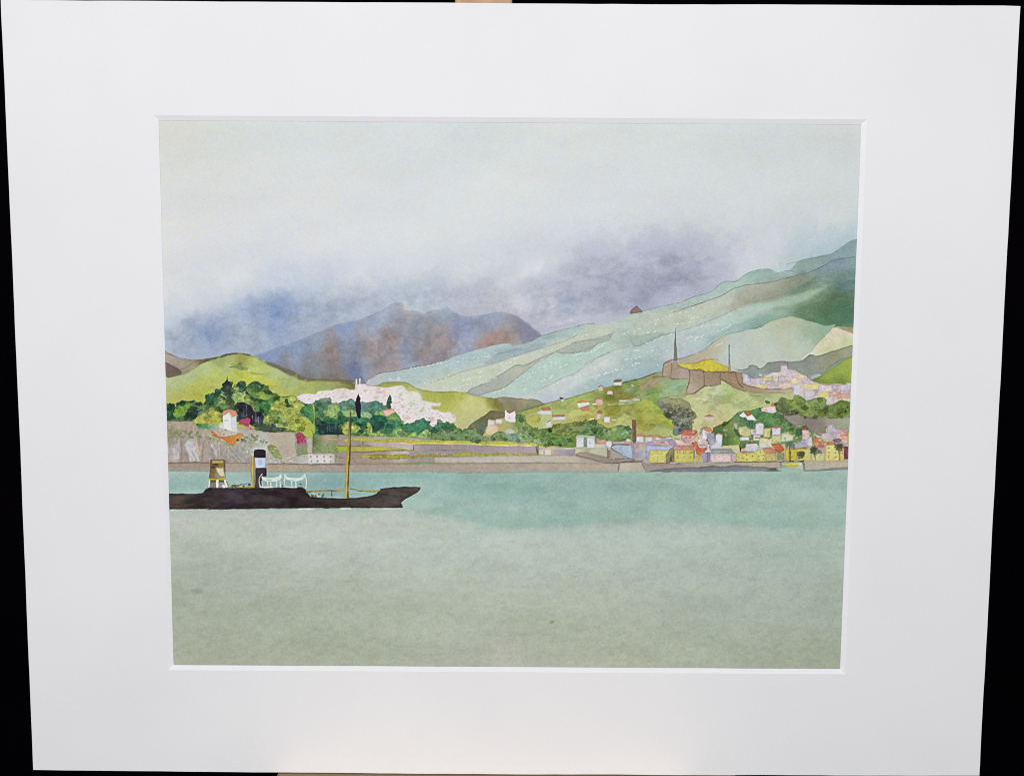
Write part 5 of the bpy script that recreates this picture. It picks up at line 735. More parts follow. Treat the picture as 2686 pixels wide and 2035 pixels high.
('leaves',[(-109.5,.6),(-88,.8),(-65.1,2.1),(-53.7,12.2),(-38,12.8),(-30.4,10.2),(-22.9,20),(-38.3,20.1),(-86.8,20.4),(-109.7,18.3)],230,1.1,{'seed':4,'lo':.78,'hi':1.3}),
('poly',[(-77.9,-3.9),(-77.2,-2.3),(-76.7,-1.4),(-77.1,.4),(-76.4,2.2),(-76.2,4.4),(-76.8,6.2),(-76.8,8.7),(-77.9,9.3),(-78.7,8),(-79.1,5.1),(-79.3,3),(-79.7,1.5),(-79,-.7),(-78.6,-2.5)],(38,32,46),{'rough':.1,'edge':.1,'tag':4}),
('poly',[(-178.6,2.5),(-176.1,2.3),(-173.6,4.1),(-171.8,2.1),(-168.9,.7),(-165.6,.8),(-162.8,.2),(-160.6,1.3),(-159.2,2.4),(-157.4,1.3),(-156.7,-1.3),(-155.5,-2.7),(-152.7,-3.3),(-151.9,-4.9),(-149,-6.2),(-148.1,-8.2),(-147.2,-9.4),(-146.1,-10.1),(-145.5,-12.5),(-145,-10.3),(-144.3,-8.9),(-143.1,-6.7),(-141.1,-8.2),(-137.9,-10),(-136.1,-9.5),(-135.4,-6.8),(-134.4,-8.2),(-132.2,-9.7),(-129.7,-9.9),(-127.9,-8.3),(-125.1,-6.9),(-123.4,-4),(-120.1,-3.6),(-117.7,-1.9),(-114.5,-1.9),(-110.9,-2.4),(-109.5,-.5),(-107.7,.2),(-105.6,2.6),(-100.9,2.4),(-101.2,19.4),(-105.8,19),(-111.2,16.4),(-128,16.1),(-132.6,13.4),(-139.8,11.6),(-163,11.4),(-178.8,11.5)],[(-170,4.9,(122,172,52)),(-175.4,4.3,(34,82,52)),(-164.7,7.1,(44,72,56)),(-159.3,4.2,(112,148,92)),(-151.9,-4.5,(68,112,66)),(-155.6,-.9,(48,102,70)),(-148.4,-1,(120,160,90)),(-137.6,-7.5,(48,86,66)),(-130.4,-8.3,(70,110,72)),(-126.9,-5.4,(66,112,62)),(-130.5,-3.2,(146,182,72)),(-123.4,-.0,(90,140,62)),(-137.7,-1.7,(160,190,96)),(-119.9,2.5,(168,186,72)),(-127.1,3.6,(74,142,72)),(-109.1,.6,(176,194,76)),(-114.6,6.1,(176,188,74)),(-105.7,11.4,(178,196,60)),(-132.4,2.6,(128,146,66)),(-121.8,9.7,(168,190,72)),(-107.6,15.8,(180,200,62)),(-134.3,8,(44,44,62))],{'smooth':1,'rough':.15,'edge':.16,'var':.08,'fs':1.5,'tag':4}),
('mottle',[(-178.6,2.1),(-155.5,-6.7),(-126.8,-10.4),(-100.9,2.4),(-101.2,19.4),(-178.8,11.9)],1.9,.15,.1,{'seed':10,'only':4,'soft':.3,'sharp':3.5}),
('blob',-175,4.1,2.46,1.93,(34,80,50),1,{'rot':0,'rough':.25,'tag':4}),
('blob',-175.5,9,3.16,1.4,(34,80,50),1,{'rot':0,'rough':.25,'tag':4}),
('blob',-170,1.7,2.81,.98,(34,80,50),1,{'rot':-.2,'rough':.25,'tag':4}),
('blob',-164.6,.9,2.46,.7,(34,80,50),1,{'rot':-.1,'rough':.25,'tag':4}),
('blob',-160.7,2,1.76,.77,(34,80,50),1,{'rot':0,'rough':.25,'tag':4}),
('poly',[(-168.7,9.6),(-167.2,6),(-165.4,4.2),(-162.9,4.5),(-160.7,4.9),(-158.6,4.2),(-157.9,5.1),(-160.8,6.3),(-161.9,9.6),(-165.2,10.3)],[(-164.7,6.4,(40,74,56)),(-163,8.5,(42,52,56))],{'smooth':1,'rough':.2,'edge':.1,'tag':4}),
('poly',[(-174.1,7.9),(-172.5,3.9),(-168.9,2.4),(-165.7,1.7),(-163.9,2.7),(-166.5,4.9),(-168,7.8),(-170.1,8.9),(-172.7,9.1)],(126,178,50),{'smooth':1,'rough':.15,'edge':.1,'tag':4}),
('blob',-155.6,-.9,1.76,2.11,(50,104,72),1,{'rot':0,'rough':.2,'tag':4}),
('blob',-153.4,-2.7,1.4,1.4,(50,104,72),1,{'rot':0,'rough':.2,'tag':4}),
('blob',-150.5,-4.5,1.76,1.4,(50,104,72),1,{'rot':0,'rough':.2,'tag':4}),
('blob',-157.1,3.8,2.11,1.23,(120,152,92),1,{'rot':-.5,'rough':.2,'tag':4}),
('blob',-138.3,-6.8,2.53,2.98,(44,84,68),1,{'rot':0,'tag':4}),
('blob',-131.3,-8.3,3.16,1.23,(50,88,66),1,{'rot':-.1,'tag':4}),
('poly',[(-128.6,-8.3),(-125.8,-7.9),(-123.7,-5.4),(-121.9,-3.1),(-123.7,-3.1),(-126.2,-4),(-128,-6.1)],(46,88,58),{'smooth':1,'rough':.15,'tag':4}),
('poly',[(-142.2,-6.8),(-140.4,-7.5),(-140.9,-4.6),(-138.7,-3.9),(-136.2,-4.6),(-134.5,-1.4),(-136.3,.4),(-140.3,1.2),(-142.4,-.3)],(166,194,104),{'smooth':1,'rough':.12,'edge':.1,'tag':4}),
('poly',[(-134.7,-6.1),(-130.4,-6.8),(-127.6,-4.7),(-125.5,-2.2),(-121.9,-2.9),(-124.8,-.7),(-127.7,.0),(-131.3,-1.8),(-134.1,-3.2)],[(-132.3,-5,(104,152,66)),(-127.7,-1.8,(156,190,62))],{'smooth':1,'edge':.1,'tag':4}),
('poly',[(-136.5,-6.8),(-135.1,-3.9),(-132.7,-1.8),(-128.8,-.4),(-125.6,.7),(-129.2,1.1),(-133.4,-.3),(-135.9,-3.2)],(42,92,58),{'smooth':1,'rough':.15,'tag':4}),
('blob',-126.3,2.5,3.86,2.11,(72,144,70),1,{'rot':-.2,'tag':4}),
('blob',-129.9,2.5,2.11,1.4,(72,144,70),1,{'rot':0,'tag':4}),
('blob',-121.6,-1.8,2.11,1.4,(96,146,60),1,{'rot':0,'tag':4}),
('poly',[(-116.3,-.1),(-114.8,-.8),(-113.4,1.7),(-112,2.8),(-114.5,3.5),(-116.3,2.8)],(48,84,46),{'smooth':1,'rough':.15,'tag':4}),
('poly',[(-114.8,-2.2),(-112.7,-2.6),(-110.2,-1.5),(-109.1,.6),(-105.6,2.4),(-107.8,6),(-110.6,4.6),(-112.7,1)],[(-110.9,-.5,(186,202,76)),(-107.7,2.4,(178,198,84))],{'smooth':1,'edge':.08,'tag':4}),
('poly',[(-122.8,2.5),(-117.7,2.1),(-114.9,3.9),(-110.6,5.3),(-108.9,7.5),(-112.8,8.9),(-116.4,10.8),(-118.5,6.8),(-122.1,5.4)],[(-119.9,3.6,(178,180,68)),(-112.8,6,(172,186,72))],{'smooth':1,'edge':.1,'tag':4}),
('poly',[(-108.1,5.3),(-105.6,2.8),(-101.6,2.4),(-101.1,12.5),(-103.5,9.6),(-107.1,8.2)],(80,150,84),{'smooth':1,'edge':.15,'tag':4}),
('poly',[(-116.9,13.7),(-114.6,10.4),(-111,7.5),(-107.1,8.2),(-103.9,10),(-101.1,13.2),(-101.1,19),(-105.1,19),(-107.6,17.6),(-110.8,15.8),(-114.7,15.5)],[(-112.8,9.7,(164,182,72)),(-106.5,14,(184,204,60)),(-111.1,14.4,(178,198,58)),(-102.9,16.8,(176,196,60))],{'smooth':1,'edge':.1,'tag':4}),
('line',[(-107.1,6),(-103.9,8.9),(-101.8,12.1)],.777,(42,104,72),.7,{}),
('poly',[(-145.5,-12.7),(-144.9,-10.3),(-144.3,-8.9),(-143.6,-8.2),(-143,-6.7),(-144.1,-5.3),(-142.6,-4.2),(-143.8,-2.1),(-142.2,-1),(-141.7,2.6),(-139.6,2.6),(-138.6,5.5),(-145,5.9),(-148.6,5.9),(-146.4,3.7),(-149.2,1.9),(-146.7,1.6),(-149.5,-.9),(-146.3,-1),(-149.5,-3.1),(-147,-3.5),(-148.7,-5.6),(-146.9,-6.4),(-147.9,-8.2),(-146.7,-8.5),(-146,-10.3)],[(-145.4,-8.2,(44,56,56)),(-145.9,-4.6,(56,66,66)),(-144.9,.8,(70,84,72)),(-142.1,4.1,(86,92,74)),(-146.1,-10.7,(50,45,40)),(-147.4,2.6,(80,104,60))],{'rough':.3,'edge':.12,'tag':4}),
('line',[(-149.5,-2.8),(-147,-2),(-145.6,-.3)],.66,(176,204,120),.85,{}),
('line',[(-150.2,-.9),(-148.1,.1),(-148.5,1.2)],.66,(176,204,120),.85,{}),
('line',[(-149.9,.9),(-147.8,1.6),(-146,2.6)],.66,(176,204,120),.85,{}),
('line',[(-142,-1.4),(-140.2,-2.1),(-138.4,-2.5)],.66,(176,204,120),.85,{}),
('line',[(-141.7,.8),(-139.9,1.5),(-136.7,.4)],.66,(176,204,120),.85,{}),
('line',[(-149.1,-2),(-147.4,-1),(-146.3,.8)],.544,(40,60,44),.8,{}),
('line',[(-149.6,1.6),(-147.1,2.6),(-146,3.7)],.544,(40,60,44),.8,{}),
('line',[(-142,-1),(-140.9,-1.4)],.544,(40,60,44),.8,{}),
('blob',-150,5.2,1.76,1.4,(36,76,44),1,{'rot':0,'rough':.2,'tag':4}),
('blob',-148.9,3.4,1.4,1.76,(100,132,56),1,{'rot':0,'rough':.2,'tag':4}),
('poly',[(-163,10.7),(-161.5,8.5),(-157.9,6.7),(-155,4.5),(-153.5,3.8),(-152.2,5.6),(-149.7,6.6),(-148.6,8.4),(-149.4,11),(-152.3,12.8),(-155.9,12.8),(-159.5,12.8),(-162.4,12.5)],[(-159.4,9.2,(182,184,62)),(-153.6,5.6,(184,168,58)),(-152.3,9.9,(192,196,66)),(-157.7,11.7,(188,190,70)),(-150.1,8.1,(182,190,66))],{'smooth':1,'rough':.12,'edge':.08,'tag':4}),
('poly',[(-162.7,12.9),(-159.5,12.3),(-156.6,13.4),(-154.1,13.2),(-150.5,12.8),(-151.6,14.2),(-154.5,15.3),(-159.6,15.4),(-162,14.3)],[(-158.8,13.9,(72,166,112)),(-155.2,14.3,(74,164,116)),(-161.3,13.2,(90,140,70)),(-152.3,13.5,(150,190,150))],{'smooth':1,'rough':.15,'edge':.1,'tag':4}),
('poly',[(-140.3,1.9),(-137.8,1.1),(-135.6,1.9),(-133.8,2.7),(-132.1,5.8),(-130,6.5),(-126.8,7.9),(-127.6,10.8),(-127.2,12.6),(-130.1,11.9),(-132.6,11.6),(-133.6,9.4),(-136.1,9.1),(-139.4,10.2),(-140.4,7.7),(-139.6,4.8)],[(-137.8,3.7,(38,42,56)),(-133.5,5.4,(40,34,54)),(-129,9.4,(52,52,68)),(-138.6,7.6,(44,64,66)),(-135,8.3,(50,46,66))],{'smooth':1,'rough':.2,'edge':.08,'tag':4}),
('line',[(-137.6,4),(-137.5,9.1)],.427,(156,150,166),.75,{'dry':.3}),
('line',[(-135.9,2.6),(-135.9,9.4)],.427,(156,150,166),.75,{'dry':.3}),
('line',[(-131.2,6.5),(-131.2,12.3)],.427,(156,150,166),.75,{'dry':.3}),
('line',[(-129.7,8.3),(-129.7,12.7)],.427,(156,150,166),.75,{'dry':.3}),
('line',[(-132.9,7.6),(-132.9,10.9)],.427,(156,150,166),.75,{'dry':.3}),
('poly',[(-130.8,12.3),(-127.2,11.9),(-125.1,13.7),(-124.3,11.5),(-122.2,12.6),(-120.1,13.7),(-117.2,14),(-114.7,15.3),(-120.1,16.2),(-128,16),(-130.1,14.5)],[(-129,13.7,(68,92,72)),(-122.9,13.3,(48,60,66)),(-118.3,14.8,(74,90,70)),(-123.7,15.2,(80,98,76))],{'smooth':1,'rough':.15,'edge':.1,'tag':4}),
('line',[(-120.3,7.5),(-122.1,6.5),(-125,7.2)],.777,(108,146,66),.85,{'taper':0}),
('line',[(-120.3,7.5),(-122.8,7.9),(-125,10.1)],.777,(108,146,66),.85,{'taper':0}),
('line',[(-120.3,7.5),(-121.8,9.4),(-123.6,11.9)],.777,(108,146,66),.85,{'taper':0}),
('line',[(-120.3,7.5),(-120.4,9.7),(-120.8,13)],.777,(108,146,66),.85,{'taper':0}),
('line',[(-120.3,7.5),(-118.6,9.3),(-118.3,12.6)],.777,(108,146,66),.85,{'taper':0}),
('line',[(-120.3,7.5),(-117.8,8.6),(-115.9,10.8)],.777,(108,146,66),.85,{'taper':0}),
('line',[(-120.3,7.5),(-118.5,6.8),(-116.4,7.9)],.777,(108,146,66),.85,{'taper':0}),
('line',[(-120.3,7.5),(-119.9,5.7),(-122.1,5.4)],.777,(108,146,66),.85,{'taper':0}),
('line',[(-120.3,7.5),(-119.2,5.7),(-117.1,6.1)],.777,(108,146,66),.85,{'taper':0}),
('line',[(-120.3,7.5),(-118.9,9.7),(-116.8,12.2)],.777,(108,146,66),.85,{'taper':0}),
('line',[(-120.3,7.9),(-123.6,8.6),(-124.7,11.2)],.466,(190,204,110),.8,{}),
('line',[(-120,7.9),(-117.1,9.3),(-116.5,11.9)],.466,(190,204,110),.8,{}),
('line',[(-120.7,8.3),(-121.5,11.5)],.466,(190,204,110),.8,{}),
('line',[(-120.4,11.2),(-120.4,14.1)],.583,(190,200,190),.7,{}),
('line',[(-123.6,11.9),(-123.7,13.7)],.466,(206,210,190),.7,{}),
('line',[(-117.2,12.9),(-115.4,11.8)],.583,(60,74,52),.7,{}),
('mottle',[(-178.6,2.1),(-155.5,-6.7),(-126.8,-10.4),(-100.9,2.4),(-101.2,19.4),(-178.8,11.9)],1.3,.15,.12,{'seed':11,'thr':.25,'only':4,'soft':.3,'sharp':5}),
('line',[(-157.7,-2.3),(-155.5,-3.1),(-152.7,-3.3)],.388,(40,80,50),.6,{}),
('line',[(-172.1,2.1),(-168.9,.7),(-165.6,.9),(-162.8,.3)],.466,(46,84,46),.6,{}),
('line',[(-157.1,1.3),(-156.6,-1.3),(-155.4,-2.6)],.466,(46,84,46),.6,{}),
('line',[(-134.4,-8.2),(-132.2,-9.6),(-129.7,-9.8),(-127.9,-8.2),(-125.1,-6.8),(-123.4,-3.9),(-120.1,-3.6)],.466,(46,84,46),.6,{}),
('line',[(-141.1,-8),(-137.9,-9.9),(-136.1,-9.4),(-135.4,-6.8)],.466,(46,84,46),.6,{}),
('line',[(-135.9,-3),(-133.4,-.3),(-129.2,1.1),(-125.6,.7)],.466,(46,84,46),.6,{}),
('line',[(-117.7,-1.9),(-114.5,-1.9),(-110.9,-2.4),(-109.5,-.5)],.466,(46,84,46),.6,{}),
('line',[(-122.8,2.5),(-119.9,1.8),(-116.7,2.5)],.466,(46,84,46),.6,{}),
('line',[(-116.9,13.7),(-114.6,10.4),(-111,7.5)],.466,(46,84,46),.6,{}),
('line',[(-108.9,7.5),(-107.8,5.5),(-105.6,2.6)],.466,(46,84,46),.6,{}),
('line',[(-132.4,1.1),(-128.9,3.6),(-129.3,6.1)],.466,(46,84,46),.6,{}),
('leaves',[(-178.5,1.4),(-168.8,.2),(-160.6,.9),(-155.5,-3.1),(-148.3,-8.2),(-137.5,-9.7),(-125.1,-7.6),(-118,-2.2),(-100.9,1.6),(-101.1,19),(-111.2,16.2),(-128,15.9),(-178.8,11.5)],280,1.1,{'seed':3,'lo':.76,'hi':1.36}),
('poly',[(-140.5,12.4),(-139.7,10.2),(-137.2,9.6),(-135.8,9.1),(-134,9.8),(-133.5,12.3),(-134.4,14),(-136.2,13.4),(-138,12.7)],[(-138.7,11.3,(182,72,100)),(-135.1,10.5,(206,62,102)),(-134.8,13.1,(180,50,82))],{'smooth':1,'rough':.25,'edge':.12,'tag':4}),
('dabs',[(-136.9,13.8),(-133.7,13),(-130.9,17.7),(-131.6,18.1),(-134.8,16.7)],22,.78,.78,[(206,90,120),(220,140,150),(190,70,100)],{'a':.85,'seed':61}),
('poly',[(-178.8,11.3),(-173.8,10.9),(-163.8,11.2),(-162.7,12.9),(-161,15),(-154.5,15.3),(-150.2,14.2),(-139.8,14.5),(-136.2,14.9),(-130.9,15.9),(-128,16.5),(-120.1,16.6),(-111.2,16.6),(-110.3,16.9),(-110.1,29.9),(-110.1,29.1),(-104.1,28),(-101.9,27.6),(-102,33.4),(-124,33.4),(-179.4,33.3)],[(-172,13.3,(174,160,142)),(-166.7,12.9,(172,158,142)),(-156,16.8,(176,166,148)),(-145.2,17.1,(196,190,180)),(-134.5,18.9,(176,172,162)),(-120.2,20.6,(186,172,150)),(-116.7,26,(184,170,152)),(-172.2,20.7,(160,152,142)),(-174.2,28,(186,176,178)),(-165.2,24.3,(190,190,198)),(-168.9,29.8,(160,142,128)),(-159.7,22.5,(164,148,140)),(-156.3,27.9,(170,158,152)),(-150.8,26.1,(172,160,150)),(-145.5,27.8,(158,152,142)),(-138.2,24.2,(160,160,150)),(-138.3,29.6,(165,158,150)),(-122.1,29.5,(180,176,172)),(-129.2,23.4,(190,192,186)),(-114.9,27.7,(180,170,155)),(-106,31.3,(180,182,176)),(-175.8,17.9,(140,140,110))],{'rough':.1,'edge':.08,'var':.09,'fs':2,'tag':2}),
('dabs',[(-176.4,15.7),(-163.9,15.6),(-157.9,19.6),(-164,20),(-170.4,20.4),(-176.2,19.3)],40,1.36,.97,[(112,142,72),(132,150,86),(120,116,84),(96,124,62)],{'a':.65,'seed':70}),
('dabs',[(-176.6,10.6),(-163.8,11.3),(-163.8,12.3),(-176.7,12.2)],26,.78,.39,[(190,184,168),(120,116,96),(142,160,96)],{'a':.7,'seed':71}),
('line',[(-171.5,20.4),(-171.9,22.9),(-172.4,26.6),(-171.8,30.9)],.971,(205,196,200),.6,{}),
('line',[(-174.8,23.7),(-174.2,26.6),(-173.2,31.3)],1.553,(206,200,206),.7,{}),
('line',[(-165.8,21.8),(-166.6,25.8),(-165.3,29.4),(-164.3,32.2)],2.718,(200,204,212),.75,{}),
('line',[(-164.1,25),(-162.7,28.7),(-161.8,32.1)],1.553,(208,208,216),.7,{}),
('line',[(-162.4,20.7),(-162.1,24.3),(-161.3,27.2)],.777,(222,196,156),.8,{}),
('line',[(-159.8,23.6),(-160.2,26.5),(-161.9,29.4)],.777,(216,184,144),.75,{}),
('line',[(-170.5,21.4),(-170.2,26.5),(-170.7,31.6)],1.165,(142,124,108),.6,{}),
('line',[(-158.3,22.1),(-159.1,25),(-160,32.3)],.777,(130,120,112),.5,{}),
('line',[(-154.4,23.2),(-153,25.7),(-152,29.3)],1.359,(206,204,208),.7,{}),
('line',[(-150.7,22.1),(-150.5,26.4),(-150.8,30.8)],.583,(210,206,210),.7,{}),
('line',[(-145.9,23.5),(-145.9,28.6),(-146.1,31.5)],.583,(200,196,190),.6,{}),
('line',[(-144,27.8),(-141.9,30.4),(-140.2,32.4)],1.165,(196,190,182),.6,{}),
('line',[(-150.1,23.5),(-149.8,27.9),(-150.2,32.3)],.971,(146,134,124),.5,{}),
('line',[(-140.8,29.6),(-138.4,31.4),(-136.2,32.5)],.583,(200,194,186),.5,{}),
('line',[(-168.7,24.3),(-167.8,28),(-166.8,31.6)],1.165,(146,130,116),.5,{}),
('line',[(-145.4,24.2),(-143.3,27.8),(-140.1,31.1)],.583,(134,128,116),.5,{}),
('line',[(-156.1,21.7),(-154.8,25),(-154.1,29.4)],.777,(150,134,126),.5,{}),
('line',[(-174.1,22.2),(-174.9,25.1)],.971,(120,112,84),.5,{}),
('mottle',[(-177.4,13.7),(-130.9,18.8),(-127.5,27.9),(-124,32.1),(-176.9,32.4)],1.6,.08,.1,{'seed':13,'tint':(1,.98,.95),'soft':.6,'sharp':2.5,'only':2,'stretch':.6}),
('poly',[(-154.5,15.7),(-150.6,14.4),(-150.3,17.1),(-151,18.2),(-153.9,17.2)],(180,172,158),{'edge':.1}),
('poly',[(-150.2,16),(-140.6,15.8),(-138.8,16.7),(-143.1,18.5),(-148.9,18.9)],(192,186,176),{'smooth':1,'edge':.06}),
('poly',[(-154.9,16.1),(-153.8,16.6),(-152.4,17.9),(-148.9,18.9),(-144.6,18.9),(-141,17.8),(-138.4,17.1),(-138.1,18.9),(-140.6,20.3),(-142,22.5),(-143.2,23.8),(-145.4,22.9),(-148.2,20.8),(-151.4,19.7),(-153.9,18.2)],[(-154.2,16.8,(214,98,48)),(-150.7,18.6,(226,110,30)),(-145.3,20.7,(238,124,22)),(-139.9,18.2,(240,150,42)),(-143.6,22.5,(226,140,40))],{'smooth':1,'rough':.15,'edge':.1,'tag':4}),
('dabs',[(-158.9,18.6),(-151.4,19.7),(-145.4,22.9),(-142.5,24),(-145.4,24),(-152.5,21.9),(-158.2,20.1)],34,.97,.58,[(132,156,76),(150,165,100),(110,130,70)],{'a':.75,'seed':72}),
('dabs',[(-138.8,17.4),(-134.5,16.3),(-125.2,20.6),(-125.3,22.4),(-131,22.1),(-140.7,23.3),(-141,21.1)],60,1.17,.78,[(126,152,66),(150,168,92),(110,120,80),(200,205,196),(92,104,60)],{'a':.7,'seed':73}),
('blob',-140.7,20.7,.63,.56,(74,84,52),1,{'rot':0,'tag':4}),
('blob',-138.5,20.9,.63,.56,(74,84,52),1,{'rot':0,'tag':4}),
('dabs',[(-140.7,22.2),(-131,21.7),(-125.3,25),(-132.9,28.7),(-140.1,26.5)],34,.97,.97,[(206,208,206),(150,148,140),(176,174,166),(196,196,190)],{'a':.55,'seed':74}),
('poly',[(-125.3,23.5),(-123.1,23.5),(-120.3,25.7),(-117.1,30),(-117.5,31),(-120.4,30.6),(-123.9,27.7)],[(-123.1,25,(130,145,66)),(-120.3,27.5,(140,158,70)),(-118.9,29.5,(150,168,82))],{'a':.9,'smooth':1,'rough':.3,'soft':.06,'edge':.08,'tag':4}),
('dabs',[(-125.3,23.7),(-122.4,23.3),(-117.1,28.4),(-111,29.1),(-111,32),(-117.5,31.7),(-123.9,28.4)],34,.97,.58,[(134,158,70),(196,200,180),(214,210,206),(160,172,110)],{'a':.7,'seed':75}),
('dabs',[(-125.4,29.5),(-104.9,30.9),(-104.9,32.9),(-125.4,33)],44,1.36,.66,[(214,212,210),(160,160,156),(190,188,182),(148,144,136)],{'a':.6,'seed':76}),
('line',[(-128,16),(-120.1,16.4),(-112.9,15.9),(-110.8,16.5)],.583,(54,52,42),.85,{}),
('line',[(-111,16.5),(-110.7,24.2),(-110.1,27.8)],.35,(120,114,108),.6,{}),
('line',[(-178.8,10.7),(-173.8,11),(-166.6,10.8),(-163.7,10)],.583,(66,76,54),.7,{}),
('poly',[(-148.1,8.1),(-145,6.2),(-143.6,5.9),(-141.3,7.7),(-140.9,16.2),(-143.4,16),(-149.5,14.6),(-150.5,13.5),(-148.2,12)],(228,226,222),{'edge':.04,'var':.02,'tag':2}),
('poly',[(-144,8.4),(-141.3,8.2),(-140.9,16.2),(-144,15.7)],(206,208,214),{'a':.8,'edge':.05}),
('poly',[(-149.3,7.4),(-147.9,5.5),(-145.3,4.8),(-141.4,5.7),(-140.8,8),(-142,8.2),(-143.3,9.1),(-145,6.2),(-147.6,8.1)],(214,146,116),{'edge':.1,'tag':2}),
('line',[(-145,6.4),(-143.5,9.1)],.583,(224,120,88),.7,{}),
('line',[(-147.8,10.6),(-145.6,10.5)],.427,(150,150,150),.8,{}),
('line',[(-147.7,15.5),(-146.6,15.6)],.777,(96,92,84),.7,{}),
('poly',[(-150.5,12.1),(-148,11.7),(-148.1,15.3),(-150.2,14.4)],(196,206,200),{'a':.7,'soft':.1,'edge':0}),
('dabs',[(-156,15.7),(-138.1,16.7),(-140,21.4),(-143.2,24.4),(-148.9,21.5)],26,.78,.58,[(232,130,40),(214,90,40),(240,160,60),(150,150,70)],{'a':.8,'seed':97}),
('poly',[(-110.6,18.3),(-109.7,16.7),(-107.9,16.5),(-106.2,18.3),(-105.1,20.1),(-105.9,24.1),(-107,24.9),(-108.7,23.4),(-110.2,22)],[(-109.4,18.3,(190,52,98)),(-107.6,20.5,(184,40,88)),(-107,23.4,(190,80,110))],{'smooth':1,'rough':.25,'edge':.12,'tag':4}),
('dabs',[(-110.8,18),(-107.9,16.2),(-104.8,20.1),(-106.6,25.2),(-109.8,22.3)],22,.78,.78,[(196,60,104),(160,40,80),(214,110,140)],{'a':.8,'seed':98}),
('poly',[(-105.1,19.4),(-102,19.4),(-102.1,27.7),(-105.2,27.8)],(186,176,160),{'rough':.05,'edge':.12}),
('poly',[(-110.5,23.4),(-104.8,21.9),(-104.5,28.5),(-109.9,28.5)],[(-109.5,24.9,(150,140,130)),(-106.7,27.8,(128,148,92))],{'a':.8,'rough':.2,'soft':.1}),
('poly',[(-101.6,16.8),(-99,17.9),(-88.5,17.7),(-88.6,19.3),(-86.8,21.1),(-89.7,24),(-90.5,28),(-102,28.1)],[(-100.4,19.7,(92,118,72)),(-99,24.1,(118,136,88)),(-93.6,19,(168,156,136)),(-91.8,21.1,(152,146,112)),(-94.7,24.1,(142,160,112)),(-97.3,26.6,(150,166,118)),(-90.8,25.9,(130,160,90))],{'rough':.12,'edge':.12,'var':.09,'fs':2,'tag':4}),
('dabs',[(-101.1,17.2),(-98.2,18.3),(-92.6,23.3),(-91.9,27.7),(-101.2,27.7)],40,.97,.78,[(92,116,70),(128,150,92),(150,168,116),(108,120,84)],{'a':.55,'seed':77}),
('line',[(-98.6,17.7),(-88.5,17.5),(-88.5,19.1)],.466,(40,46,44),.7,{}),
('line',[(-101.6,17.9),(-101.6,27.7)],.466,(96,96,74),.6,{}),
('line',[(-93.6,20.1),(-90,20.4),(-86.8,21.3)],.388,(196,190,176),.7,{}),
('poly',[(-88.2,17.7),(-77.4,18.3),(-30.4,19.9),(-38.3,20.2),(14.8,20.6),(15.6,23.9),(15.6,29),(-38.3,30.4),(-30.4,31.5),(-83.3,33.7),(-86.9,33.7),(-89.8,31.2),(-89.7,23.9)],[(-79.3,22.3,(160,146,138)),(-66.7,22.6,(184,172,162)),(-55.9,23.7,(190,180,168)),(-52.3,25.1,(200,190,180)),(-79.3,27.4,(158,140,128)),(-66.7,27,(162,142,126)),(-41.6,23.6,(158,148,144)),(-48.8,26.9,(160,144,142)),(-31.1,24.1,(156,142,142)),(-16.7,24.8,(164,148,152)),(-2.4,25.1,(170,154,158)),(12,25,(172,154,158))],{'rough':.08,'edge':.1,'var':.06,'tag':7}),
('poly',[(-86.8,20.9),(-82.5,19.5),(-77.4,19.2),(-68.5,19.9),(-59.5,19.7),(-52.3,19.8),(-45.1,20),(-30.4,20.2),(-38.3,20),(-31.1,20.5),(-16.8,20.5),(-2.4,20.7),(8.4,21.5),(13.4,20.6),(14.7,23.1),(4.8,22.7),(-6,23.1),(-20.3,22.4),(-38.3,22),(-30.4,22.2),(-48.7,22.3),(-55.9,21.5),(-66.7,21.4),(-75.3,21.1),(-81.8,20.7),(-84.6,21.3)],[(-77.4,20.2,(192,190,58)),(-63.1,20.4,(186,186,48)),(-52.3,21.1,(206,196,44)),(-41.6,21,(196,200,40)),(-31.1,21.2,(196,204,40)),(-16.8,21.3,(190,205,42)),(-6,21.8,(206,200,36)),(8.4,21.9,(214,206,50)),(-13.2,21.5,(178,196,40))],{'smooth':1,'rough':.12,'edge':.1,'var':.12,'tag':2}),
('poly',[(-89.9,24.2),(-87.5,23.5),(-82.5,23.8),(-73.9,24),(-64.9,23.9),(-57.7,24.6),(-52.3,25.6),(-59.5,25.7),(-68.5,26.3),(-75.7,26.7),(-83.2,26.4),(-88.3,26.4)],[(-86.5,24.9,(158,186,46)),(-73.9,24.9,(192,190,44)),(-59.5,25.1,(200,196,52)),(-84.7,24.2,(190,190,50))],{'smooth':1,'rough':.12,'edge':.12,'var':.12,'tag':2}),
('line',[(-89,23.5),(-82.5,23.6),(-75.3,23.4),(-70.3,23.6)],.427,(96,82,66),.6,{}),
('line',[(-82.5,26.7),(-75.7,26.9),(-68.5,26.4),(-57.7,25.9),(-49.8,25.9)],.505,(104,92,62),.75,{}),
('line',[(-49.1,22.9),(-49.3,25.8)],.505,(96,86,84),.8,{}),
('line',[(-75.5,21.2),(-75.5,23.1)],.583,(86,76,60),.8,{}),
('line',[(-48.7,22.7),(-30.4,22.3)],.388,(120,104,90),.6,{}),
('line',[(-43.4,26.1),(-38,25.6),(-30.4,25.7)],.35,(120,108,112),.6,{}),
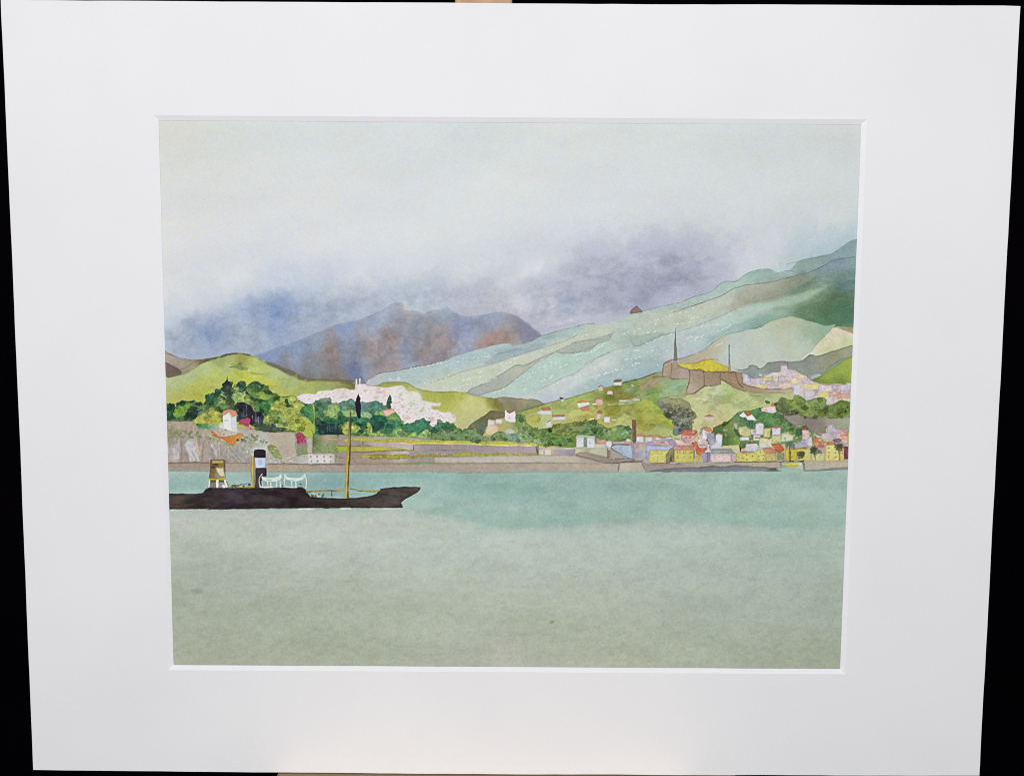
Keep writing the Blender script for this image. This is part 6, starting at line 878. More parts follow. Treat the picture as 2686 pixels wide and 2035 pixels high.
('poly',[(-82.6,29.8),(-77.5,29.4),(-74.3,28),(-70.3,27.4),(-63.1,28.3),(-55.9,28),(-48.8,28.5),(-41.6,27.9),(-30.4,27.5),(-38.3,28.6),(-27.5,27.2),(-13.1,27.1),(1.2,26.9),(8.4,27),(15.2,27.1),(14.9,28.1),(4.8,28.2),(-9.5,28.6),(-23.9,29),(-38.3,29.3),(-30.4,29.5),(-45.2,29.8),(-63.1,30.3),(-73.9,30.1),(-82.6,30.7)],[(-77.5,29.8,(190,180,60)),(-68.5,28.8,(160,150,50)),(-55.9,28.9,(178,170,58)),(-41.6,28.9,(176,168,50)),(-34.7,28.4,(156,146,56)),(-23.9,27.9,(176,178,56)),(-6,27.7,(184,184,56)),(12,27.6,(184,170,62))],{'smooth':1,'rough':.3,'edge':.14,'var':.15,'tag':2}),
('dabs',[(-75.4,28.9),(-70.3,27.6),(-30.4,27.9),(-30.4,29.5),(-73.9,30.1)],60,.5,.66,[(200,190,60),(122,112,44),(214,206,90),(150,150,50)],{'a':.75,'seed':80}),
('dabs',[(-38.3,27.8),(13.8,27),(13.8,27.9),(-38.3,29.1)],50,.58,.5,[(200,196,60),(130,122,50),(220,214,100),(160,168,50)],{'a':.7,'seed':81}),
('dabs',[(-82.5,19.8),(-63.1,20.1),(-34.4,20.4),(-34.4,21.3),(-59.5,20.8),(-81,20.4)],60,.58,.47,[(226,214,50),(150,156,40),(222,216,100)],{'a':.7,'seed':82}),
('dabs',[(-38.3,20.6),(12,21.3),(12,22.6),(-16.8,22.1),(-38.3,21.5)],70,.58,.5,[(232,224,70),(140,170,40),(210,196,30),(228,228,120)],{'a':.7,'seed':83}),
('line',[(-38.3,22.2),(-27.5,22.2),(-16.7,22.5),(-6,22.8),(4.8,22.9),(12,23)],.583,(238,230,170),.8,{}),
('line',[(-55.9,21.9),(-50.5,22.2),(-45.1,22),(-30.4,22)],.505,(236,228,150),.75,{}),
('line',[(-38.3,22.7),(-27.5,22.5),(-16.7,22.9),(-6,23.3),(8.4,23.4)],.311,(120,104,110),.5,{}),
('line',[(-38.3,25.8),(-31.1,25.6),(-24.6,25.6),(-20.3,26)],.35,(110,98,108),.6,{}),
('line',[(14.7,23.1),(15.6,27.5)],.777,(84,72,64),.7,{}),
('line',[(13.8,20.6),(14.7,23)],.583,(206,206,176),.7,{}),
('poly',[(15.9,23.3),(35,23.6),(35,24.7),(34.8,28.1),(15.8,27.7)],[(19.2,23.8,(206,200,120)),(26.4,26,(170,158,166)),(33.6,26.7,(158,148,156)),(17.4,26,(214,196,180))],{'edge':.1,'tag':7}),
('line',[(16.1,23.1),(22.8,23.3),(29.9,23.8),(35,23.8)],.777,(222,210,96),.85,{}),
('line',[(22.8,24.4),(28.2,24.7),(31.4,24.7),(35,24)],.427,(226,222,206),.7,{}),
('poly',[(16.3,24.4),(21,24.3),(22.4,25.3),(22.4,27.6),(18.8,27.7),(16.1,27)],[(17.7,24.9,(206,168,146)),(17.8,26.8,(220,208,200)),(20.6,26.7,(224,220,218))],{'edge':.1,'tag':2}),
('line',[(16.7,24.1),(21.3,24.4)],.388,(206,140,100),.7,{}),
('line',[(18.8,25.3),(18.7,27.5)],.388,(84,66,62),.7,{}),
('poly',[(3.7,11.6),(4,8),(5.8,6.5),(8.3,6.9),(9,8.7),(9.4,10.8),(11.9,12.6),(14.8,14.1),(17.6,14),(22.7,13.3),(24.1,11.5),(27.3,11.1),(29.8,11.1),(33.4,10.3),(37,9.8),(41,9.9),(33.1,10.6),(38.4,10),(42.7,9.1),(45.1,9.3),(47,11),(49.2,12.5),(51.9,13.7),(55.9,12.6),(58.9,12.2),(62.7,12.7),(64.6,14.2),(64.9,20.4),(60.1,20.2),(55.2,20.2),(49.3,19.7),(43.9,17.6),(35.8,17.6),(35.4,23.1),(33.2,23.5),(34.6,23.4),(26.3,23.1),(19.2,22.9),(15.6,22.8),(14.5,21.7),(8.4,21.4),(1.2,20.7),(-9.6,20.4),(-38.3,20.2),(-37.6,16.6),(-34.7,14.4),(-31.8,13.6),(-29,15.4),(-27.5,16.9),(-24.7,16.8),(-23.2,14.7),(-20.4,14.3),(-17.5,14.3),(-15,16.8),(-13.2,17.9),(-9.6,18.2),(-7.8,16.7),(-4.9,15.6),(-2.1,16),(-.6,17.4),(2.2,16.7),(4.8,15.9)],[(6.5,9.4,(120,148,74)),(6.5,12.7,(126,156,92)),(13.7,15.5,(118,152,78)),(22.7,16.6,(110,150,72)),(26.3,20.5,(104,150,66)),(37.1,19.7,(104,150,62)),(37,12.8,(142,150,82)),(26.2,12.2,(142,150,78)),(-20.4,16.8,(112,146,92)),(-34.7,17.3,(118,146,96)),(-6,18.2,(120,150,92)),(3,18.5,(136,166,130)),(12,20.3,(156,184,124)),(-11.4,19.3,(140,156,100)),(10.1,11.6,(140,160,90)),(35.8,12.2,(138,148,82)),(42.5,13.2,(122,152,90)),(51.9,15.9,(146,176,110)),(57.3,15.8,(110,150,84)),(61.3,14.5,(126,170,110)),(62.8,18.5,(112,156,74)),(41.2,14.6,(122,158,100)),(49.3,18.1,(112,150,76))],{'smooth':1,'rough':.14,'edge':.18,'var':.1,'fs':2,'tag':4}),
('line',[(16.2,14.4),(19.1,14),(22.7,13.7),(24.1,12.2),(27.3,11.1)],.505,(72,100,58),.7,{}),
('line',[(5.8,15.9),(9.4,17),(11.2,18.8),(14.8,19.1),(16.6,17.7),(19.1,17.8),(24.1,16.9),(29.9,17.8),(32.7,16.1),(35.2,15.6),(39.9,16.1)],.505,(72,100,58),.7,{}),
('line',[(-7.4,16.7),(-4.9,15.6),(-2.4,15.8)],.505,(72,100,58),.7,{}),
('line',[(-23.2,14.7),(-19.6,14.3),(-17.1,14.6)],.505,(72,100,58),.7,{}),
('line',[(-16.8,14.6),(-15,17.1)],.505,(72,100,58),.7,{}),
('line',[(6.6,17.7),(9.1,19.2),(13.4,20.6)],.505,(72,100,58),.7,{}),
('line',[(33.1,15.7),(36.6,15.6),(39.8,16.5)],.505,(72,100,58),.7,{}),
('line',[(47,12.1),(49.2,12.5),(51.9,13.7),(54.6,13.5),(55.9,12.6),(58.9,12.2),(62.7,12.7)],.505,(72,100,58),.7,{}),
('line',[(48.2,18.3),(52,20.2),(56.1,20.3),(60.1,19.9),(61.7,18.8)],.505,(72,100,58),.7,{}),
('line',[(42,16.9),(45.3,18.4)],.505,(72,100,58),.7,{}),
('line',[(19.2,22.9),(26.3,23.3),(34.6,23.6)],.583,(80,104,50),.6,{}),
('blob',54.6,14.8,1.84,.92,(158,186,128),.7,{'rot':-.3,'soft':.12}),
('blob',61.6,15.3,2.11,1.32,(158,186,128),.7,{'rot':-.5,'soft':.12}),
('blob',59.8,16.5,.79,.42,(206,214,206),.9,{'rot':0}),
('blob',.8,15.6,2.81,1.4,(196,204,206),.75,{'rot':0,'soft':.15}),
('blob',2.3,18.1,3.16,1.4,(138,168,142),.7,{'rot':0,'soft':.12}),
('dabs',[(4.8,15.9),(13.4,19.5),(13.4,21),(6.6,19.9)],16,.78,.78,[(200,206,170),(150,180,116)],{'a':.6,'seed':84}),
('blob',-32.5,16.2,3.16,1.76,(132,152,108),.7,{'rot':0,'soft':.1}),
('blob',-13.2,14.2,1.76,2.11,(96,118,96),1,{'rot':0,'tag':4}),
('blob',-34,12.5,3.16,1.58,(70,142,92),1,{'rot':0,'tag':4}),
('line',[(-37.2,16.2),(-34.7,13.3),(-31.8,13.3),(-29,15.4)],.583,(36,110,70),.8,{}),
('blob',-29,12.9,1.4,1.76,(100,152,88),1,{'rot':0,'tag':4}),
('blob',-25.7,15.8,1.05,1.4,(100,152,88),1,{'rot':0,'tag':4}),
('mottle',[(2.9,7.3),(41,9.2),(64,13.1),(64.1,20.2),(33.2,22.5),(15.6,22.8),(-38.3,20.2),(-38.3,9.7),(-6,14.6)],1.7,.14,.09,{'seed':14,'thr':.2,'only':4,'soft':.3,'sharp':4}),
('mottle',[(4.7,5.3),(40.8,-4.3),(79.1,-15.9),(111.4,-8.9),(136.1,-5.4),(115.1,9.1),(86.8,12.9),(33,9.6)],2.6,.12,.1,{'seed':15,'only':2,'soft':1,'sharp':2.5,'stretch':1.6}),
('mottle',[(77.6,-1.5),(97.3,2),(95.9,14.7),(86.2,15.1)],1.8,.2,.12,{'seed':16,'only':4,'tint':(1,1,.95)}),
('mottle',[(106.6,12.8),(136.2,-3.6),(176.6,-3.9),(177,6.9),(158.4,17.9),(106.7,18.2)],1.7,.16,.09,{'seed':17,'thr':.2,'only':4,'soft':.3,'sharp':4}),
('leaves',[(2.9,7.3),(41,9.2),(64,13.1),(64.1,20.2),(33.2,22.5),(15.6,22.8),(-38.3,20.2),(-38.3,9.7),(-6,14.6)],170,1.2,{'seed':5,'lo':.8,'hi':1.16}),
('leaves',[(106.6,12.8),(136.2,-3.6),(176.6,-3.9),(177,6.9),(158.4,17.9),(106.7,18.2)],150,1.2,{'seed':6,'lo':.8,'hi':1.16}),
('leaves',[(77.6,-1.5),(97.3,2),(95.9,14.7),(86.2,15.1)],50,1,{'seed':7}),
('leaves',[(32.9,-1.2),(79.1,-15.9),(86.5,-1.5),(83.3,12.9),(33.1,11.4)],90,1.6,{'seed':8,'only':2,'lo':.86,'hi':1.1,'flat':.4,'edge':.1,'a':.5}),
('leaves',[(-176.8,-8),(-148,-21.8),(-130.2,-21.9),(-101.9,-8.4),(-80.8,-7.8),(-116.2,-4.8),(-162.8,-.1)],50,2.6,{'seed':9,'only':2,'lo':.9,'hi':1.06,'flat':.35,'edge':0,'a':.4}),
('poly',[(-1.4,4.5),(-.9,5.4),(2.5,5.3),(3.1,4.8),(3.6,7.1),(3.8,10.6),(1.1,10.6),(-1.4,9.7),(-1.9,8.3)],(224,220,224),{'edge':.06,'tag':2}),
('poly',[(-.9,4.5),(1.8,4.4),(2.2,5.3),(.6,6.3),(-.7,5.4)],(196,108,80),{'edge':.1}),
('line',[(-1.4,4.5),(-1.3,7.5)],.505,(240,238,236),.9,{'dry':.1}),
('line',[(3,4.8),(3.4,7.5)],.505,(240,238,236),.9,{'dry':.1}),
('line',[(.8,8.1),(.8,9)],.583,(160,150,160),.8,{}),
('poly',[(-10.7,9.6),(-7.1,9.6),(-7.1,12.5),(-10.7,12.5)],(214,210,204),{'tag':2,'rough':.05,'edge':.12}),
('poly',[(-6.6,9),(-3.2,9),(-3.2,11.3),(-6.6,11.4)],(216,212,212),{'tag':2,'rough':.05,'edge':.12}),
('poly',[(-11,12.5),(-6.7,12.3),(-4.9,13.4),(-6,15.9),(-9.6,17.4),(-11.7,16.3)],[(-9.6,13.7,(214,206,176)),(-6.7,13,(226,190,156)),(-8.9,15.9,(206,196,140))],{'smooth':1,'edge':.05}),
('blob',-3.5,13.7,2.11,1.05,(220,186,80),.7,{'soft':.15}),
('line',[(-10.9,9),(-10.7,11.9),(-11.6,14.8)],.427,(80,74,58),.6,{}),
('line',[(-9.6,9.2),(-7.1,9.4),(-6,9)],.388,(130,100,70),.5,{}),
('poly',[(14.2,5.6),(17.2,4.4),(22.2,4.7),(22.2,6.7),(17.6,6.9)],(212,210,210),{'edge':.08,'tag':2}),
('poly',[(16.7,2.7),(21.5,2.5),(22.3,4.3),(17.6,4.4)],(200,118,86),{'rough':.08,'edge':.15,'tag':2}),
('poly',[(9.9,7.3),(12.6,5.8),(13.6,6.7),(11.9,8)],(212,150,116),{'a':.8}),
('line',[(12.9,6.4),(14.7,7.1)],.583,(226,206,200),.8,{}),
('poly',[(23,7.7),(29.6,7.6),(29.6,9.3),(23,9.4)],(216,212,218),{'tag':2,'rough':.05,'edge':.12}),
('poly',[(22.8,6.5),(29.4,6.4),(29.4,7.6),(22.8,7.8)],(202,128,100),{'rough':.06,'edge':.12,'tag':2}),
('poly',[(19.4,10.7),(22.3,9.6),(22.7,12.5),(20,13.4)],(206,206,212),{'edge':.08,'tag':2}),
('line',[(19.9,10.7),(22.1,9.4)],.466,(90,90,84),.7,{}),
('blob',13.7,8.7,3.16,2.11,(186,182,76),.8,{'rough':.2}),
('blob',15.8,9.2,1.05,1.4,(166,170,60),.7,{}),
('blob',27.7,-2,1.05,.49,(84,84,90),1,{}),
('blob',28.2,-1.1,.91,.56,(236,234,228),1,{}),
('poly',[(54.6,-10.9),(58.6,-10.9),(58.6,-8.9),(54.6,-8.9)],(226,220,206),{'tag':2,'rough':.05,'edge':.12}),
('poly',[(54.2,-11.2),(55.6,-12.1),(58.6,-12.3),(58.6,-11.1),(55.6,-10.6),(54.6,-10.5)],(140,112,110),{'edge':.1,'tag':2}),
('poly',[(46.6,-7.1),(46.9,-8.7),(48.2,-9.2),(49.1,-7.8),(48.9,-6.2),(47.1,-6)],(212,186,180),{'edge':.1,'tag':2}),
('line',[(46.6,-7.8),(47.8,-9.1),(49.1,-8)],.427,(110,90,90),.7,{}),
('poly',[(50.7,-4.4),(51.1,-6),(52.9,-6.4),(54.3,-5.3),(54,-4.2)],(222,206,196),{'edge':.08,'tag':2}),
('line',[(50.7,-5.8),(51.8,-6.5),(53.2,-6.2)],.544,(170,118,96),.7,{}),
('blob',64.2,-8.8,.84,.42,(226,226,220),1,{}),
('poly',[(35.6,.9),(41.5,.4),(42.2,1.1),(36.9,2.9),(36,2.4)],(224,220,214),{'edge':.06,'tag':2}),
('line',[(35.6,.0),(38.3,-.5),(41.9,-.3)],.971,(196,112,72),.8,{}),
('line',[(35.8,.8),(41.9,.5)],.777,(238,234,220),.8,{'dry':.1}),
('poly',[(45.3,1.2),(45.3,-.9),(46.1,-1.8),(48.3,-1.7),(49.2,-.2),(49,1.4)],(216,176,164),{'edge':.1,'tag':2}),
('line',[(44.9,-.7),(46.1,-2),(48.6,-2.3)],.66,(176,110,76),.7,{}),
('line',[(43.3,1),(45.5,1)],.854,(234,226,210),.85,{}),
('poly',[(37.1,2.9),(39.4,2.5),(41.9,3.1),(42.2,4.3),(38.4,4.6)],(216,132,98),{'edge':.12,'tag':2}),
('poly',[(37.5,4.5),(41.6,4.4),(41.6,6),(37.5,6)],(214,206,110),{'a':.8,'rough':.05,'edge':.12}),
('poly',[(45.9,5),(47.3,3.9),(48.7,4.6),(48.9,5.6),(47.3,5.9),(46.1,5.7)],(196,104,72),{'edge':.1}),
('poly',[(45.7,5.9),(48,5.8),(48.1,8.8),(45.7,8.8)],(216,196,172),{'soft':.1,'tag':2,'rough':.05,'edge':.12}),
('poly',[(49.8,7.5),(52.7,7.5),(52.8,10.4),(49.8,10.4)],(222,222,220),{'tag':2,'rough':.05,'edge':.12}),
('line',[(50,7),(52.9,6.7)],.777,(176,112,70),.7,{}),
('line',[(53.8,9.1),(55.8,9)],.544,(236,232,196),.9,{}),
('line',[(40.9,9.4),(42.7,8.8),(44.5,8.5)],.583,(232,222,130),.9,{}),
('poly',[(101.1,7.4),(107.1,7.4),(106.5,9.2),(103.3,9.7),(101.3,9)],(216,196,178),{'edge':.06,'tag':2}),
('poly',[(101.2,7.2),(102.5,6.3),(104.6,5.8),(106.9,6.8),(104.6,7.3)],(206,130,104),{'edge':.12,'tag':2}),
('poly',[(119.7,6.2),(122.1,4.4),(124.4,7.3),(121.5,7.3)],(226,226,218),{'edge':.05,'tag':2}),
('poly',[(122.1,4.2),(125,4),(126.3,5.4),(124.4,7.3),(123.6,5.8)],(196,104,62),{'edge':.12,'tag':2}),
('poly',[(123.3,7.4),(126.3,5.8),(128.9,8.9),(126.5,8.7),(124.4,8.9)],(232,230,222),{'edge':.05,'tag':2}),
('poly',[(131.5,2.3),(134.6,1.6),(138,1.6),(138.8,4.3),(137.5,5),(135,4.8),(132.9,4.1),(131.6,4.1)],(224,206,206),{'edge':.06,'tag':2}),
('poly',[(136,1.4),(136.3,-.0),(138.1,-.4),(138.7,1.2),(137.8,1.8)],(206,132,100),{'edge':.1}),
('line',[(131.7,3.1),(134.6,3.3)],.583,(206,150,140),.7,{}),
('blob',138.5,.5,.77,.77,(120,70,54),1,{}),
('poly',[(35.4,17.6),(39.5,17.6),(39.5,23.7),(35.5,23.7)],(212,214,212),{'tag':5,'rough':.05,'edge':.22,'ew':.3}),
('poly',[(40.9,18.4),(45.1,18.4),(45.2,24.1),(41,24.1)],(216,216,216),{'tag':5,'rough':.05,'edge':.22,'ew':.3}),
('poly',[(35.4,17.3),(38.5,17.2),(40.9,17.4),(45,17.6),(45.8,18.6),(41,18.7),(39.5,18.4),(35.6,18.4)],(188,200,186),{'edge':.22,'tag':5,'ew':.3}),
('poly',[(39.5,18.4),(40.9,18.4),(41,23),(39.5,23)],(132,156,156),{'tag':5,'rough':.05,'edge':.22,'ew':.3}),
('poly',[(45.1,18.6),(46.3,18.6),(46.4,21.4),(45.2,21.4)],(150,148,150),{'tag':5,'rough':.05,'edge':.22,'ew':.3}),
('line',[(40.1,22.5),(40.9,23.2)],.583,(60,80,80),.7,{}),
('line',[(42.5,20.8),(42.6,21.5)],.583,(150,150,160),.8,{}),
('poly',[(46.5,19.4),(50.4,19.4),(51.5,20.8),(50.4,21.7),(46.6,21.5)],(206,160,136),{'edge':.22,'tag':5,'ew':.3}),
('poly',[(45,21.9),(50.4,21.9),(50.5,24.1),(45.1,24.1)],(206,214,186),{'a':.8,'rough':.05,'edge':.12}),
('poly',[(35.1,24.2),(50.5,23.9),(51.8,25.7),(51.9,29.2),(44,27.4),(37.8,26),(34.9,27.7)],[(37.3,24.7,(196,200,160)),(46.7,24.6,(196,206,166)),(41.3,26.3,(170,162,140)),(49.4,27.3,(186,186,162))],{'edge':.1,'tag':7}),
('poly',[(34.6,27.7),(37.8,26.2),(44,27.2),(52.1,29.2),(55.4,29.9),(70.5,30.2),(70.5,31),(67,31.1),(54.9,32),(48.4,31.2),(41.4,29.3),(34.9,28)],[(38.6,27.1,(166,154,140)),(46.8,29,(156,142,128)),(54.9,30.6,(150,136,128)),(65.7,30.4,(152,138,130))],{'edge':.12,'tag':7}),
('poly',[(33.3,28),(34.9,27.8),(41.4,29.4),(48.4,31.2),(52.2,31.8),(41.4,32.3),(33.3,32.1),(33.6,31.8),(-38.3,32),(-38.3,29.5),(-20.3,29),(-2.4,28.5),(15.6,28.1),(35,28.1)],[(-31.1,30.3,(188,178,168)),(-5.9,29.8,(192,184,172)),(15.6,29.3,(190,182,168)),(33.6,29.6,(190,182,170)),(40.8,31,(176,165,150))],{'edge':.07,'tag':7}),
('poly',[(51.8,25.1),(53.3,25.1),(53.4,29),(51.9,29)],(146,132,124),{'tag':7,'rough':.05,'edge':.12}),
('line',[(51.8,24.1),(52.1,29.2)],.466,(88,78,74),.7,{}),
('poly',[(53.4,24),(54.8,25.4),(57.5,26.7),(61.3,29.2),(56.2,29.5),(53.5,29.2)],(172,160,148),{'edge':.1,'tag':7}),
('poly',[(51,22.7),(51.2,20.8),(53.1,20),(54.7,21.9),(53.7,22.9),(53.2,24.3)],(216,214,218),{'edge':.22,'tag':5,'ew':.3}),
('poly',[(53.6,24),(53.9,22.7),(56.3,22),(60.1,22.1),(64.7,22.1),(65.3,24.2),(65.1,29.2),(61.6,29.2),(57.5,26.7),(54.8,25.1)],[(56.1,24,(168,184,200)),(60.1,23.5,(176,194,208)),(62.9,26.7,(172,188,208)),(57.5,25.4,(150,166,190)),(64.3,28.1,(165,178,200))],{'edge':.22,'var':.08,'tag':5,'ew':.3}),
('poly',[(54.7,21.6),(60.1,21.3),(61.2,20.2),(64.4,20.4),(64.7,22.1),(60.1,22.2),(56.3,22)],(204,150,142),{'edge':.22,'tag':5,'ew':.3}),
('poly',[(60.9,20.2),(61.7,18.9),(63.6,19.3),(64.5,20.7),(61.7,20.4)],(222,212,206),{'edge':.22,'tag':5,'ew':.3}),
('line',[(53.7,22.9),(56.3,22),(60.1,22.1),(62.5,22.2),(64.7,21.9)],.583,(80,84,110),.75,{}),
('line',[(53.4,23.6),(55.6,25.5),(57.5,26.3),(61.3,28.6),(62.9,29.3)],.583,(92,100,130),.75,{}),
('line',[(54.2,20.8),(54.7,22.3)],.583,(70,66,50),.7,{}),
('poly',[(65.2,22.3),(67.1,21.2),(71.4,20.9),(72.1,29.1),(66.7,29.4),(65.6,26.7)],[(66.1,24,(172,150,160)),(68.2,22.6,(196,170,140)),(69.6,26.1,(164,176,196)),(70.9,23.9,(190,172,160)),(68.3,28,(170,182,198)),(66.7,26.7,(150,138,160))],{'edge':.22,'var':.1,'tag':5,'ew':.3}),
('poly',[(72,22),(79,22),(84.6,22.8),(84.7,24.7),(73.6,25),(73.2,30.2),(72.1,29.7)],[(75,23.4,(176,186,206)),(81.7,23.6,(182,192,210)),(72.6,27.2,(172,182,206))],{'edge':.22,'tag':5,'ew':.3}),
('poly',[(66.8,17.7),(70.5,17.7),(70.6,20.8),(66.8,20.8)],(222,218,226),{'tag':5,'rough':.05,'edge':.22,'ew':.3}),
('poly',[(66.8,17.6),(67,16.3),(70.5,16.3),(70.8,17.7)],(212,142,112),{'edge':.22,'tag':5,'ew':.3}),
('poly',[(70.8,17.7),(71.3,17),(78.9,16.9),(80,17.6),(85.1,17.3),(85.3,18.1),(80,18.2)],(206,150,100),{'edge':.22,'tag':5,'ew':.3}),
('poly',[(71.4,18.1),(75.1,18),(75.2,20.6),(71.4,20.7)],(212,206,216),{'tag':5,'rough':.05,'edge':.22,'ew':.3}),
('poly',[(75.7,18.2),(79.7,18.2),(79.7,19.5),(75.7,19.5)],(222,212,216),{'tag':5,'rough':.05,'edge':.22,'ew':.3}),
('poly',[(80,18.2),(85.1,18.1),(85.1,20),(80,20.1)],(170,170,190),{'tag':5,'rough':.05,'edge':.22,'ew':.3}),
('poly',[(75.2,19.8),(80,19.8),(83,22),(76.3,21.9)],(212,176,176),{'edge':.22,'tag':5,'ew':.3}),
('line',[(75.9,18.9),(77.6,18.6)],.777,(240,238,238),.8,{}),
('line',[(82.1,18.4),(85,18.4)],.777,(238,236,236),.85,{'dry':.1}),
('poly',[(70.6,20.9),(75.2,20.4),(76.8,21.9),(84.4,22.2),(84.5,22.8),(75.2,22.8),(71.7,22)],[(72.2,21.5,(166,152,182)),(76.3,21.2,(172,160,190)),(81.7,22.5,(176,170,196))],{'edge':.22,'tag':5,'ew':.3}),
('poly',[(83,20.6),(85.9,18.4),(89.1,18.9),(89.2,22.2),(86.8,23.3),(84.4,22.2)],(176,150,166),{'edge':.22,'tag':5,'ew':.3}),
('line',[(78.9,20.9),(81.6,20.6)],.505,(140,96,104),.6,{}),
('poly',[(64.3,9.1),(66.4,9.1),(66.6,13.1),(66.7,19.9),(66.3,21.2),(65,21.2),(64.5,18.5)],(140,96,82),{'rough':.08,'edge':.22,'var':.12,'tag':5,'ew':.3}),
('line',[(65.4,9.3),(65.7,20.7)],.505,(96,64,56),.7,{}),
('line',[(64.7,21.2),(65.5,29.4)],1.359,(150,132,142),.6,{'dry':.3}),
('line',[(64.1,12),(64.5,19.1)],.311,(214,190,180),.5,{}),
('poly',[(73.7,25.6),(74.4,25),(84.4,24.7),(85,25.5),(83.1,26.9),(82.3,27.4),(82.1,31.4),(73.5,31.2)],(214,205,98),{'edge':.22,'tag':5,'ew':.3}),
('line',[(74,27.6),(82.3,27.1)],.388,(236,226,150),.7,{}),
('line',[(78.1,28),(78.2,31.3)],.35,(150,140,70),.6,{}),
('line',[(73.8,31.2),(82.1,31.6)],.466,(232,222,120),.7,{}),
('poly',[(82.3,27.4),(84.9,24.1),(86.8,23.6),(86.7,31.2),(82.3,31.4)],[(84.4,26,(160,150,100)),(83.2,29.3,(148,138,100)),(85.9,29.3,(110,104,66))],{'edge':.22,'tag':5,'ew':.3}),
('poly',[(84.5,27.9),(85.3,27.9),(85.3,30.4),(84.5,30.4)],(86,82,54),{'rough':.05,'edge':.12}),
('line',[(82.3,27.4),(85.1,24),(86.8,22.7)],.544,(110,88,84),.7,{}),
('poly',[(86.7,24.8),(97.3,24.6),(97.2,31.2),(86.8,31.5)],[(89,26.6,(214,206,90)),(94.5,29.3,(206,198,84)),(91.7,26,(210,202,96))],{'rough':.08,'edge':.22,'tag':5,'ew':.3}),
('poly',[(86.8,24.8),(87.9,22.7),(89.7,22.2),(95.4,22.4),(97,23.8),(97.4,24.7)],(210,134,104),{'rough':.08,'edge':.22,'tag':5,'ew':.3}),
('poly',[(96.6,25.1),(97.2,25.1),(97.3,29.2),(96.7,29.2)],(130,124,60),{'tag':5,'rough':.05,'edge':.22,'ew':.3}),
('poly',[(88,25.5),(88.5,25.5),(88.5,26.7),(88,26.7)],(140,130,60),{'a':.75,'rough':.05,'edge':.12}),
('poly',[(89.3,25.5),(89.8,25.5),(89.8,26.7),(89.3,26.7)],(140,130,60),{'a':.75,'rough':.05,'edge':.12}),
('poly',[(91.4,25.5),(92,25.5),(92,26.7),(91.5,26.7)],(140,130,60),{'a':.75,'rough':.05,'edge':.12}),
('poly',[(92.4,25.5),(92.9,25.5),(92.9,26.7),(92.4,26.7)],(140,130,60),{'a':.75,'rough':.05,'edge':.12}),
('poly',[(94.5,25.5),(95.1,25.5),(95.1,26.7),(94.5,26.7)],(140,130,60),{'a':.75,'rough':.05,'edge':.12}),
('poly',[(95.6,25.5),(96.1,25.5),(96.2,26.6),(95.6,26.7)],(140,130,60),{'a':.75,'rough':.05,'edge':.12}),
('poly',[(88.2,27.9),(88.9,27.9),(88.9,29.2),(88.3,29.2)],(176,164,70),{'a':.6,'rough':.05,'edge':.12}),
('poly',[(91.7,27.9),(92.4,27.9),(92.4,29.1),(91.8,29.1)],(176,164,70),{'a':.6,'rough':.05,'edge':.12}),
('poly',[(94.8,27.9),(95.5,27.9),(95.5,29.1),(94.9,29.1)],(176,164,70),{'a':.6,'rough':.05,'edge':.12}),
('poly',[(95.5,20.5),(97,20.1),(98.4,20.5),(98.8,22.1),(99.7,23.4),(101.9,23.5),(103.8,22.9),(103,24.8),(101.4,26.5),(99.6,27.3),(98.2,26.5),(97.6,24),(95.9,22.7)],[(97,21.6,(226,106,46)),(100.3,25.1,(226,92,46)),(102.4,23.7,(222,110,64))],{'rough':.1,'edge':.22,'tag':5,'ew':.3}),
('line',[(95.5,22.4),(95.9,20.4),(97,20),(98.4,20.5)],.466,(160,90,60),.5,{}),
('poly',[(97.7,27.5),(101,27.4),(101.1,31),(97.8,31)],(206,184,84),{'tag':5,'rough':.05,'edge':.22,'ew':.3}),
('poly',[(99.6,27.9),(100.9,27.8),(101,31),(99.6,31)],(212,196,90),{'tag':5,'rough':.05,'edge':.22,'ew':.3}),
('poly',[(90.2,17),(91.1,17),(95.8,16.8),(96.9,16.1),(98.4,15),(99,16.7),(96.9,19.1),(94.8,20.5),(91.6,20.5),(89.9,19.2)],[(92.1,18.4,(214,150,150)),(94.8,18.1,(224,170,164)),(97.4,16.7,(212,150,146)),(91,19.2,(180,140,140))],{'edge':.22,'tag':5,'ew':.3}),
('poly',[(90,16.7),(91.2,14.8),(92.2,14.3),(98.3,14.4),(97.9,15.3),(96.6,16.7),(92,17)],(222,106,76),{'rough':.08,'edge':.22,'tag':5,'ew':.3}),
('line',[(89.6,16.5),(91.7,14),(94.1,14.3),(98.4,14.5)],.505,(150,90,76),.6,{}),
('line',[(96.9,16.7),(98.4,14.8)],.583,(150,76,56),.7,{}),
('poly',[(92.3,17.7),(92.9,17.7),(92.9,18.6),(92.3,18.6)],(150,90,96),{'rough':.05,'edge':.12}),
('poly',[(94.3,17.7),(94.9,17.7),(95,18.6),(94.4,18.6)],(150,90,96),{'rough':.05,'edge':.12}),
('poly',[(86.2,19.2),(89.9,19.2),(91.6,20.5),(95.4,21.1),(95.4,22.4),(89.7,22.2),(87.6,21.7)],[(87.5,20,(216,212,206)),(91.6,21.4,(222,196,196)),(93.8,21.6,(214,176,176))],{'edge':.22,'tag':5,'ew':.3}),
('poly',[(95.9,19.1),(101.2,18.3),(104,19.9),(104.5,21.8),(99.7,22.7),(98.6,20.8)],[(97.5,19.7,(220,206,206)),(100.2,20.2,(222,214,212)),(102.9,20.7,(200,156,162))],{'edge':.22,'tag':5,'ew':.3}),
('poly',[(100.7,13.9),(101.9,14.2),(103.4,15.8),(103.5,19.4),(100.7,19.4),(100.9,16.7)],(224,214,220),{'edge':.22,'tag':5,'ew':.3}),
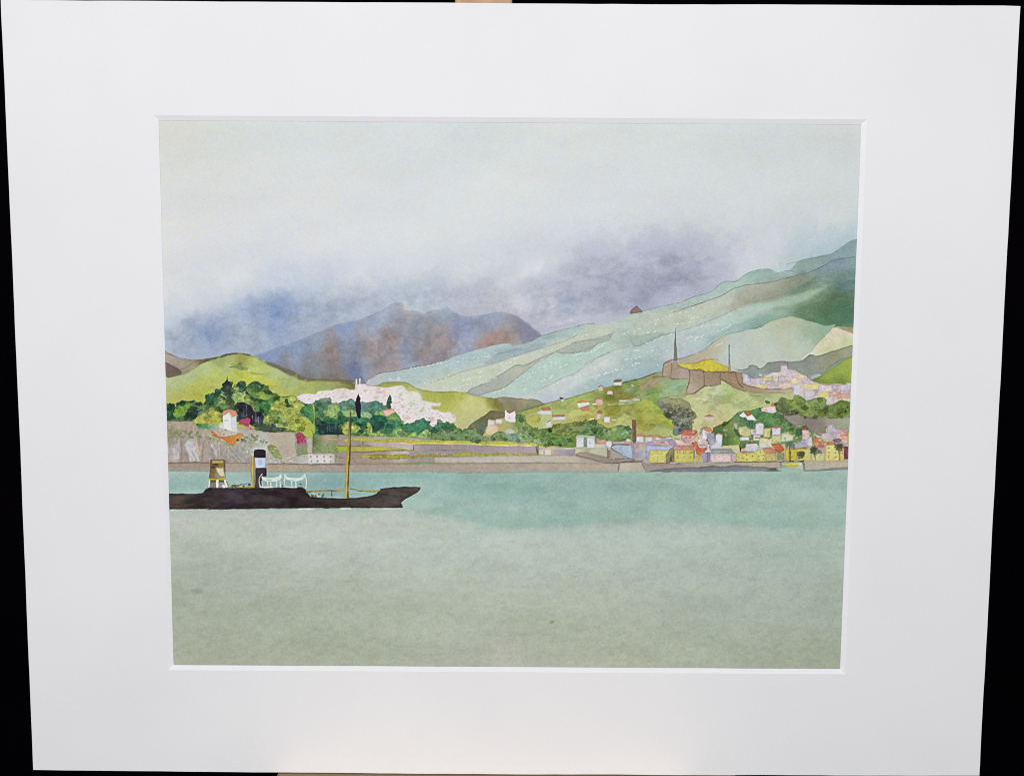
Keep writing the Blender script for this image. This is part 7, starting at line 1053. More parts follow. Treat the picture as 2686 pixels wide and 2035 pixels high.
('poly',[(103.3,15.8),(107.3,15.5),(107.7,21),(105.6,22.6),(103.9,19.6),(103.5,18.3)],[(105.5,17.2,(160,158,166)),(105.8,20.4,(176,170,184)),(107.2,18.8,(150,150,160))],{'edge':.22,'var':.1,'tag':5,'ew':.3}),
('poly',[(101.4,13.4),(103,12.6),(104.8,12.8),(106.5,15),(104.4,15.3),(102.5,14.2)],(216,130,92),{'rough':.08,'edge':.22,'tag':5,'ew':.3}),
('poly',[(99.2,14.5),(100.6,13.4),(102.2,12.9),(101.4,13.9),(100.8,16.1),(99.6,16.7)],(160,160,156),{'edge':.1}),
('line',[(100,14),(101.9,12.7),(103.5,12.4)],.505,(130,112,96),.6,{}),
('poly',[(107.8,16.8),(109.2,16.1),(111.4,16.6),(111.3,22.1),(110.5,24),(105.7,24),(105.6,22.6),(107.7,20.4)],[(109.3,18.2,(220,216,224)),(108.9,22.3,(206,206,214)),(110.4,21,(222,220,224))],{'edge':.22,'tag':5,'ew':.3}),
('line',[(107.6,16.6),(109.5,15.9),(111.4,16.7)],.505,(206,150,116),.7,{}),
('line',[(105.1,21.8),(107.2,21.7),(109.3,20.2)],.427,(150,148,165),.6,{}),
('line',[(104.3,21.8),(104.7,23.2),(104.3,25.1)],.777,(232,222,222),.8,{}),
('line',[(104.8,22.4),(105.3,24.8)],.583,(70,50,60),.7,{}),
('line',[(102.5,25.4),(104.1,25.6),(105.2,24.8)],.777,(232,224,224),.8,{}),
('line',[(99.4,22.1),(101.3,21.8),(103.2,22.6)],.466,(140,110,130),.6,{}),
('poly',[(101,26.5),(102.5,25.7),(103.8,25.8),(105.2,25.4),(105.8,31.1),(101.5,31.1)],[(102.5,27.8,(170,162,182)),(104.7,28.6,(120,106,134)),(102.1,30.3,(180,172,186))],{'edge':.22,'tag':5,'ew':.3}),
('line',[(104.1,25.9),(104.2,31.1)],.388,(84,70,90),.6,{}),
('poly',[(105.7,25.1),(106.8,24.3),(110.5,24.1),(115.9,24.1),(117.3,25),(119.1,26.2),(116.2,26.5),(105.7,26.7)],(152,158,146),{'rough':.06,'edge':.22,'tag':5,'ew':.3}),
('line',[(105.8,24.7),(107.8,24.2),(116.4,24)],.505,(92,92,84),.6,{}),
('line',[(117.3,25),(119.1,26.2)],.583,(232,232,226),.8,{}),
('poly',[(105.7,26.9),(116.3,26.9),(116.4,30.8),(105.8,30.9)],(220,198,196),{'tag':5,'rough':.05,'edge':.22,'ew':.3}),
('poly',[(116.5,26.5),(119.2,26.5),(119.3,30.8),(116.6,30.8)],(196,172,182),{'tag':5,'rough':.05,'edge':.22,'ew':.3}),
('line',[(116.3,26.9),(116.5,30.8)],.388,(150,130,140),.6,{}),
('poly',[(107.7,27.8),(108.1,27.8),(108.2,28.4),(107.7,28.4)],(176,150,158),{'a':.7,'rough':.05,'edge':.12}),
('poly',[(109.8,27.8),(110.3,27.8),(110.3,28.4),(109.8,28.4)],(176,150,158),{'a':.7,'rough':.05,'edge':.12}),
('poly',[(112,27.8),(112.4,27.8),(112.5,28.4),(112,28.4)],(176,150,158),{'a':.7,'rough':.05,'edge':.12}),
('poly',[(113.6,27.8),(114.1,27.8),(114.1,28.4),(113.6,28.4)],(176,150,158),{'a':.7,'rough':.05,'edge':.12}),
('poly',[(107.6,13.9),(110.8,12.5),(114.7,10.3),(116.5,7.9),(118.2,8.4),(116.6,10.6),(117.5,12.8),(118.4,15.5),(120.6,18.7),(120.7,21.4),(117.2,22.2),(112.1,22),(111.4,16.1)],[(110.3,13.9,(92,122,58)),(114.3,12.8,(122,152,72)),(113,16.6,(78,110,58)),(115.8,20.9,(84,112,56)),(118.5,18.7,(132,164,82)),(116.4,11.7,(146,172,74)),(118.5,20.9,(138,172,84))],{'smooth':1,'rough':.15,'edge':.16,'var':.1,'tag':4}),
('poly',[(117.2,13.8),(118.3,12.8),(119.2,14.9),(121.1,17.1),(119.5,16.6),(118.4,15.5)],(70,98,72),{'a':.9,'smooth':1}),
('poly',[(111.8,22.2),(120.7,21.7),(120.5,23.6),(119.2,24.7),(115.9,23.9),(111.9,23.7)],(206,206,132),{'edge':.08}),
('poly',[(116.9,11.7),(117.4,10),(119,10.3),(119.4,12.7),(118.3,13.8)],(196,190,186),{'a':.8,'soft':.1,'edge':.22,'tag':5,'ew':.3}),
('poly',[(119.4,13.3),(120.4,12.2),(123.6,11.9),(124.7,13),(126.1,13.2),(126.5,17.1),(122.7,17.6),(120.5,16.5)],[(121.5,13.8,(196,200,150)),(125.1,15.4,(214,206,120)),(122.7,16.5,(206,196,120))],{'edge':.22,'tag':5,'ew':.3}),
('poly',[(126.1,13.5),(128.8,13.5),(128.9,16.5),(126.2,16.5)],(206,196,200),{'tag':5,'rough':.05,'edge':.22,'ew':.3}),
('poly',[(128.6,11.2),(132.6,11.2),(132.8,16.3),(128.7,16.4)],(216,212,222),{'tag':5,'rough':.05,'edge':.22,'ew':.3}),
('poly',[(128.6,11.1),(129.5,10.3),(131.7,10.3),(132.8,11),(130.6,11.3)],(206,142,90),{'edge':.22,'tag':5,'ew':.3}),
('poly',[(132.7,12.9),(136.2,12.9),(136.3,17.8),(132.8,17.8)],(212,206,130),{'tag':5,'rough':.05,'edge':.22,'ew':.3}),
('line',[(128.9,16.4),(131.8,16.3)],.583,(176,160,180),.7,{}),
('poly',[(120.6,17.9),(124.9,17.6),(125.7,18.1),(125.5,19.8),(120.6,19.5)],(216,216,220),{'edge':.22,'tag':5,'ew':.3}),
('poly',[(127.5,16.6),(131.3,16.6),(131.4,19.5),(127.6,19.5)],(222,206,196),{'tag':5,'rough':.05,'edge':.22,'ew':.3}),
('line',[(128.4,18),(131.1,18)],.777,(150,96,84),.8,{}),
('line',[(133.5,18),(135.9,18.1)],.777,(160,100,80),.8,{}),
('poly',[(130.5,18.1),(136.7,18.1),(140.3,18.1),(140.5,23.2),(136.3,23),(130.7,23.6)],[(133.3,19.5,(214,206,140)),(137.3,19.4,(212,208,130)),(132,22.2,(206,208,220)),(136,21.9,(216,206,206))],{'edge':.22,'tag':5,'ew':.3}),
('poly',[(120.4,21.5),(122.3,20.6),(123.9,21.2),(123.7,23.1),(122.1,23.6),(120.5,23.1)],[(121.8,22,(120,148,96)),(122.9,23.3,(72,96,66))],{'smooth':1,'edge':.12,'tag':4}),
('poly',[(120.5,23.1),(121.8,23.6),(121.3,25.3),(120.7,25.5)],(90,50,40),{'edge':.05}),
('poly',[(123.9,21.2),(129.8,21),(130.7,23.3),(128.9,25.2),(124,25.2),(122.1,24.7),(123.7,23.1)],[(126.6,22,(222,216,206)),(126.7,23.9,(196,204,216)),(124,24.4,(206,196,196))],{'edge':.22,'tag':5,'ew':.3}),
('poly',[(124,21),(125.2,20.3),(128.2,20.3),(129.6,21),(126.6,21.3)],(160,96,90),{'edge':.22,'tag':5,'ew':.3}),
('poly',[(120.8,25.5),(122.1,25),(126.7,25.5),(128.4,25.8),(127.8,26.6),(124.1,26.6),(122.4,26.4)],(196,130,104),{'edge':.22,'tag':5,'ew':.3}),
('poly',[(119.3,26.1),(120.3,25.8),(121.9,26.6),(124,25.8),(126.7,25.9),(129.4,25.5),(131,24.1),(133.7,25.2),(134.3,30.5),(119.3,30.8)],[(120.9,28,(214,204,84)),(125.5,28.2,(216,206,96)),(131.6,26.8,(222,212,110)),(132.2,29.6,(212,200,86))],{'rough':.1,'edge':.22,'tag':5,'ew':.3}),
('poly',[(122.2,28.5),(122.7,28.5),(122.7,29.4),(122.3,29.4)],(124,112,70),{'a':.8,'rough':.05,'edge':.12}),
('poly',[(124.1,26.6),(124.5,26.6),(124.6,27.4),(124.1,27.4)],(124,112,70),{'a':.8,'rough':.05,'edge':.12}),
('poly',[(124.3,29.1),(124.8,29.1),(124.8,29.9),(124.3,29.9)],(124,112,70),{'a':.8,'rough':.05,'edge':.12}),
('poly',[(127.3,27.1),(127.8,27.1),(127.8,28),(127.3,28)],(124,112,70),{'a':.8,'rough':.05,'edge':.12}),
('poly',[(130.5,27.1),(131,27.1),(131.1,27.9),(130.6,27.9)],(124,112,70),{'a':.8,'rough':.05,'edge':.12}),
('poly',[(130.9,29.2),(131.4,29.2),(131.4,30),(130.9,30)],(124,112,70),{'a':.8,'rough':.05,'edge':.12}),
('poly',[(131.4,25.3),(131.9,25.3),(131.9,26.2),(131.5,26.2)],(124,112,70),{'a':.8,'rough':.05,'edge':.12}),
('poly',[(133,29),(133.5,29),(133.5,29.8),(133.1,29.8)],(124,112,70),{'a':.8,'rough':.05,'edge':.12}),
('poly',[(120.1,28),(120.5,28),(120.6,28.8),(120.1,28.8)],(124,112,70),{'a':.8,'rough':.05,'edge':.12}),
('poly',[(132.8,24.6),(134.1,23.3),(136.9,23),(139.9,24.6),(140.5,25.1),(139.7,25.8),(134.6,26)],(206,128,98),{'edge':.22,'tag':5,'ew':.3}),
('poly',[(134.2,26),(139.9,26),(140.1,30.3),(134.3,30.4)],(200,182,100),{'tag':5,'rough':.05,'edge':.22,'ew':.3}),
('poly',[(128.5,10.9),(129.8,10.4),(132.3,10.5),(132.8,11.2),(132.6,13.8),(132.4,16.5),(128.7,16.4)],(216,212,222),{'edge':.22,'tag':5,'ew':.3}),
('line',[(128.8,10.8),(130.4,10.3),(132.3,10.6)],.505,(200,130,80),.7,{}),
('poly',[(137.2,12.4),(141.6,12.3),(141.7,16.6),(137.3,16.6)],(214,212,222),{'tag':5,'rough':.05,'edge':.22,'ew':.3}),
('poly',[(137,12.4),(138.5,11.7),(140.9,11.7),(141.6,12.3),(139.3,12.8)],(206,130,70),{'edge':.22,'tag':5,'ew':.3}),
('poly',[(133,12.9),(136.2,12.9),(136.4,17.8),(133.2,17.8)],(212,206,120),{'tag':5,'rough':.05,'edge':.22,'ew':.3}),
('poly',[(137.3,16.6),(141.9,16.6),(142,20.2),(137.4,20.3)],(206,206,140),{'tag':5,'rough':.05,'edge':.22,'ew':.3}),
('poly',[(141.8,16.1),(145.1,15.9),(148.3,16.9),(148.4,19.6),(142.2,20.2)],[(143.8,17.5,(196,206,186)),(147.3,18,(216,212,130))],{'edge':.22,'tag':5,'ew':.3}),
('line',[(128.4,18),(131.1,18)],.777,(150,96,84),.8,{}),
('line',[(133.7,18.1),(135.9,18.1)],.777,(160,100,80),.8,{}),
('line',[(129.2,16.6),(131.9,16.5)],.583,(180,150,150),.6,{}),
('poly',[(136.6,20.9),(139.6,20.8),(141.7,21.6),(143.4,23.2),(144,24.6),(141.9,26),(139.7,24.3),(137.5,22.4)],[(138.5,21.6,(224,112,60)),(142.1,23.8,(222,96,40)),(140.7,23,(226,100,44))],{'rough':.1,'edge':.22,'tag':5,'ew':.3}),
('line',[(139.1,23.2),(140,24.9),(142.2,26)],.505,(130,60,50),.7,{}),
('poly',[(142,21),(145,21.3),(144.7,22.7),(143.7,23.2)],(222,176,140),{'edge':.22,'tag':5,'ew':.3}),
('poly',[(132.1,23.6),(135.3,23.1),(137.5,23.1),(139.7,25.2),(139.7,26),(134.3,26)],(208,130,100),{'edge':.22,'tag':5,'ew':.3}),
('poly',[(134.2,26.1),(139.7,26),(139.9,30.3),(134.3,30.4)],(202,182,104),{'tag':5,'rough':.05,'edge':.22,'ew':.3}),
('poly',[(129.7,24.7),(131.6,24.1),(133.9,25.5),(134.1,30.5),(129.9,30.5)],(222,212,108),{'edge':.22,'tag':5,'ew':.3}),
('poly',[(130.5,27.4),(131,27.4),(131,28.2),(130.5,28.2)],(124,112,70),{'a':.8,'rough':.05,'edge':.12}),
('poly',[(130.7,29.2),(131.1,29.2),(131.2,29.9),(130.7,29.9)],(124,112,70),{'a':.8,'rough':.05,'edge':.12}),
('poly',[(131.4,25.2),(131.8,25.2),(131.9,26),(131.4,26)],(124,112,70),{'a':.8,'rough':.05,'edge':.12}),
('poly',[(132.9,27),(133.4,27),(133.4,27.7),(132.9,27.7)],(124,112,70),{'a':.8,'rough':.05,'edge':.12}),
('poly',[(132.9,28.9),(133.4,28.9),(133.5,29.6),(133,29.6)],(124,112,70),{'a':.8,'rough':.05,'edge':.12}),
('poly',[(140.3,26),(144,25.9),(144.2,30.3),(140.4,30.3)],(146,152,112),{'tag':5,'rough':.05,'edge':.22,'ew':.3}),
('poly',[(144.2,23.8),(150.4,23.7),(150.6,30),(144.4,30)],(220,196,40),{'tag':5,'rough':.05,'edge':.22,'ew':.3}),
('line',[(140.7,30.3),(144.2,30)],.583,(226,214,200),.8,{}),
('poly',[(150.4,23.5),(156.9,23.4),(158,25),(158.2,30),(150.6,30)],[(151.6,24.8,(214,196,60)),(154.4,28.3,(212,206,110)),(157,26.1,(206,200,110))],{'edge':.22,'tag':5,'ew':.3}),
('poly',[(158,25.6),(165,25.5),(165.2,29.9),(158.2,30)],(206,204,140),{'tag':5,'rough':.05,'edge':.22,'ew':.3}),
('poly',[(148.5,23.2),(148.7,20.7),(150.9,20.2),(153,20.2),(155.8,22.1),(156.3,23.1),(151.5,23.4)],(170,180,192),{'edge':.22,'tag':5,'ew':.3}),
('line',[(148.5,23.5),(151.5,23.2),(155.8,23.4)],.971,(200,96,66),.75,{}),
('poly',[(152.7,13.8),(154.7,13.6),(156.7,13.9),(157.1,16.9),(158,18),(156.7,19.3),(153,19.1)],[(153.9,15.3,(224,196,196)),(156.1,16.1,(206,150,140)),(154,18,(206,196,200))],{'edge':.22,'tag':5,'ew':.3}),
('poly',[(152.8,13.6),(152.5,12.5),(154.4,12.3),(155.7,13.6)],(160,92,72),{'edge':.1}),
('poly',[(151.4,19.4),(154.1,19.3),(157.8,17.4),(158.6,18.5),(158.2,22),(156.3,22.3),(154.1,20.4)],[(156.8,19.6,(216,214,222)),(154.1,19.6,(190,176,190))],{'edge':.22,'tag':5,'ew':.3}),
('poly',[(158.3,18.8),(159.1,17.7),(162.6,17.9),(164.3,19.3),(166.5,19.8),(168.9,20.1),(168.7,21.4),(164.9,22),(162.3,22.8),(158.5,22.3)],[(160,18.8,(206,120,70)),(163.5,20.6,(190,160,160)),(162.2,21.7,(206,110,76)),(159.5,21.8,(206,120,80))],{'edge':.22,'tag':5,'ew':.3}),
('poly',[(158.9,19.6),(160,19.8),(162.7,19.6),(162.2,20.7),(159.2,20.7)],(228,160,50),{'edge':.1}),
('line',[(158.7,20.8),(160.6,21.1),(162.7,20.6)],.583,(110,50,40),.75,{}),
('poly',[(158.7,22),(160.3,21.3),(163.3,21.5),(164.9,22.3),(163.3,23.1),(160.4,22.6)],(216,112,84),{'edge':.22,'tag':5,'ew':.3}),
('poly',[(162.5,15.7),(165.5,15.2),(166.1,11.4),(168.3,11),(169.7,12.7),(173.5,13.8),(176.7,13.5),(177,20.6),(173.5,20.6),(168.6,19.2),(163.7,18.7)],[(163.9,16.8,(216,210,220)),(167.4,14.9,(150,140,164)),(167.3,12.5,(210,196,206)),(171.7,15.1,(206,176,190)),(174.9,15.7,(212,130,116)),(175,17.3,(222,150,110)),(168,16.8,(220,216,222)),(170.2,18.7,(140,120,146)),(175.6,19.2,(206,206,200)),(166.4,18.4,(206,190,206))],{'rough':.15,'edge':.22,'var':.08,'tag':5,'ew':.3}),
('line',[(172.7,14.6),(176.7,14.2)],.971,(206,120,106),.75,{}),
('line',[(172.5,16.4),(176.8,16.2)],.971,(222,130,96),.75,{}),
('line',[(170.7,17.7),(176.9,17.6)],.971,(232,190,140),.75,{}),
('poly',[(168.6,18.7),(171.8,18.1),(173.7,19.2),(172.4,20.6),(170.2,20.1)],(130,106,136),{'edge':.22,'tag':5,'ew':.3}),
('line',[(166.1,10.6),(168.3,10.3)],.583,(200,140,130),.7,{}),
('poly',[(165.2,22.3),(167,20.9),(170,20.6),(170.8,21.7),(170.4,23.9),(172,24.4),(174.9,23.6),(175.2,29.9),(165.5,30.1)],[(167.7,23.3,(222,214,130)),(170.5,27.4,(222,208,120)),(173.7,27.4,(214,200,110)),(166.8,28.8,(216,206,110))],{'rough':.1,'edge':.22,'tag':5,'ew':.3}),
('poly',[(164.4,22.3),(166.5,20.1),(169.7,20.1),(170.6,21.4),(166.5,21.7)],(212,130,80),{'edge':.1}),
('poly',[(175,22.2),(177,22.2),(177.3,29),(175.3,29)],(130,72,66),{'tag':5,'rough':.05,'edge':.22,'ew':.3}),
('line',[(175.2,29.6),(177.3,29.4)],.583,(180,160,140),.6,{}),
('poly',[(166.6,22.8),(167.3,22.8),(167.3,23.5),(166.6,23.5)],(130,122,70),{'a':.75,'rough':.05,'edge':.12}),
('poly',[(166.7,25.3),(167.4,25.3),(167.4,25.9),(166.7,25.9)],(130,122,70),{'a':.75,'rough':.05,'edge':.12}),
('poly',[(166.7,27.4),(167.4,27.4),(167.5,28.1),(166.8,28.1)],(130,122,70),{'a':.75,'rough':.05,'edge':.12}),
('poly',[(170.2,25.2),(170.9,25.2),(170.9,25.9),(170.2,25.9)],(130,122,70),{'a':.75,'rough':.05,'edge':.12}),
('poly',[(170.5,27.7),(171.2,27.7),(171.2,28.3),(170.5,28.4)],(130,122,70),{'a':.75,'rough':.05,'edge':.12}),
('poly',[(173.9,25.5),(174.6,25.5),(174.7,26.1),(174,26.1)],(130,122,70),{'a':.75,'rough':.05,'edge':.12}),
('line',[(146.6,21.6),(147.2,30.8)],1.165,(96,90,50),.85,{'dry':.2}),
('line',[(146.6,21.6),(148.1,21.4),(149.3,22.2)],.971,(96,112,106),.85,{'dry':.25}),
('line',[(146.6,21.6),(148,22.4),(149.1,23.9)],.971,(96,112,106),.85,{'dry':.25}),
('line',[(146.6,21.6),(147.4,22.5),(148,23.9)],.971,(96,112,106),.85,{'dry':.25}),
('line',[(146.6,21.6),(146.7,22.7),(146.7,24.2)],.971,(96,112,106),.85,{'dry':.25}),
('line',[(146.6,21.6),(145.6,22.3),(144.8,23.7)],.971,(96,112,106),.85,{'dry':.25}),
('line',[(146.6,21.6),(145.4,21.8),(144.4,22.7)],.971,(96,112,106),.85,{'dry':.25}),
('line',[(146.6,21.6),(145.3,21.3),(144.3,21.9)],.971,(96,112,106),.85,{'dry':.25}),
('line',[(146.6,21.6),(145.3,20.3),(144.3,20.6)],.971,(96,112,106),.85,{'dry':.25}),
('line',[(146.6,21.6),(146.5,20.1),(146.5,20.1)],.971,(96,112,106),.85,{'dry':.25}),
('line',[(146.6,21.6),(147,20.3),(147.3,20.4)],.971,(96,112,106),.85,{'dry':.25}),
('line',[(146.6,21.6),(147.9,20.2),(149,20.5)],.971,(96,112,106),.85,{'dry':.25}),
('line',[(144.9,20.2),(143.8,18)],.583,(120,140,146),.8,{}),
('line',[(148.2,19.9),(148.9,18)],.583,(130,140,140),.8,{}),
('line',[(152.7,26.4),(153.7,26.2),(154.6,26.8)],1.165,(92,96,44),.85,{'dry':.25}),
('line',[(152.7,26.4),(153.6,26.9),(154.3,27.9)],1.165,(92,96,44),.85,{'dry':.25}),
('line',[(152.7,26.4),(153.1,27.3),(153.5,28.6)],1.165,(92,96,44),.85,{'dry':.25}),
('line',[(152.7,26.4),(152.9,27.5),(153.1,29)],1.165,(92,96,44),.85,{'dry':.25}),
('line',[(152.7,26.4),(152.1,27.6),(151.6,29.2)],1.165,(92,96,44),.85,{'dry':.25}),
('line',[(152.7,26.4),(151.6,26.7),(150.7,27.6)],1.165,(92,96,44),.85,{'dry':.25}),
('line',[(152.7,26.4),(151.6,26.4),(150.7,27.1)],1.165,(92,96,44),.85,{'dry':.25}),
('line',[(152.7,26.4),(151.4,25.8),(150.4,26.3)],1.165,(92,96,44),.85,{'dry':.25}),
('line',[(152.7,26.4),(152,25.5),(151.5,25.7)],1.165,(92,96,44),.85,{'dry':.25}),
('line',[(152.7,26.4),(152.7,25),(152.8,25)],1.165,(92,96,44),.85,{'dry':.25}),
('line',[(152.7,26.4),(153.2,25.3),(153.7,25.4)],1.165,(92,96,44),.85,{'dry':.25}),
('line',[(152.7,26.4),(153.8,25.9),(154.8,26.3)],1.165,(92,96,44),.85,{'dry':.25}),
('line',[(159.4,24.5),(160.5,29.9)],.777,(140,130,90),.85,{'dry':.2}),
('line',[(159.4,24.5),(160.7,24.1),(161.8,24.7)],1.165,(80,90,66),.85,{'dry':.25}),
('line',[(159.4,24.5),(160.7,24.9),(161.9,26.1)],1.165,(80,90,66),.85,{'dry':.25}),
('line',[(159.4,24.5),(160.2,25.5),(160.9,27)],1.165,(80,90,66),.85,{'dry':.25}),
('line',[(159.4,24.5),(159.4,25.5),(159.5,26.9)],1.165,(80,90,66),.85,{'dry':.25}),
('line',[(159.4,24.5),(158.7,25.1),(158.1,26.2)],1.165,(80,90,66),.85,{'dry':.25}),
('line',[(159.4,24.5),(158.4,25),(157.7,26.1)],1.165,(80,90,66),.85,{'dry':.25}),
('line',[(159.4,24.5),(158.3,24.5),(157.5,25.2)],1.165,(80,90,66),.85,{'dry':.25}),
('line',[(159.4,24.5),(158.2,23.7),(157.2,24.1)],1.165,(80,90,66),.85,{'dry':.25}),
('line',[(159.4,24.5),(158.5,23.3),(157.8,23.5)],1.165,(80,90,66),.85,{'dry':.25}),
('line',[(159.4,24.5),(159.1,23.3),(159,23.3)],1.165,(80,90,66),.85,{'dry':.25}),
('line',[(159.4,24.5),(160,23.4),(160.6,23.5)],1.165,(80,90,66),.85,{'dry':.25}),
('line',[(159.4,24.5),(160.3,23.6),(161.2,23.8)],1.165,(80,90,66),.85,{'dry':.25}),
('line',[(161.9,25),(162.7,24.9),(163.4,25.3)],.777,(110,124,96),.85,{'dry':.25}),
('line',[(161.9,25),(162.8,25.4),(163.5,26.3)],.777,(110,124,96),.85,{'dry':.25}),
('line',[(161.9,25),(162.1,25.6),(162.3,26.4)],.777,(110,124,96),.85,{'dry':.25}),
('line',[(161.9,25),(161.5,25.4),(161.1,26.1)],.777,(110,124,96),.85,{'dry':.25}),
('line',[(161.9,25),(161.1,25.2),(160.5,25.9)],.777,(110,124,96),.85,{'dry':.25}),
('line',[(161.9,25),(161,24.6),(160.3,25)],.777,(110,124,96),.85,{'dry':.25}),
('line',[(161.9,25),(161.4,24.3),(161,24.4)],.777,(110,124,96),.85,{'dry':.25}),
('line',[(161.9,25),(162.1,24.2),(162.3,24.2)],.777,(110,124,96),.85,{'dry':.25}),
('line',[(161.9,25),(162.5,24.6),(162.9,24.8)],.777,(110,124,96),.85,{'dry':.25}),
('line',[(172.5,22.2),(173,29.9)],.971,(150,132,70),.85,{'dry':.2}),
('line',[(172.5,22.2),(173.8,22.2),(175,23.1)],.971,(92,96,66),.85,{'dry':.25}),
('line',[(172.5,22.2),(173.5,22.5),(174.4,23.4)],.971,(92,96,66),.85,{'dry':.25}),
('line',[(172.5,22.2),(173.3,23.2),(174,24.8)],.971,(92,96,66),.85,{'dry':.25}),
('line',[(172.5,22.2),(172.4,23.2),(172.4,24.5)],.971,(92,96,66),.85,{'dry':.25}),
('line',[(172.5,22.2),(171.7,23),(171.1,24.3)],.971,(92,96,66),.85,{'dry':.25}),
('line',[(172.5,22.2),(171.6,22.8),(170.9,23.9)],.971,(92,96,66),.85,{'dry':.25}),
('line',[(172.5,22.2),(171.2,22.1),(170.1,22.8)],.971,(92,96,66),.85,{'dry':.25}),
('line',[(172.5,22.2),(171.1,21.2),(170,21.6)],.971,(92,96,66),.85,{'dry':.25}),
('line',[(172.5,22.2),(171.9,21.1),(171.5,21.1)],.971,(92,96,66),.85,{'dry':.25}),
('line',[(172.5,22.2),(172.4,21),(172.4,21)],.971,(92,96,66),.85,{'dry':.25}),
('line',[(172.5,22.2),(173.5,20.9),(174.3,21.1)],.971,(92,96,66),.85,{'dry':.25}),
('line',[(172.5,22.2),(173.8,21.5),(174.9,21.9)],.971,(92,96,66),.85,{'dry':.25}),
('blob',159.3,23.9,1.32,1.58,(76,82,58),.8,{'rot':0}),
('blob',172.7,22,1.32,1.19,(76,82,58),.8,{'rot':0}),
('blob',152.7,26.4,1.58,1.19,(76,82,58),.8,{'rot':0}),
('dabs',[(66.8,16.9),(85.1,16.8),(92.6,14),(136.4,12.6),(148.6,15.8),(159.3,15.2),(175.4,13.5),(176.4,20.6),(164.9,21.7),(143.3,20.8),(85.7,21.1),(68.2,21.2)],90,1.17,.87,[(228,226,222),(214,206,150),(222,140,100),(228,222,200),(206,206,214),(120,110,110)],{'a':.5,'seed':99}),
('mottle',[(46,17),(92.6,14),(176.6,11.3),(177.3,29.8),(72.4,30.8),(53.8,28.1)],1.3,.06,.12,{'seed':18,'thr':.2,'only':5,'tint':(1,.96,.96),'soft':.3,'sharp':4}),
('poly',[(-179.4,33.2),(-167.2,33),(-155.7,32.9),(-134.8,33),(-124,33.4),(-102,33.6),(-92,33.3),(-83.3,33.5),(-66.8,32.9),(-30.4,32.6),(-2.3,32.1),(41.3,31.9),(41.4,32),(50,31.9),(56.5,32.2),(58.4,31.9),(57.7,36.9),(41.5,37),(33.4,37.2),(41.3,37),(15.7,37),(-2.3,37.5),(-20.3,37.8),(-38.3,37.5),(-41.6,37.2),(-56,37.5),(-74,37.4),(-92,37.7),(-110,38),(-127.7,37.8),(-147.1,37.9),(-167.3,37.5),(-179.5,37.7)],[(-170.8,35.3,(164,142,128)),(-160.1,36.3,(168,144,130)),(-142,35.1,(172,152,134)),(-116.8,35.3,(176,156,134)),(-92,35.5,(172,152,138)),(-74,35.1,(170,152,138)),(-48.8,35.3,(172,156,142)),(-23.9,34.7,(170,154,140)),(-2.3,34.5,(174,158,144)),(22.9,34.4,(178,164,150)),(38.7,34.5,(184,170,152)),(52.2,35,(180,166,150))],{'rough':.08,'edge':.14,'var':.07,'tag':7}),
('line',[(-179.4,33.1),(-167.2,32.9),(-155.7,32.9)],.427,(98,82,72),.7,{}),
('line',[(-147.4,32.9),(-134.8,33)],.388,(98,82,72),.6,{}),
('line',[(-125.4,33.4),(-113.2,33.2),(-102,33.6),(-92,33.4),(-83.3,33.6)],.466,(92,80,74),.7,{}),
('line',[(-82.6,33.1),(-66.8,32.9),(-56,33),(-45.2,32.8)],.311,(130,112,100),.5,{}),
('line',[(-27.5,32.5),(-13.1,32.1),(4.9,32.1),(22.8,31.8),(41.3,31.8)],.311,(132,120,108),.5,{}),
('poly',[(58.7,31.9),(69.4,31.3),(70.4,32.1),(71.1,34.9),(72.4,36.8),(57.7,36.9),(58.2,34.4)],[(61.7,34.9,(198,188,172)),(67.1,33.5,(184,172,150)),(69.8,35.4,(188,174,152))],{'edge':.1,'tag':7}),
('line',[(58,31.9),(57.4,36.7)],.583,(120,104,98),.7,{}),
('line',[(54.9,32),(58.9,31.6),(63,31.1),(69.4,31.1),(70.1,31.9),(70.8,34.1),(72.5,36.5)],.621,(82,66,66),.8,{}),
('line',[(35.1,28),(40,29),(45.4,30.5),(50.6,31.8),(54.9,32)],.466,(104,88,80),.7,{}),
('line',[(37.3,26.2),(44,27.1),(51.9,28.8)],.388,(130,116,104),.5,{}),
('line',[(55.7,29.6),(61.6,29.5),(66.2,29.7)],.583,(70,60,66),.7,{}),
('poly',[(70.5,31),(72.2,31.9),(93,31.9),(102.6,31.7),(121.5,31),(140.7,30.7),(141,30.5),(142.3,31.2),(142.6,34.4),(135.7,33.7),(124.8,33),(124.2,32.6),(108.1,33.1),(94.6,33.9),(81.1,34.7),(79.2,35.4),(72.5,36.6),(71.1,34.3)],[(76.5,33.2,(158,142,136)),(87.3,32.9,(164,148,138)),(97.3,32.8,(172,160,146)),(113.4,31.9,(178,164,148)),(132.3,32.6,(184,168,144)),(135.6,32.3,(178,166,152))],{'edge':.1,'tag':7}),
('poly',[(72.5,36.6),(76.5,35.1),(84.6,34.4),(93,33.8),(94.6,33.8),(108.1,33.1),(121.5,32.7),(135.1,33.5),(140.8,34.2),(139.7,34.6),(143.5,35.6),(135.7,35.9),(124.9,35.8),(121.6,35.9),(108.1,36.2),(94.6,36.4),(81.1,36.7),(82,36.6)],[(79.3,35.9,(116,106,116)),(90,35.3,(118,110,124)),(97.3,35.3,(112,104,118)),(113.5,34.6,(116,110,124)),(132.4,34.5,(128,120,126)),(133,34.5,(120,112,120)),(141.1,35.4,(60,58,62))],{'rough':.12,'edge':.12,'var':.1,'tag':7}),
('line',[(73.8,31.8),(84.6,31.6)],.466,(96,82,64),.65,{}),
('line',[(87.8,31.8),(97.2,31.4)],.466,(96,82,64),.65,{}),
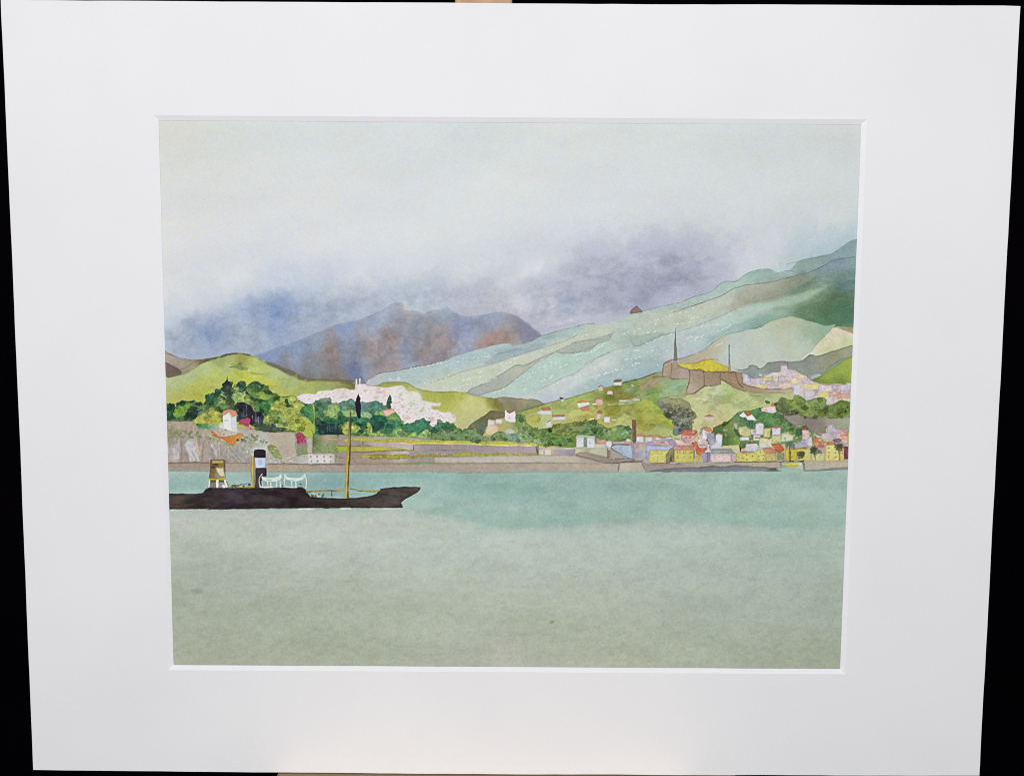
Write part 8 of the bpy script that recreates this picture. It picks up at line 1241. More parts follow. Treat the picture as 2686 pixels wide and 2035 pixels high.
('line',[(97.8,31.4),(116.1,31.1)],.466,(96,82,64),.65,{}),
('line',[(116.6,31),(133.9,30.7),(140.7,30.3)],.466,(96,82,64),.65,{}),
('line',[(124.8,30.8),(139.9,30.5)],.466,(96,82,64),.65,{}),
('poly',[(155,30.4),(165.2,30.5),(177.3,29.7),(177.5,33.3),(168,33.9),(155.4,34.9)],[(159.9,32.1,(184,172,156)),(170.7,31.5,(196,180,158)),(174.7,32,(186,174,156))],{'edge':.08,'tag':7}),
('poly',[(155.3,34.6),(162.7,34.6),(170.7,33.7),(177.5,33.3),(177.5,34.8),(165.4,35.3),(154.6,35.7)],(128,132,132),{'rough':.12,'edge':.12,'tag':7}),
('line',[(155.2,35.6),(161.4,35.4),(165.4,35),(170.8,34.7)],.505,(58,72,74),.7,{}),
('poly',[(142.5,31.3),(153.4,30.8),(154.5,31.4),(154.9,35.5),(150.5,34.4),(144.3,33.6),(142.9,33.1)],[(143.7,32.5,(132,168,158)),(149.1,32.2,(206,196,70)),(147.8,34.1,(170,190,172)),(153.2,33.8,(196,192,176)),(151.8,31.6,(196,196,196))],{'rough':.1,'edge':.1,'tag':7}),
('poly',[(143.4,32),(146.4,31.7),(151.5,31.9),(150.7,33),(148.3,33.3),(145.9,32.9)],(216,200,40),{'smooth':1,'edge':.08}),
('line',[(143.2,31.9),(149.1,31.7),(151.8,31.5)],.583,(226,216,170),.7,{}),
('poly',[(153.1,30.9),(154.9,30.9),(155.1,35.5),(154.3,35.5),(154,32.4)],(134,124,138),{'edge':.1}),
('line',[(141.2,30.7),(144.2,30.5),(147.7,30.4),(154.4,30.3)],.583,(60,52,50),.8,{}),
('line',[(142.1,31.4),(142.7,33.6),(143.5,34.4)],.505,(96,84,88),.7,{}),
('line',[(152.1,31.8),(153.4,31.6)],.699,(226,222,220),.8,{}),
('poly',[(-179.5,37.8),(-167.3,37.6),(-147.1,38),(-127.7,37.9),(-110,38.1),(-92,37.9),(-74,37.6),(-56,37.7),(-41.6,37.4),(-38.3,37.6),(-20.3,37.9),(-2.3,37.6),(15.7,37.1),(41.3,37.1),(33.4,37.2),(41.5,37.1),(57.7,37),(72.2,36.8),(82,36.6),(81.1,36.7),(94.6,36.4),(108.1,36.3),(121.6,35.9),(124.9,35.9),(135.7,36),(143.5,35.6),(142.4,33.9),(143.8,33.7),(150.5,34.4),(154.6,35.6),(161.4,35.5),(165.4,35.2),(178.9,34.6),(198.6,146),(-188.7,148.5)],[(-23.5,39.7,(164,194,186)),(-169.2,61.5,(194,200,190)),(-120.7,62.5,(195,201,192)),(-72.1,64.6,(192,201,193)),(-23.5,69.3,(188,201,193)),(49.5,71.3,(184,198,191)),(98.1,68.6,(181,197,189)),(146.7,68.3,(174,191,182)),(176,70.6,(171,189,179)),(-169.7,80.2,(182,190,178)),(-96.6,79.7,(190,199,189)),(-23.5,81.8,(186,200,190)),(49.7,81.3,(184,197,189)),(122.8,80.9,(178,192,182)),(171.7,85.6,(170,186,174)),(-172.8,105.2,(167,176,162)),(-133.5,100,(176,185,172)),(-96.8,94.7,(181,190,178)),(-47.9,104.5,(179,188,175)),(1,101.6,(182,192,178)),(50,103.9,(179,188,175)),(98.9,101,(177,188,177)),(147.9,103.3,(172,185,172)),(177.1,100.6,(167,181,167)),(-171,133.1,(171,177,158)),(-121.8,132.7,(168,176,157)),(-72.6,132.4,(169,177,158)),(-23.4,132.1,(177,185,171)),(1.2,137.1,(185,189,177)),(38.1,134.3,(176,183,165)),(75,131.5,(178,185,167)),(111.8,126.2,(171,183,167)),(148.8,131.1,(167,179,161)),(176,136,(165,174,152)),(-146.1,117.7,(174,182,167)),(-84.7,114.8,(172,181,165)),(-35.7,119.5,(181,190,175)),(25.6,116.6,(178,186,168)),(123.7,113.5,(174,185,171))],{'rough':.06,'edge':.06,'var':.02,'fs':90,'warp':7,'flow':(0,3),'tag':9}),
('poly',[(-179.5,37.8),(-167.3,37.6),(-147.1,38),(-127.7,37.9),(-110,38.1),(-92,37.9),(-74,37.6),(-56,37.7),(-41.6,37.4),(-38.3,37.6),(-20.3,37.9),(-2.3,37.6),(15.7,37.1),(41.3,37.1),(33.4,37.2),(41.5,37.1),(57.7,37),(72.2,36.8),(82,36.6),(81.1,36.7),(94.6,36.4),(108.1,36.3),(121.6,35.9),(124.9,35.9),(135.7,36),(143.5,35.6),(142.4,33.9),(143.8,33.7),(150.5,34.4),(154.6,35.6),(161.4,35.5),(165.4,35.2),(178.9,34.6),(195.2,65),(146.7,66.3),(112.6,63.5),(73.7,61.8),(49.4,63.9),(20.3,66.6),(-8.9,67.2),(-18.6,63.8),(-33.2,59.9),(-46.6,58.5),(-57.5,57.1),(-144.9,57.7),(-186.1,57.9)],[(-173.6,43,(146,182,176)),(-161.5,45.4,(150,185,178)),(-144.5,42.9,(150,184,177)),(-120.3,41.5,(128,170,168)),(-96.2,45,(122,163,163)),(-81.6,41.2,(126,167,165)),(-59.8,42.3,(140,178,173)),(-47.8,52.1,(156,188,180)),(-23.5,42.1,(132,171,164)),(-4.1,46.9,(138,175,168)),(12.8,43.1,(136,173,165)),(49.1,41.7,(138,174,166)),(85.4,42.7,(145,177,167)),(121.7,43.7,(150,184,173)),(170,40.9,(158,188,178)),(-23.5,53.2,(146,178,170)),(25,52.9,(140,175,167)),(73.5,51.4,(142,174,166)),(122,53.6,(148,180,169)),(146.4,57.1,(157,186,175)),(175.4,54.5,(159,187,177)),(-35.6,57,(162,190,181)),(.8,61.7,(156,186,177)),(61.5,59.4,(154,183,174)),(122.2,61,(160,188,178)),(170.8,62.7,(165,188,178))],{'rough':.15,'soft':2.2,'edge':0,'var':.03,'a':.86,'fs':30,'warp':5,'flow':(0,2.2),'tag':9}),
('poly',[(-173.5,40.6),(-47.7,40.3),(174.8,38.4),(176.8,60.6),(-11.3,61.8),(-47.8,55.8),(-173.9,56.6)],(178,202,192),{'a':.22,'smooth':0,'soft':.8,'edge':0}),
('mottle',[(-173.5,40.6),(174.7,37.2),(175.7,63.1),(-23.5,64.3),(-59.9,55.9),(-173.9,55.4)],5,.05,.06,{'seed':20,'sharp':2,'tint':(.95,1,1),'soft':2,'stretch':2.5}),
('mottle',[(-174,60.3),(175.9,68.1),(173.8,141.1),(-176.2,140.7)],9,.035,.05,{'seed':21,'sharp':1.6,'tint':(1,1,.97),'soft':4,'stretch':3}),
('mottle',[(-174,60.3),(175.9,68.1),(173.8,141.1),(-176.2,140.7)],2.2,.03,.03,{'seed':22,'sharp':2.5,'tint':(1,1,.95),'soft':4,'stretch':1.6}),
('poly',[(-52.6,58.3),(-33.2,59),(-16.2,63.8),(.8,66.7),(49.4,63.4),(73.7,61.3),(112.6,63),(146.7,65.8),(178.2,63.6),(178,58.2),(97.8,56.2),(25.1,58.6),(-23.5,55.7)],(150,184,172),{'a':.45,'smooth':1,'rough':.3,'soft':.9,'edge':.05}),
('poly',[(126.5,38.67572815533981),(145.8,38.07572815533981),(170.1,38.87572815533981),(170.1,43.92427184466019),(145.8,43.12427184466019),(126.5,43.724271844660194)],(150,184,174),{'a':.35,'smooth':1,'rough':.6,'soft':2.2,'edge':0}),
('poly',[(-23.5,43.46990291262136),(24.9,44.36990291262136),(73.3,41.66990291262136),(73.3,46.33009708737864),(24.9,49.03009708737864),(-23.5,48.13009708737864)],(126,166,158),{'a':.35,'smooth':1,'rough':.6,'soft':2.2,'edge':0}),
('poly',[(-96.1,40.658252427184465),(-81.6,41.55825242718446),(-81.6,45.44174757281554),(-96.1,44.54174757281554)],(114,158,158),{'a':.4,'smooth':1,'rough':.6,'soft':2.2,'edge':0}),
('poly',[(-145.3,74.97572815533981),(-96.5,70.97572815533981),(-60,72.47572815533981),(-60,77.52427184466019),(-96.5,76.02427184466019),(-145.3,80.02427184466019)],(198,206,198),{'a':.4,'smooth':1,'rough':.6,'soft':2.2,'edge':0}),
('poly',[(.9,80.56990291262136),(49.6,76.46990291262135),(98.4,78.16990291262135),(98.4,82.83009708737865),(49.6,81.13009708737864),(.9,85.23009708737865)],(188,202,196),{'a':.35,'smooth':1,'rough':.6,'soft':2.2,'edge':0}),
('poly',[(-158.3,109.78737864077671),(-96.9,104.3873786407767),(-47.9,106.5873786407767),(-47.9,112.4126213592233),(-96.9,110.21262135922329),(-158.3,115.6126213592233)],(158,170,152),{'a':.3,'smooth':1,'rough':.6,'soft':2.2,'edge':0}),
('poly',[(50.1,110.40485436893205),(111.3,105.00485436893204),(167.8,109.70485436893205),(167.8,116.69514563106796),(111.3,111.99514563106796),(50.1,117.39514563106796)],(166,182,170),{'a':.3,'smooth':1,'rough':.6,'soft':2.2,'edge':0}),
('poly',[(-72.3,89.76990291262135),(-23.5,88.16990291262135),(-23.5,92.83009708737865),(-72.3,94.43009708737864)],(190,198,188),{'a':.35,'smooth':1,'rough':.6,'soft':2.2,'edge':0}),
('poly',[(-164.8,78.15825242718446),(-121.1,84.15825242718446),(-121.1,88.04174757281552),(-164.8,82.04174757281552)],(160,174,160),{'a':.35,'smooth':1,'rough':.6,'soft':2.2,'edge':0}),
('poly',[(13,69.85242718446601),(73.9,70.65242718446602),(122.5,68.65242718446602),(122.5,72.14757281553399),(73.9,74.14757281553399),(13,73.34757281553398)],(188,200,194),{'a':.4,'smooth':1,'rough':.6,'soft':2.2,'edge':0}),
('blob',23.7,117.4,1.18,.94,(126,132,86),.7,{'soft':.45,'edge':0}),
('blob',-164.1,101.7,3.3,1.18,(128,138,128),.5,{'soft':.7,'edge':0}),
('blob',-1.2,136.6,9.43,4.72,(186,188,176),.7,{'soft':2.5,'edge':0}),
('blob',-131.1,101.2,3.77,1.18,(184,194,184),.4,{'soft':1,'edge':0}),
('dabs',[(-174.4,72.7),(173.6,70.6),(173.7,138.5),(-176.2,140.7)],150,.39,.39,[(146,152,128),(150,160,144),(138,146,126)],{'a':.55,'seed':90}),
('dabs',[(-175.9,40.6),(173.5,37.2),(174.4,60.7),(-47.8,62),(-176.1,48)],60,.39,.39,[(116,150,146),(106,140,136)],{'a':.5,'seed':91}),
('line',[(-121.2,93.6),(-91.9,93.7)],.311,(160,170,158),.4,{}),
('poly',[(-104.2,28.3),(-90.5,28.2),(-90.5,32.9),(-104.3,33)],(214,210,210),{'tag':7,'rough':.05,'edge':.12}),
('poly',[(-91.9,27.9),(-90.3,27.9),(-90.3,32.8),(-91.9,32.8)],(190,190,192),{'a':.7,'tag':7,'rough':.05,'edge':.12}),
('line',[(-104.5,28.1),(-97.3,27.8),(-90.8,27.9)],.583,(214,196,188),.85,{}),
('line',[(-104.5,27.6),(-90.8,27.4)],.388,(160,130,110),.6,{}),
('poly',[(-103.4,28.9),(-102.5,28.9),(-102.5,30.1),(-103.4,30.1)],(164,158,164),{'a':.85,'rough':.05,'edge':.12}),
('poly',[(-103.1,31.2),(-102.2,31.2),(-102.2,32.3),(-103.1,32.3)],(160,154,160),{'a':.8,'rough':.05,'edge':.12}),
('poly',[(-100,28.8),(-99.1,28.8),(-99.1,30),(-100,30)],(164,158,164),{'a':.85,'rough':.05,'edge':.12}),
('poly',[(-99.7,31.2),(-98.8,31.2),(-98.8,32.3),(-99.7,32.3)],(160,154,160),{'a':.8,'rough':.05,'edge':.12}),
('poly',[(-96.4,28.8),(-95.5,28.8),(-95.5,30),(-96.4,30)],(164,158,164),{'a':.85,'rough':.05,'edge':.12}),
('poly',[(-96.1,31.2),(-95.2,31.2),(-95.2,32.3),(-96.1,32.3)],(160,154,160),{'a':.8,'rough':.05,'edge':.12}),
('poly',[(-93.2,28.8),(-92.2,28.8),(-92.2,30),(-93.2,30)],(164,158,164),{'a':.85,'rough':.05,'edge':.12}),
('poly',[(-92.8,31.2),(-92,31.2),(-92,32.3),(-92.8,32.3)],(160,154,160),{'a':.8,'rough':.05,'edge':.12}),
('line',[(-109.9,29.1),(-107.7,29.3),(-105.6,29.1)],.388,(150,148,140),.5,{}),
('poly',[(-90.3,27.5),(-88.3,27.5),(-88.3,32.8),(-90.3,32.8)],(166,158,146),{'a':.7,'soft':.1,'rough':.05,'edge':.12}),
('blob',-89.4,26,.88,1.4,(128,156,84),.7,{'rot':0}),
('blob',-89.4,28.2,.7,1.76,(128,156,84),.7,{'rot':0}),
('line',[(-88.7,29.9),(-86.5,30)],.388,(90,80,80),.6,{}),
('poly',[(-179.9,49.5),(-171.2,49.5),(-160.4,49.3),(-158.9,48.4),(-156,46.2),(-145.9,46.2),(-131.4,46.1),(-109.8,45.7),(-107.6,45.9),(-105.8,47.3),(-104.1,49.4),(-103,51),(-95.8,51.3),(-90.4,51.5),(-84.9,51.5),(-79.5,51.2),(-74.1,50.5),(-70.5,49.5),(-68.7,48.7),(-67.6,47.5),(-66.5,46.1),(-59.6,45.5),(-54.2,45.1),(-48.8,45),(-45.6,45.5),(-45.9,46.6),(-47.4,48.1),(-50.6,49.9),(-53.9,51.8),(-55.5,53.3),(-56.1,54.4),(-55.4,56.3),(-63.3,56.3),(-74.1,56.3),(-85,56.5),(-99.4,56.6),(-110.3,56.7),(-128,57.1),(-142.5,57.3),(-160.6,57.5),(-180.1,57.7)],[(-173.1,53.6,(70,58,51)),(-175,56.6,(72,56,49)),(-156.8,49.1,(48,41,46)),(-156.9,53.5,(52,43,44)),(-142.3,49.8,(52,43,54)),(-135.2,53.4,(47,39,44)),(-128,56.3,(53,44,44)),(-113.5,51.4,(38,30,36)),(-109.9,56.2,(57,46,46)),(-103,53.9,(55,44,46)),(-88.6,54.6,(63,53,48)),(-74.1,53,(67,56,52)),(-63.3,49.3,(72,63,62)),(-59.7,52.9,(75,67,62)),(-65.1,53,(67,60,57)),(-50.6,47.4,(70,61,59)),(-56,46.7,(67,58,57))],{'rough':.06,'edge':.14,'var':.09,'tag':8}),
('line',[(-179.9,49.6),(-171.2,49.7),(-160.4,49.4),(-158.9,48.5),(-156,46.3),(-145.9,46.3),(-131.4,46.2),(-109.8,45.8),(-107.6,46),(-105.8,47.4),(-105.5,49.5),(-103,51.1),(-95.8,51.5),(-84.9,51.6),(-74.1,50.7)],.66,(40,30,36),.75,{'tag':8}),
('line',[(-66.9,46.3),(-59.6,45.6),(-48.8,45.1),(-45.6,45.5)],.583,(40,30,36),.75,{'tag':8}),
('line',[(-56.1,54),(-55.3,56.2)],.777,(40,30,36),.75,{'tag':8}),
('line',[(-180.1,57.7),(-160.6,57.6),(-142.5,57.3),(-110.3,56.7),(-85,56.4),(-56.1,56.2)],.583,(40,30,36),.75,{'tag':8}),
('line',[(-176.8,58.1),(-167.8,57.9),(-157,57.7)],.583,(214,214,204),.6,{}),
('line',[(-110.3,57.3),(-101.3,57.2)],.583,(232,226,216),.8,{'dry':.3}),
('line',[(-87.9,56.8),(-82.5,56.7)],.777,(226,226,216),.7,{'dry':.4}),
('line',[(-72.3,56.7),(-63.3,56.7),(-56.4,56.6)],.583,(226,226,218),.7,{'dry':.4}),
('line',[(-103.1,57.4),(-88.6,57.2)],.388,(150,145,130),.5,{}),
('line',[(-142.5,57.6),(-128,57.3),(-111.8,57.2)],.35,(170,166,150),.6,{}),
('mottle',[(-179.9,49.6),(-158.9,48.8),(-156,46.6),(-108,45.9),(-103,51.4),(-84.9,51.6),(-66.9,46.4),(-45.9,45.5),(-56.1,54.4),(-55.7,56.2),(-110.3,56.6),(-180.1,57.5)],2.5,.22,.1,{'seed':30,'only':8,'tint':(1,.9,.88),'soft':.5,'sharp':2,'stretch':2.5}),
('poly',[(-155.3,31.2),(-149.1,31.2),(-147.4,31.7),(-147.5,35.2),(-148.3,41),(-152.3,41.4),(-156.6,41.1),(-155.7,36.3)],[(-153.5,33.7,(126,104,52)),(-149.9,33,(150,128,52)),(-155,34.5,(104,84,52)),(-154.3,38.1,(122,96,62)),(-155.1,40,(132,110,50)),(-150.8,38.8,(196,184,140))],{'rough':.08,'edge':.16,'tag':8}),
('poly',[(-154.4,32.1),(-148.8,31.9),(-149,32.8),(-154.2,33.2)],(206,184,84),{'rough':.1,'tag':8}),
('line',[(-155.1,31.6),(-152,31.1),(-147.7,31.5)],.466,(96,80,40),.7,{}),
('poly',[(-153.9,33.4),(-151.4,33.4),(-151.4,34.6),(-153.9,34.6)],(96,72,60),{'rough':.05,'edge':.12}),
('poly',[(-155,35),(-152.8,35),(-152.8,35.9),(-155,35.9)],(86,70,56),{'rough':.05,'edge':.12}),
('line',[(-148.1,31.9),(-147.7,41)],.583,(82,66,36),.7,{}),
('poly',[(-152.8,35.8),(-148.8,35.6),(-148.3,39.9),(-150.1,40.1),(-151.8,38.5)],(214,208,168),{'edge':.05,'tag':8}),
('line',[(-152.8,35.9),(-150.8,39.6),(-148.4,40.1)],.388,(120,100,60),.6,{}),
('poly',[(-156.6,41.2),(-147.6,41),(-147.4,42.2),(-156.4,42.5)],(206,178,56),{'edge':.1,'tag':8}),
('poly',[(-155.7,42.2),(-152.4,42.1),(-152.5,46.1),(-155.8,46.1)],(136,124,110),{'tag':8,'rough':.05,'edge':.12}),
('poly',[(-151.2,42.1),(-148.1,42.1),(-148.2,46.1),(-151.3,46.1)],(156,150,142),{'tag':8,'rough':.05,'edge':.12}),
('poly',[(-155.7,42.2),(-152.8,42.1),(-152.8,43.4),(-155.7,43.4)],(120,96,40),{'rough':.05,'edge':.12}),
('poly',[(-151.2,42.1),(-148.5,42.1),(-148.5,43.2),(-151.2,43.2)],(120,96,40),{'rough':.05,'edge':.12}),
('line',[(-156,42),(-156.4,46.1)],.854,(228,226,220),.95,{'dry':.1,'rough':.03,'tag':8}),
('line',[(-152,41.9),(-152.1,46.1)],.971,(228,226,220),.95,{'dry':.1,'rough':.03,'tag':8}),
('line',[(-147.8,41.9),(-147.1,46.1)],.971,(228,226,220),.95,{'dry':.1,'rough':.03,'tag':8}),
('line',[(-149.3,44.7),(-148,46)],1.165,(228,226,220),.95,{'dry':.1,'rough':.03,'tag':8}),
('line',[(-147.4,42.1),(-145.9,45.8)],.505,(84,74,40),.7,{}),
('line',[(-146.4,45.8),(-138.6,45.8),(-134,45.7)],.777,(170,146,50),.8,{'tag':8}),
('dabs',[(-145.8,44.7),(-142.2,44.6),(-134.6,43.5),(-134.7,45.9),(-145.5,45.9)],22,.97,.78,[(92,88,36),(52,70,46),(150,140,60),(84,100,70)],{'a':.85,'seed':95}),
('line',[(-144.4,45),(-140.8,44.6),(-136.8,43.9),(-134.6,44)],.388,(60,70,56),.7,{}),
('poly',[(-134,29.8),(-132.4,30),(-132.5,42.4),(-132.7,46),(-134,46.1),(-134.4,38.7)],(196,162,48),{'edge':.16,'tag':8}),
('line',[(-133.3,30.3),(-133.5,45.7)],.505,(222,192,84),.8,{'dry':.2}),
('line',[(-132.4,30.3),(-132.7,45.9)],.35,(90,70,30),.7,{}),
('poly',[(-132,40.2),(-131.8,35.6),(-126,35.6),(-126.1,40.1),(-128.4,40.3),(-128.6,45.9),(-132.4,46)],[(-129.5,37.2,(72,58,64)),(-127.3,38,(44,34,46)),(-130.6,42.4,(82,66,68)),(-130.7,45.3,(72,58,62))],{'rough':.05,'edge':.12,'tag':8}),
('poly',[(-132.6,27.8),(-132.3,26.1),(-130.3,25.6),(-127.5,25.7),(-126.3,26.3),(-126.4,30.1),(-129.3,30.4),(-132.6,30)],[(-130.4,27.8,(52,40,54)),(-127.9,28.5,(40,30,42))],{'rough':.05,'edge':.12,'tag':8}),
('line',[(-131.6,25.6),(-129.3,25.4),(-126.4,25.9)],.583,(226,222,226),.85,{}),
('poly',[(-132,30.5),(-126.6,30.3),(-126.8,35.4),(-131.6,35.5)],[(-130.8,32.9,(216,222,232)),(-128.3,32.5,(184,198,230)),(-129.4,34.7,(200,210,232))],{'rough':.05,'edge':.06,'tag':8}),
('poly',[(-130.3,31.4),(-128.5,31.4),(-128.5,33.9),(-130.3,34)],(168,188,230),{'a':.6,'soft':.1,'rough':.05,'edge':.12}),
('line',[(-131.8,35.5),(-126.7,35.5)],.388,(60,70,110),.7,{}),
('poly',[(-128.6,39.8),(-126.7,40.7),(-124.1,40.9),(-121.2,40.5),(-118.9,39.2),(-119.1,40.8),(-120.6,42.1),(-123.4,42.8),(-126.7,42.5),(-128.4,41.4)],(214,222,216),{'smooth':1,'edge':.05,'tag':8}),
('poly',[(-116.5,39.4),(-114,40.4),(-111.2,40.8),(-108.6,40.4),(-106.1,39.1),(-106.4,40.9),(-108.5,42),(-111.2,42.7),(-114.1,42.3),(-116.3,41.2)],(214,222,216),{'smooth':1,'edge':.05,'tag':8}),
('line',[(-128.4,38.7),(-129.7,40.2),(-130.1,42.4),(-129.6,45.7)],.544,(226,228,224),.9,{'dry':.15,'rough':.04,'tag':8}),
('line',[(-128.7,42.4),(-128.5,45.8)],.544,(226,228,224),.9,{'dry':.15,'rough':.04,'tag':8}),
('line',[(-125.8,42.3),(-125.5,45.6)],.544,(226,228,224),.9,{'dry':.15,'rough':.04,'tag':8}),
('line',[(-124,43.1),(-123.8,45.6)],.544,(226,228,224),.9,{'dry':.15,'rough':.04,'tag':8}),
('line',[(-119.1,38.8),(-118.7,40.8),(-120.5,41.8)],.544,(226,228,224),.9,{'dry':.15,'rough':.04,'tag':8}),
('line',[(-120.9,42.3),(-121.2,45.8)],.544,(226,228,224),.9,{'dry':.15,'rough':.04,'tag':8}),
('line',[(-119.3,41.6),(-119,45.8)],.544,(226,228,224),.9,{'dry':.15,'rough':.04,'tag':8}),
('line',[(-116.5,38.6),(-116.8,42.3),(-117,44.5)],.544,(226,228,224),.9,{'dry':.15,'rough':.04,'tag':8}),
('line',[(-113.3,42.3),(-112.9,45.7)],.544,(226,228,224),.9,{'dry':.15,'rough':.04,'tag':8}),
('line',[(-111,42.6),(-110.9,45.7)],.544,(226,228,224),.9,{'dry':.15,'rough':.04,'tag':8}),
('line',[(-106.4,38.6),(-105.6,40.7),(-105.4,43.7),(-105.7,46.2)],.544,(226,228,224),.9,{'dry':.15,'rough':.04,'tag':8}),
('line',[(-129.6,45.7),(-122.8,45.7)],.544,(226,228,224),.9,{'dry':.15,'rough':.04,'tag':8}),
('line',[(-117,45.6),(-109.8,45.6)],.544,(226,228,224),.9,{'dry':.15,'rough':.04,'tag':8}),
('line',[(-126.3,41.8),(-123.4,42)],.311,(110,118,116),.6,{}),
('line',[(-114.4,41.7),(-111.2,41.9)],.311,(110,118,116),.6,{}),
('line',[(-120.9,39.7),(-119.8,39.9)],.311,(110,118,116),.6,{}),
('line',[(-107.2,39.7),(-106.8,40.8)],.311,(110,118,116),.6,{}),
('blob',-108.3,44.1,.35,.35,(60,56,62),1,{'rot':0,'tag':8}),
('blob',-117.9,45,.42,.42,(60,56,62),1,{'rot':0,'tag':8}),
('poly',[(-105.8,47.7),(-99.3,46.8),(-85.2,46.4),(-85.3,47.2),(-99.3,47.7),(-105.5,48.5)],(206,184,60),{'rough':.06,'edge':.12,'tag':8}),
('line',[(-105.5,48.5),(-99.3,47.7),(-85.3,47.3)],.388,(96,74,30),.7,{}),
('line',[(-105.5,48.1),(-102.2,47.7)],.777,(130,92,40),.6,{}),
('poly',[(-79.1,47),(-71.9,46.7),(-66.9,46.6),(-66.9,47.5),(-71.9,47.7),(-78.8,47.5)],(200,182,80),{'rough':.06,'edge':.12,'tag':8}),
('line',[(-82.7,46.3),(-79.5,46.6),(-78,47.5),(-71.9,47.7),(-66.9,47.5)],.505,(76,72,50),.75,{}),
('line',[(-82.7,48.1),(-77.7,48.3),(-70.5,48)],.35,(196,196,150),.6,{}),
('dabs',[(-103.7,48.4),(-96.5,48.2),(-96.1,50.6),(-103,50.4)],26,.78,.97,[(80,92,60),(56,66,56),(150,150,120),(200,206,200)],{'a':.7,'seed':96}),
('line',[(-92.3,48),(-92.2,50.4)],.583,(60,70,76),.7,{}),
('line',[(-95,51),(-88.5,50.7)],.505,(206,210,204),.6,{}),
('poly',[(-81.9,2.2),(-81.7,2.2),(-81.8,4.4),(-82.2,12.4),(-82.4,20.4),(-82.9,29.8),(-83.1,33.3),(-83.4,42.1),(-83.6,51.3),(-85.5,51.3),(-85.1,42.1),(-84.5,31.1),(-83.4,20.2),(-82.9,9.3),(-82.8,12.4),(-82.2,4.4)],[(-81.9,3,(128,132,84)),(-82.2,9.5,(150,142,50)),(-82.7,20.4,(186,158,44)),(-84,34.8,(212,176,46)),(-84.5,47.6,(214,184,56)),(-83.2,16.6,(160,140,50))],{'rough':.03,'edge':.08,'tag':8}),
('line',[(-81.9,5.9),(-82.1,16.7),(-82.6,29.8),(-83,33.3),(-83.5,42.1),(-83.8,51.3)],.816,(74,60,36),.8,{'rough':.03,'dry':.15,'tag':8}),
('line',[(-84.8,33.3),(-85,42.1),(-85.3,50.9)],.388,(176,126,30),.6,{'dry':.3}),
('line',[(-81.7,1.2),(-82.2,5.9)],.311,(110,120,84),.7,{})]


# ------------------------------------------------------------------ helpers
def tag(o, label=None, cat=None, kind=None):
    if label: o['label'] = label
    if cat: o['category'] = cat
    if kind: o['kind'] = kind
    return o


def empty(name, mat):
    o = bpy.data.objects.new(name, None)
    scene.collection.objects.link(o)
    o.empty_display_size = 0.05
    o.matrix_world = mat
    return o


def mesh_obj(name, verts, faces, mat, parent=None, smooth=False):
    me = bpy.data.meshes.new(name)
    me.from_pydata([tuple(v) for v in verts], [], faces)
    me.validate(); me.update()
    if smooth:
        me.polygons.foreach_set('use_smooth', [True] * len(me.polygons))
    me.materials.append(mat)
    o = bpy.data.objects.new(name, me)
    scene.collection.objects.link(o)
    if parent: o.parent = parent
    return o


def nodes(name):
    m = bpy.data.materials.new(name); m.use_nodes = True
    nt = m.node_tree
    return m, nt, nt.nodes["Principled BSDF"]


def bump(nt, bsdf, scales, dist, strength, coord='Object'):
    tc = nt.nodes.new('ShaderNodeTexCoord'); prev = None
    for s in scales:
        n = nt.nodes.new('ShaderNodeTexNoise'); n.inputs['Scale'].default_value = s; n.inputs['Detail'].default_value = 3
        nt.links.new(tc.outputs[coord], n.inputs['Vector'])
        b = nt.nodes.new('ShaderNodeBump'); b.inputs['Strength'].default_value = strength; b.inputs['Distance'].default_value = dist
        nt.links.new(n.outputs['Fac'], b.inputs['Height'])
        if prev: nt.links.new(prev.outputs['Normal'], b.inputs['Normal'])
        prev = b
    nt.links.new(prev.outputs['Normal'], bsdf.inputs['Normal'])


def mottled(name, c0, c1, scale, rough, spec=0.2, bumps=(), dist=0.0001, strength=0.3, stretch=(1, 1, 1)):
    m, nt, b = nodes(name)
    tc = nt.nodes.new('ShaderNodeTexCoord')
    mp = nt.nodes.new('ShaderNodeMapping'); mp.inputs['Scale'].default_value = stretch
    n = nt.nodes.new('ShaderNodeTexNoise'); n.inputs['Scale'].default_value = scale; n.inputs['Detail'].default_value = 6
    r = nt.nodes.new('ShaderNodeValToRGB')
    r.color_ramp.elements[0].position = 0.3; r.color_ramp.elements[1].position = 0.7
    r.color_ramp.elements[0].color = (*c0, 1); r.color_ramp.elements[1].color = (*c1, 1)
    nt.links.new(tc.outputs['Object'], mp.inputs['Vector']); nt.links.new(mp.outputs['Vector'], n.inputs['Vector'])
    nt.links.new(n.outputs['Fac'], r.inputs['Fac']); nt.links.new(r.outputs['Color'], b.inputs['Base Color'])
    b.inputs['Roughness'].default_value = rough
    b.inputs['Specular IOR Level'].default_value = spec
    if bumps: bump(nt, b, bumps, dist, strength)
    return m


M_mat = mottled('mat_board_paper', (0.800, 0.795, 0.800), (0.830, 0.825, 0.825), 14, 0.9, 0.1, (1100, 2600), 0.00006, 0.5)
M_core = mottled('mat_core', (0.84, 0.84, 0.86), (0.86, 0.86, 0.875), 300, 0.85, 0.1)
M_back = mottled('backing_card', (0.45, 0.36, 0.26), (0.52, 0.43, 0.32), 60, 0.9, 0.1)
M_wood = mottled('easel_beech', (0.42, 0.24, 0.12), (0.62, 0.40, 0.22), 9, 0.5, 0.4, (160,), 0.0002, 0.3, (14, 14, 1))
M_shelf = mottled('easel_shelf_beech', (0.58, 0.41, 0.26), (0.68, 0.50, 0.33), 9, 0.5, 0.4, (160,), 0.0002, 0.3, (1, 14, 14))
M_cloth = mottled('black_cloth', (0.0012, 0.0008, 0.0022), (0.0035, 0.0018, 0.0045), 3.0, 0.95, 0.02, (900,), 0.0003, 0.4)
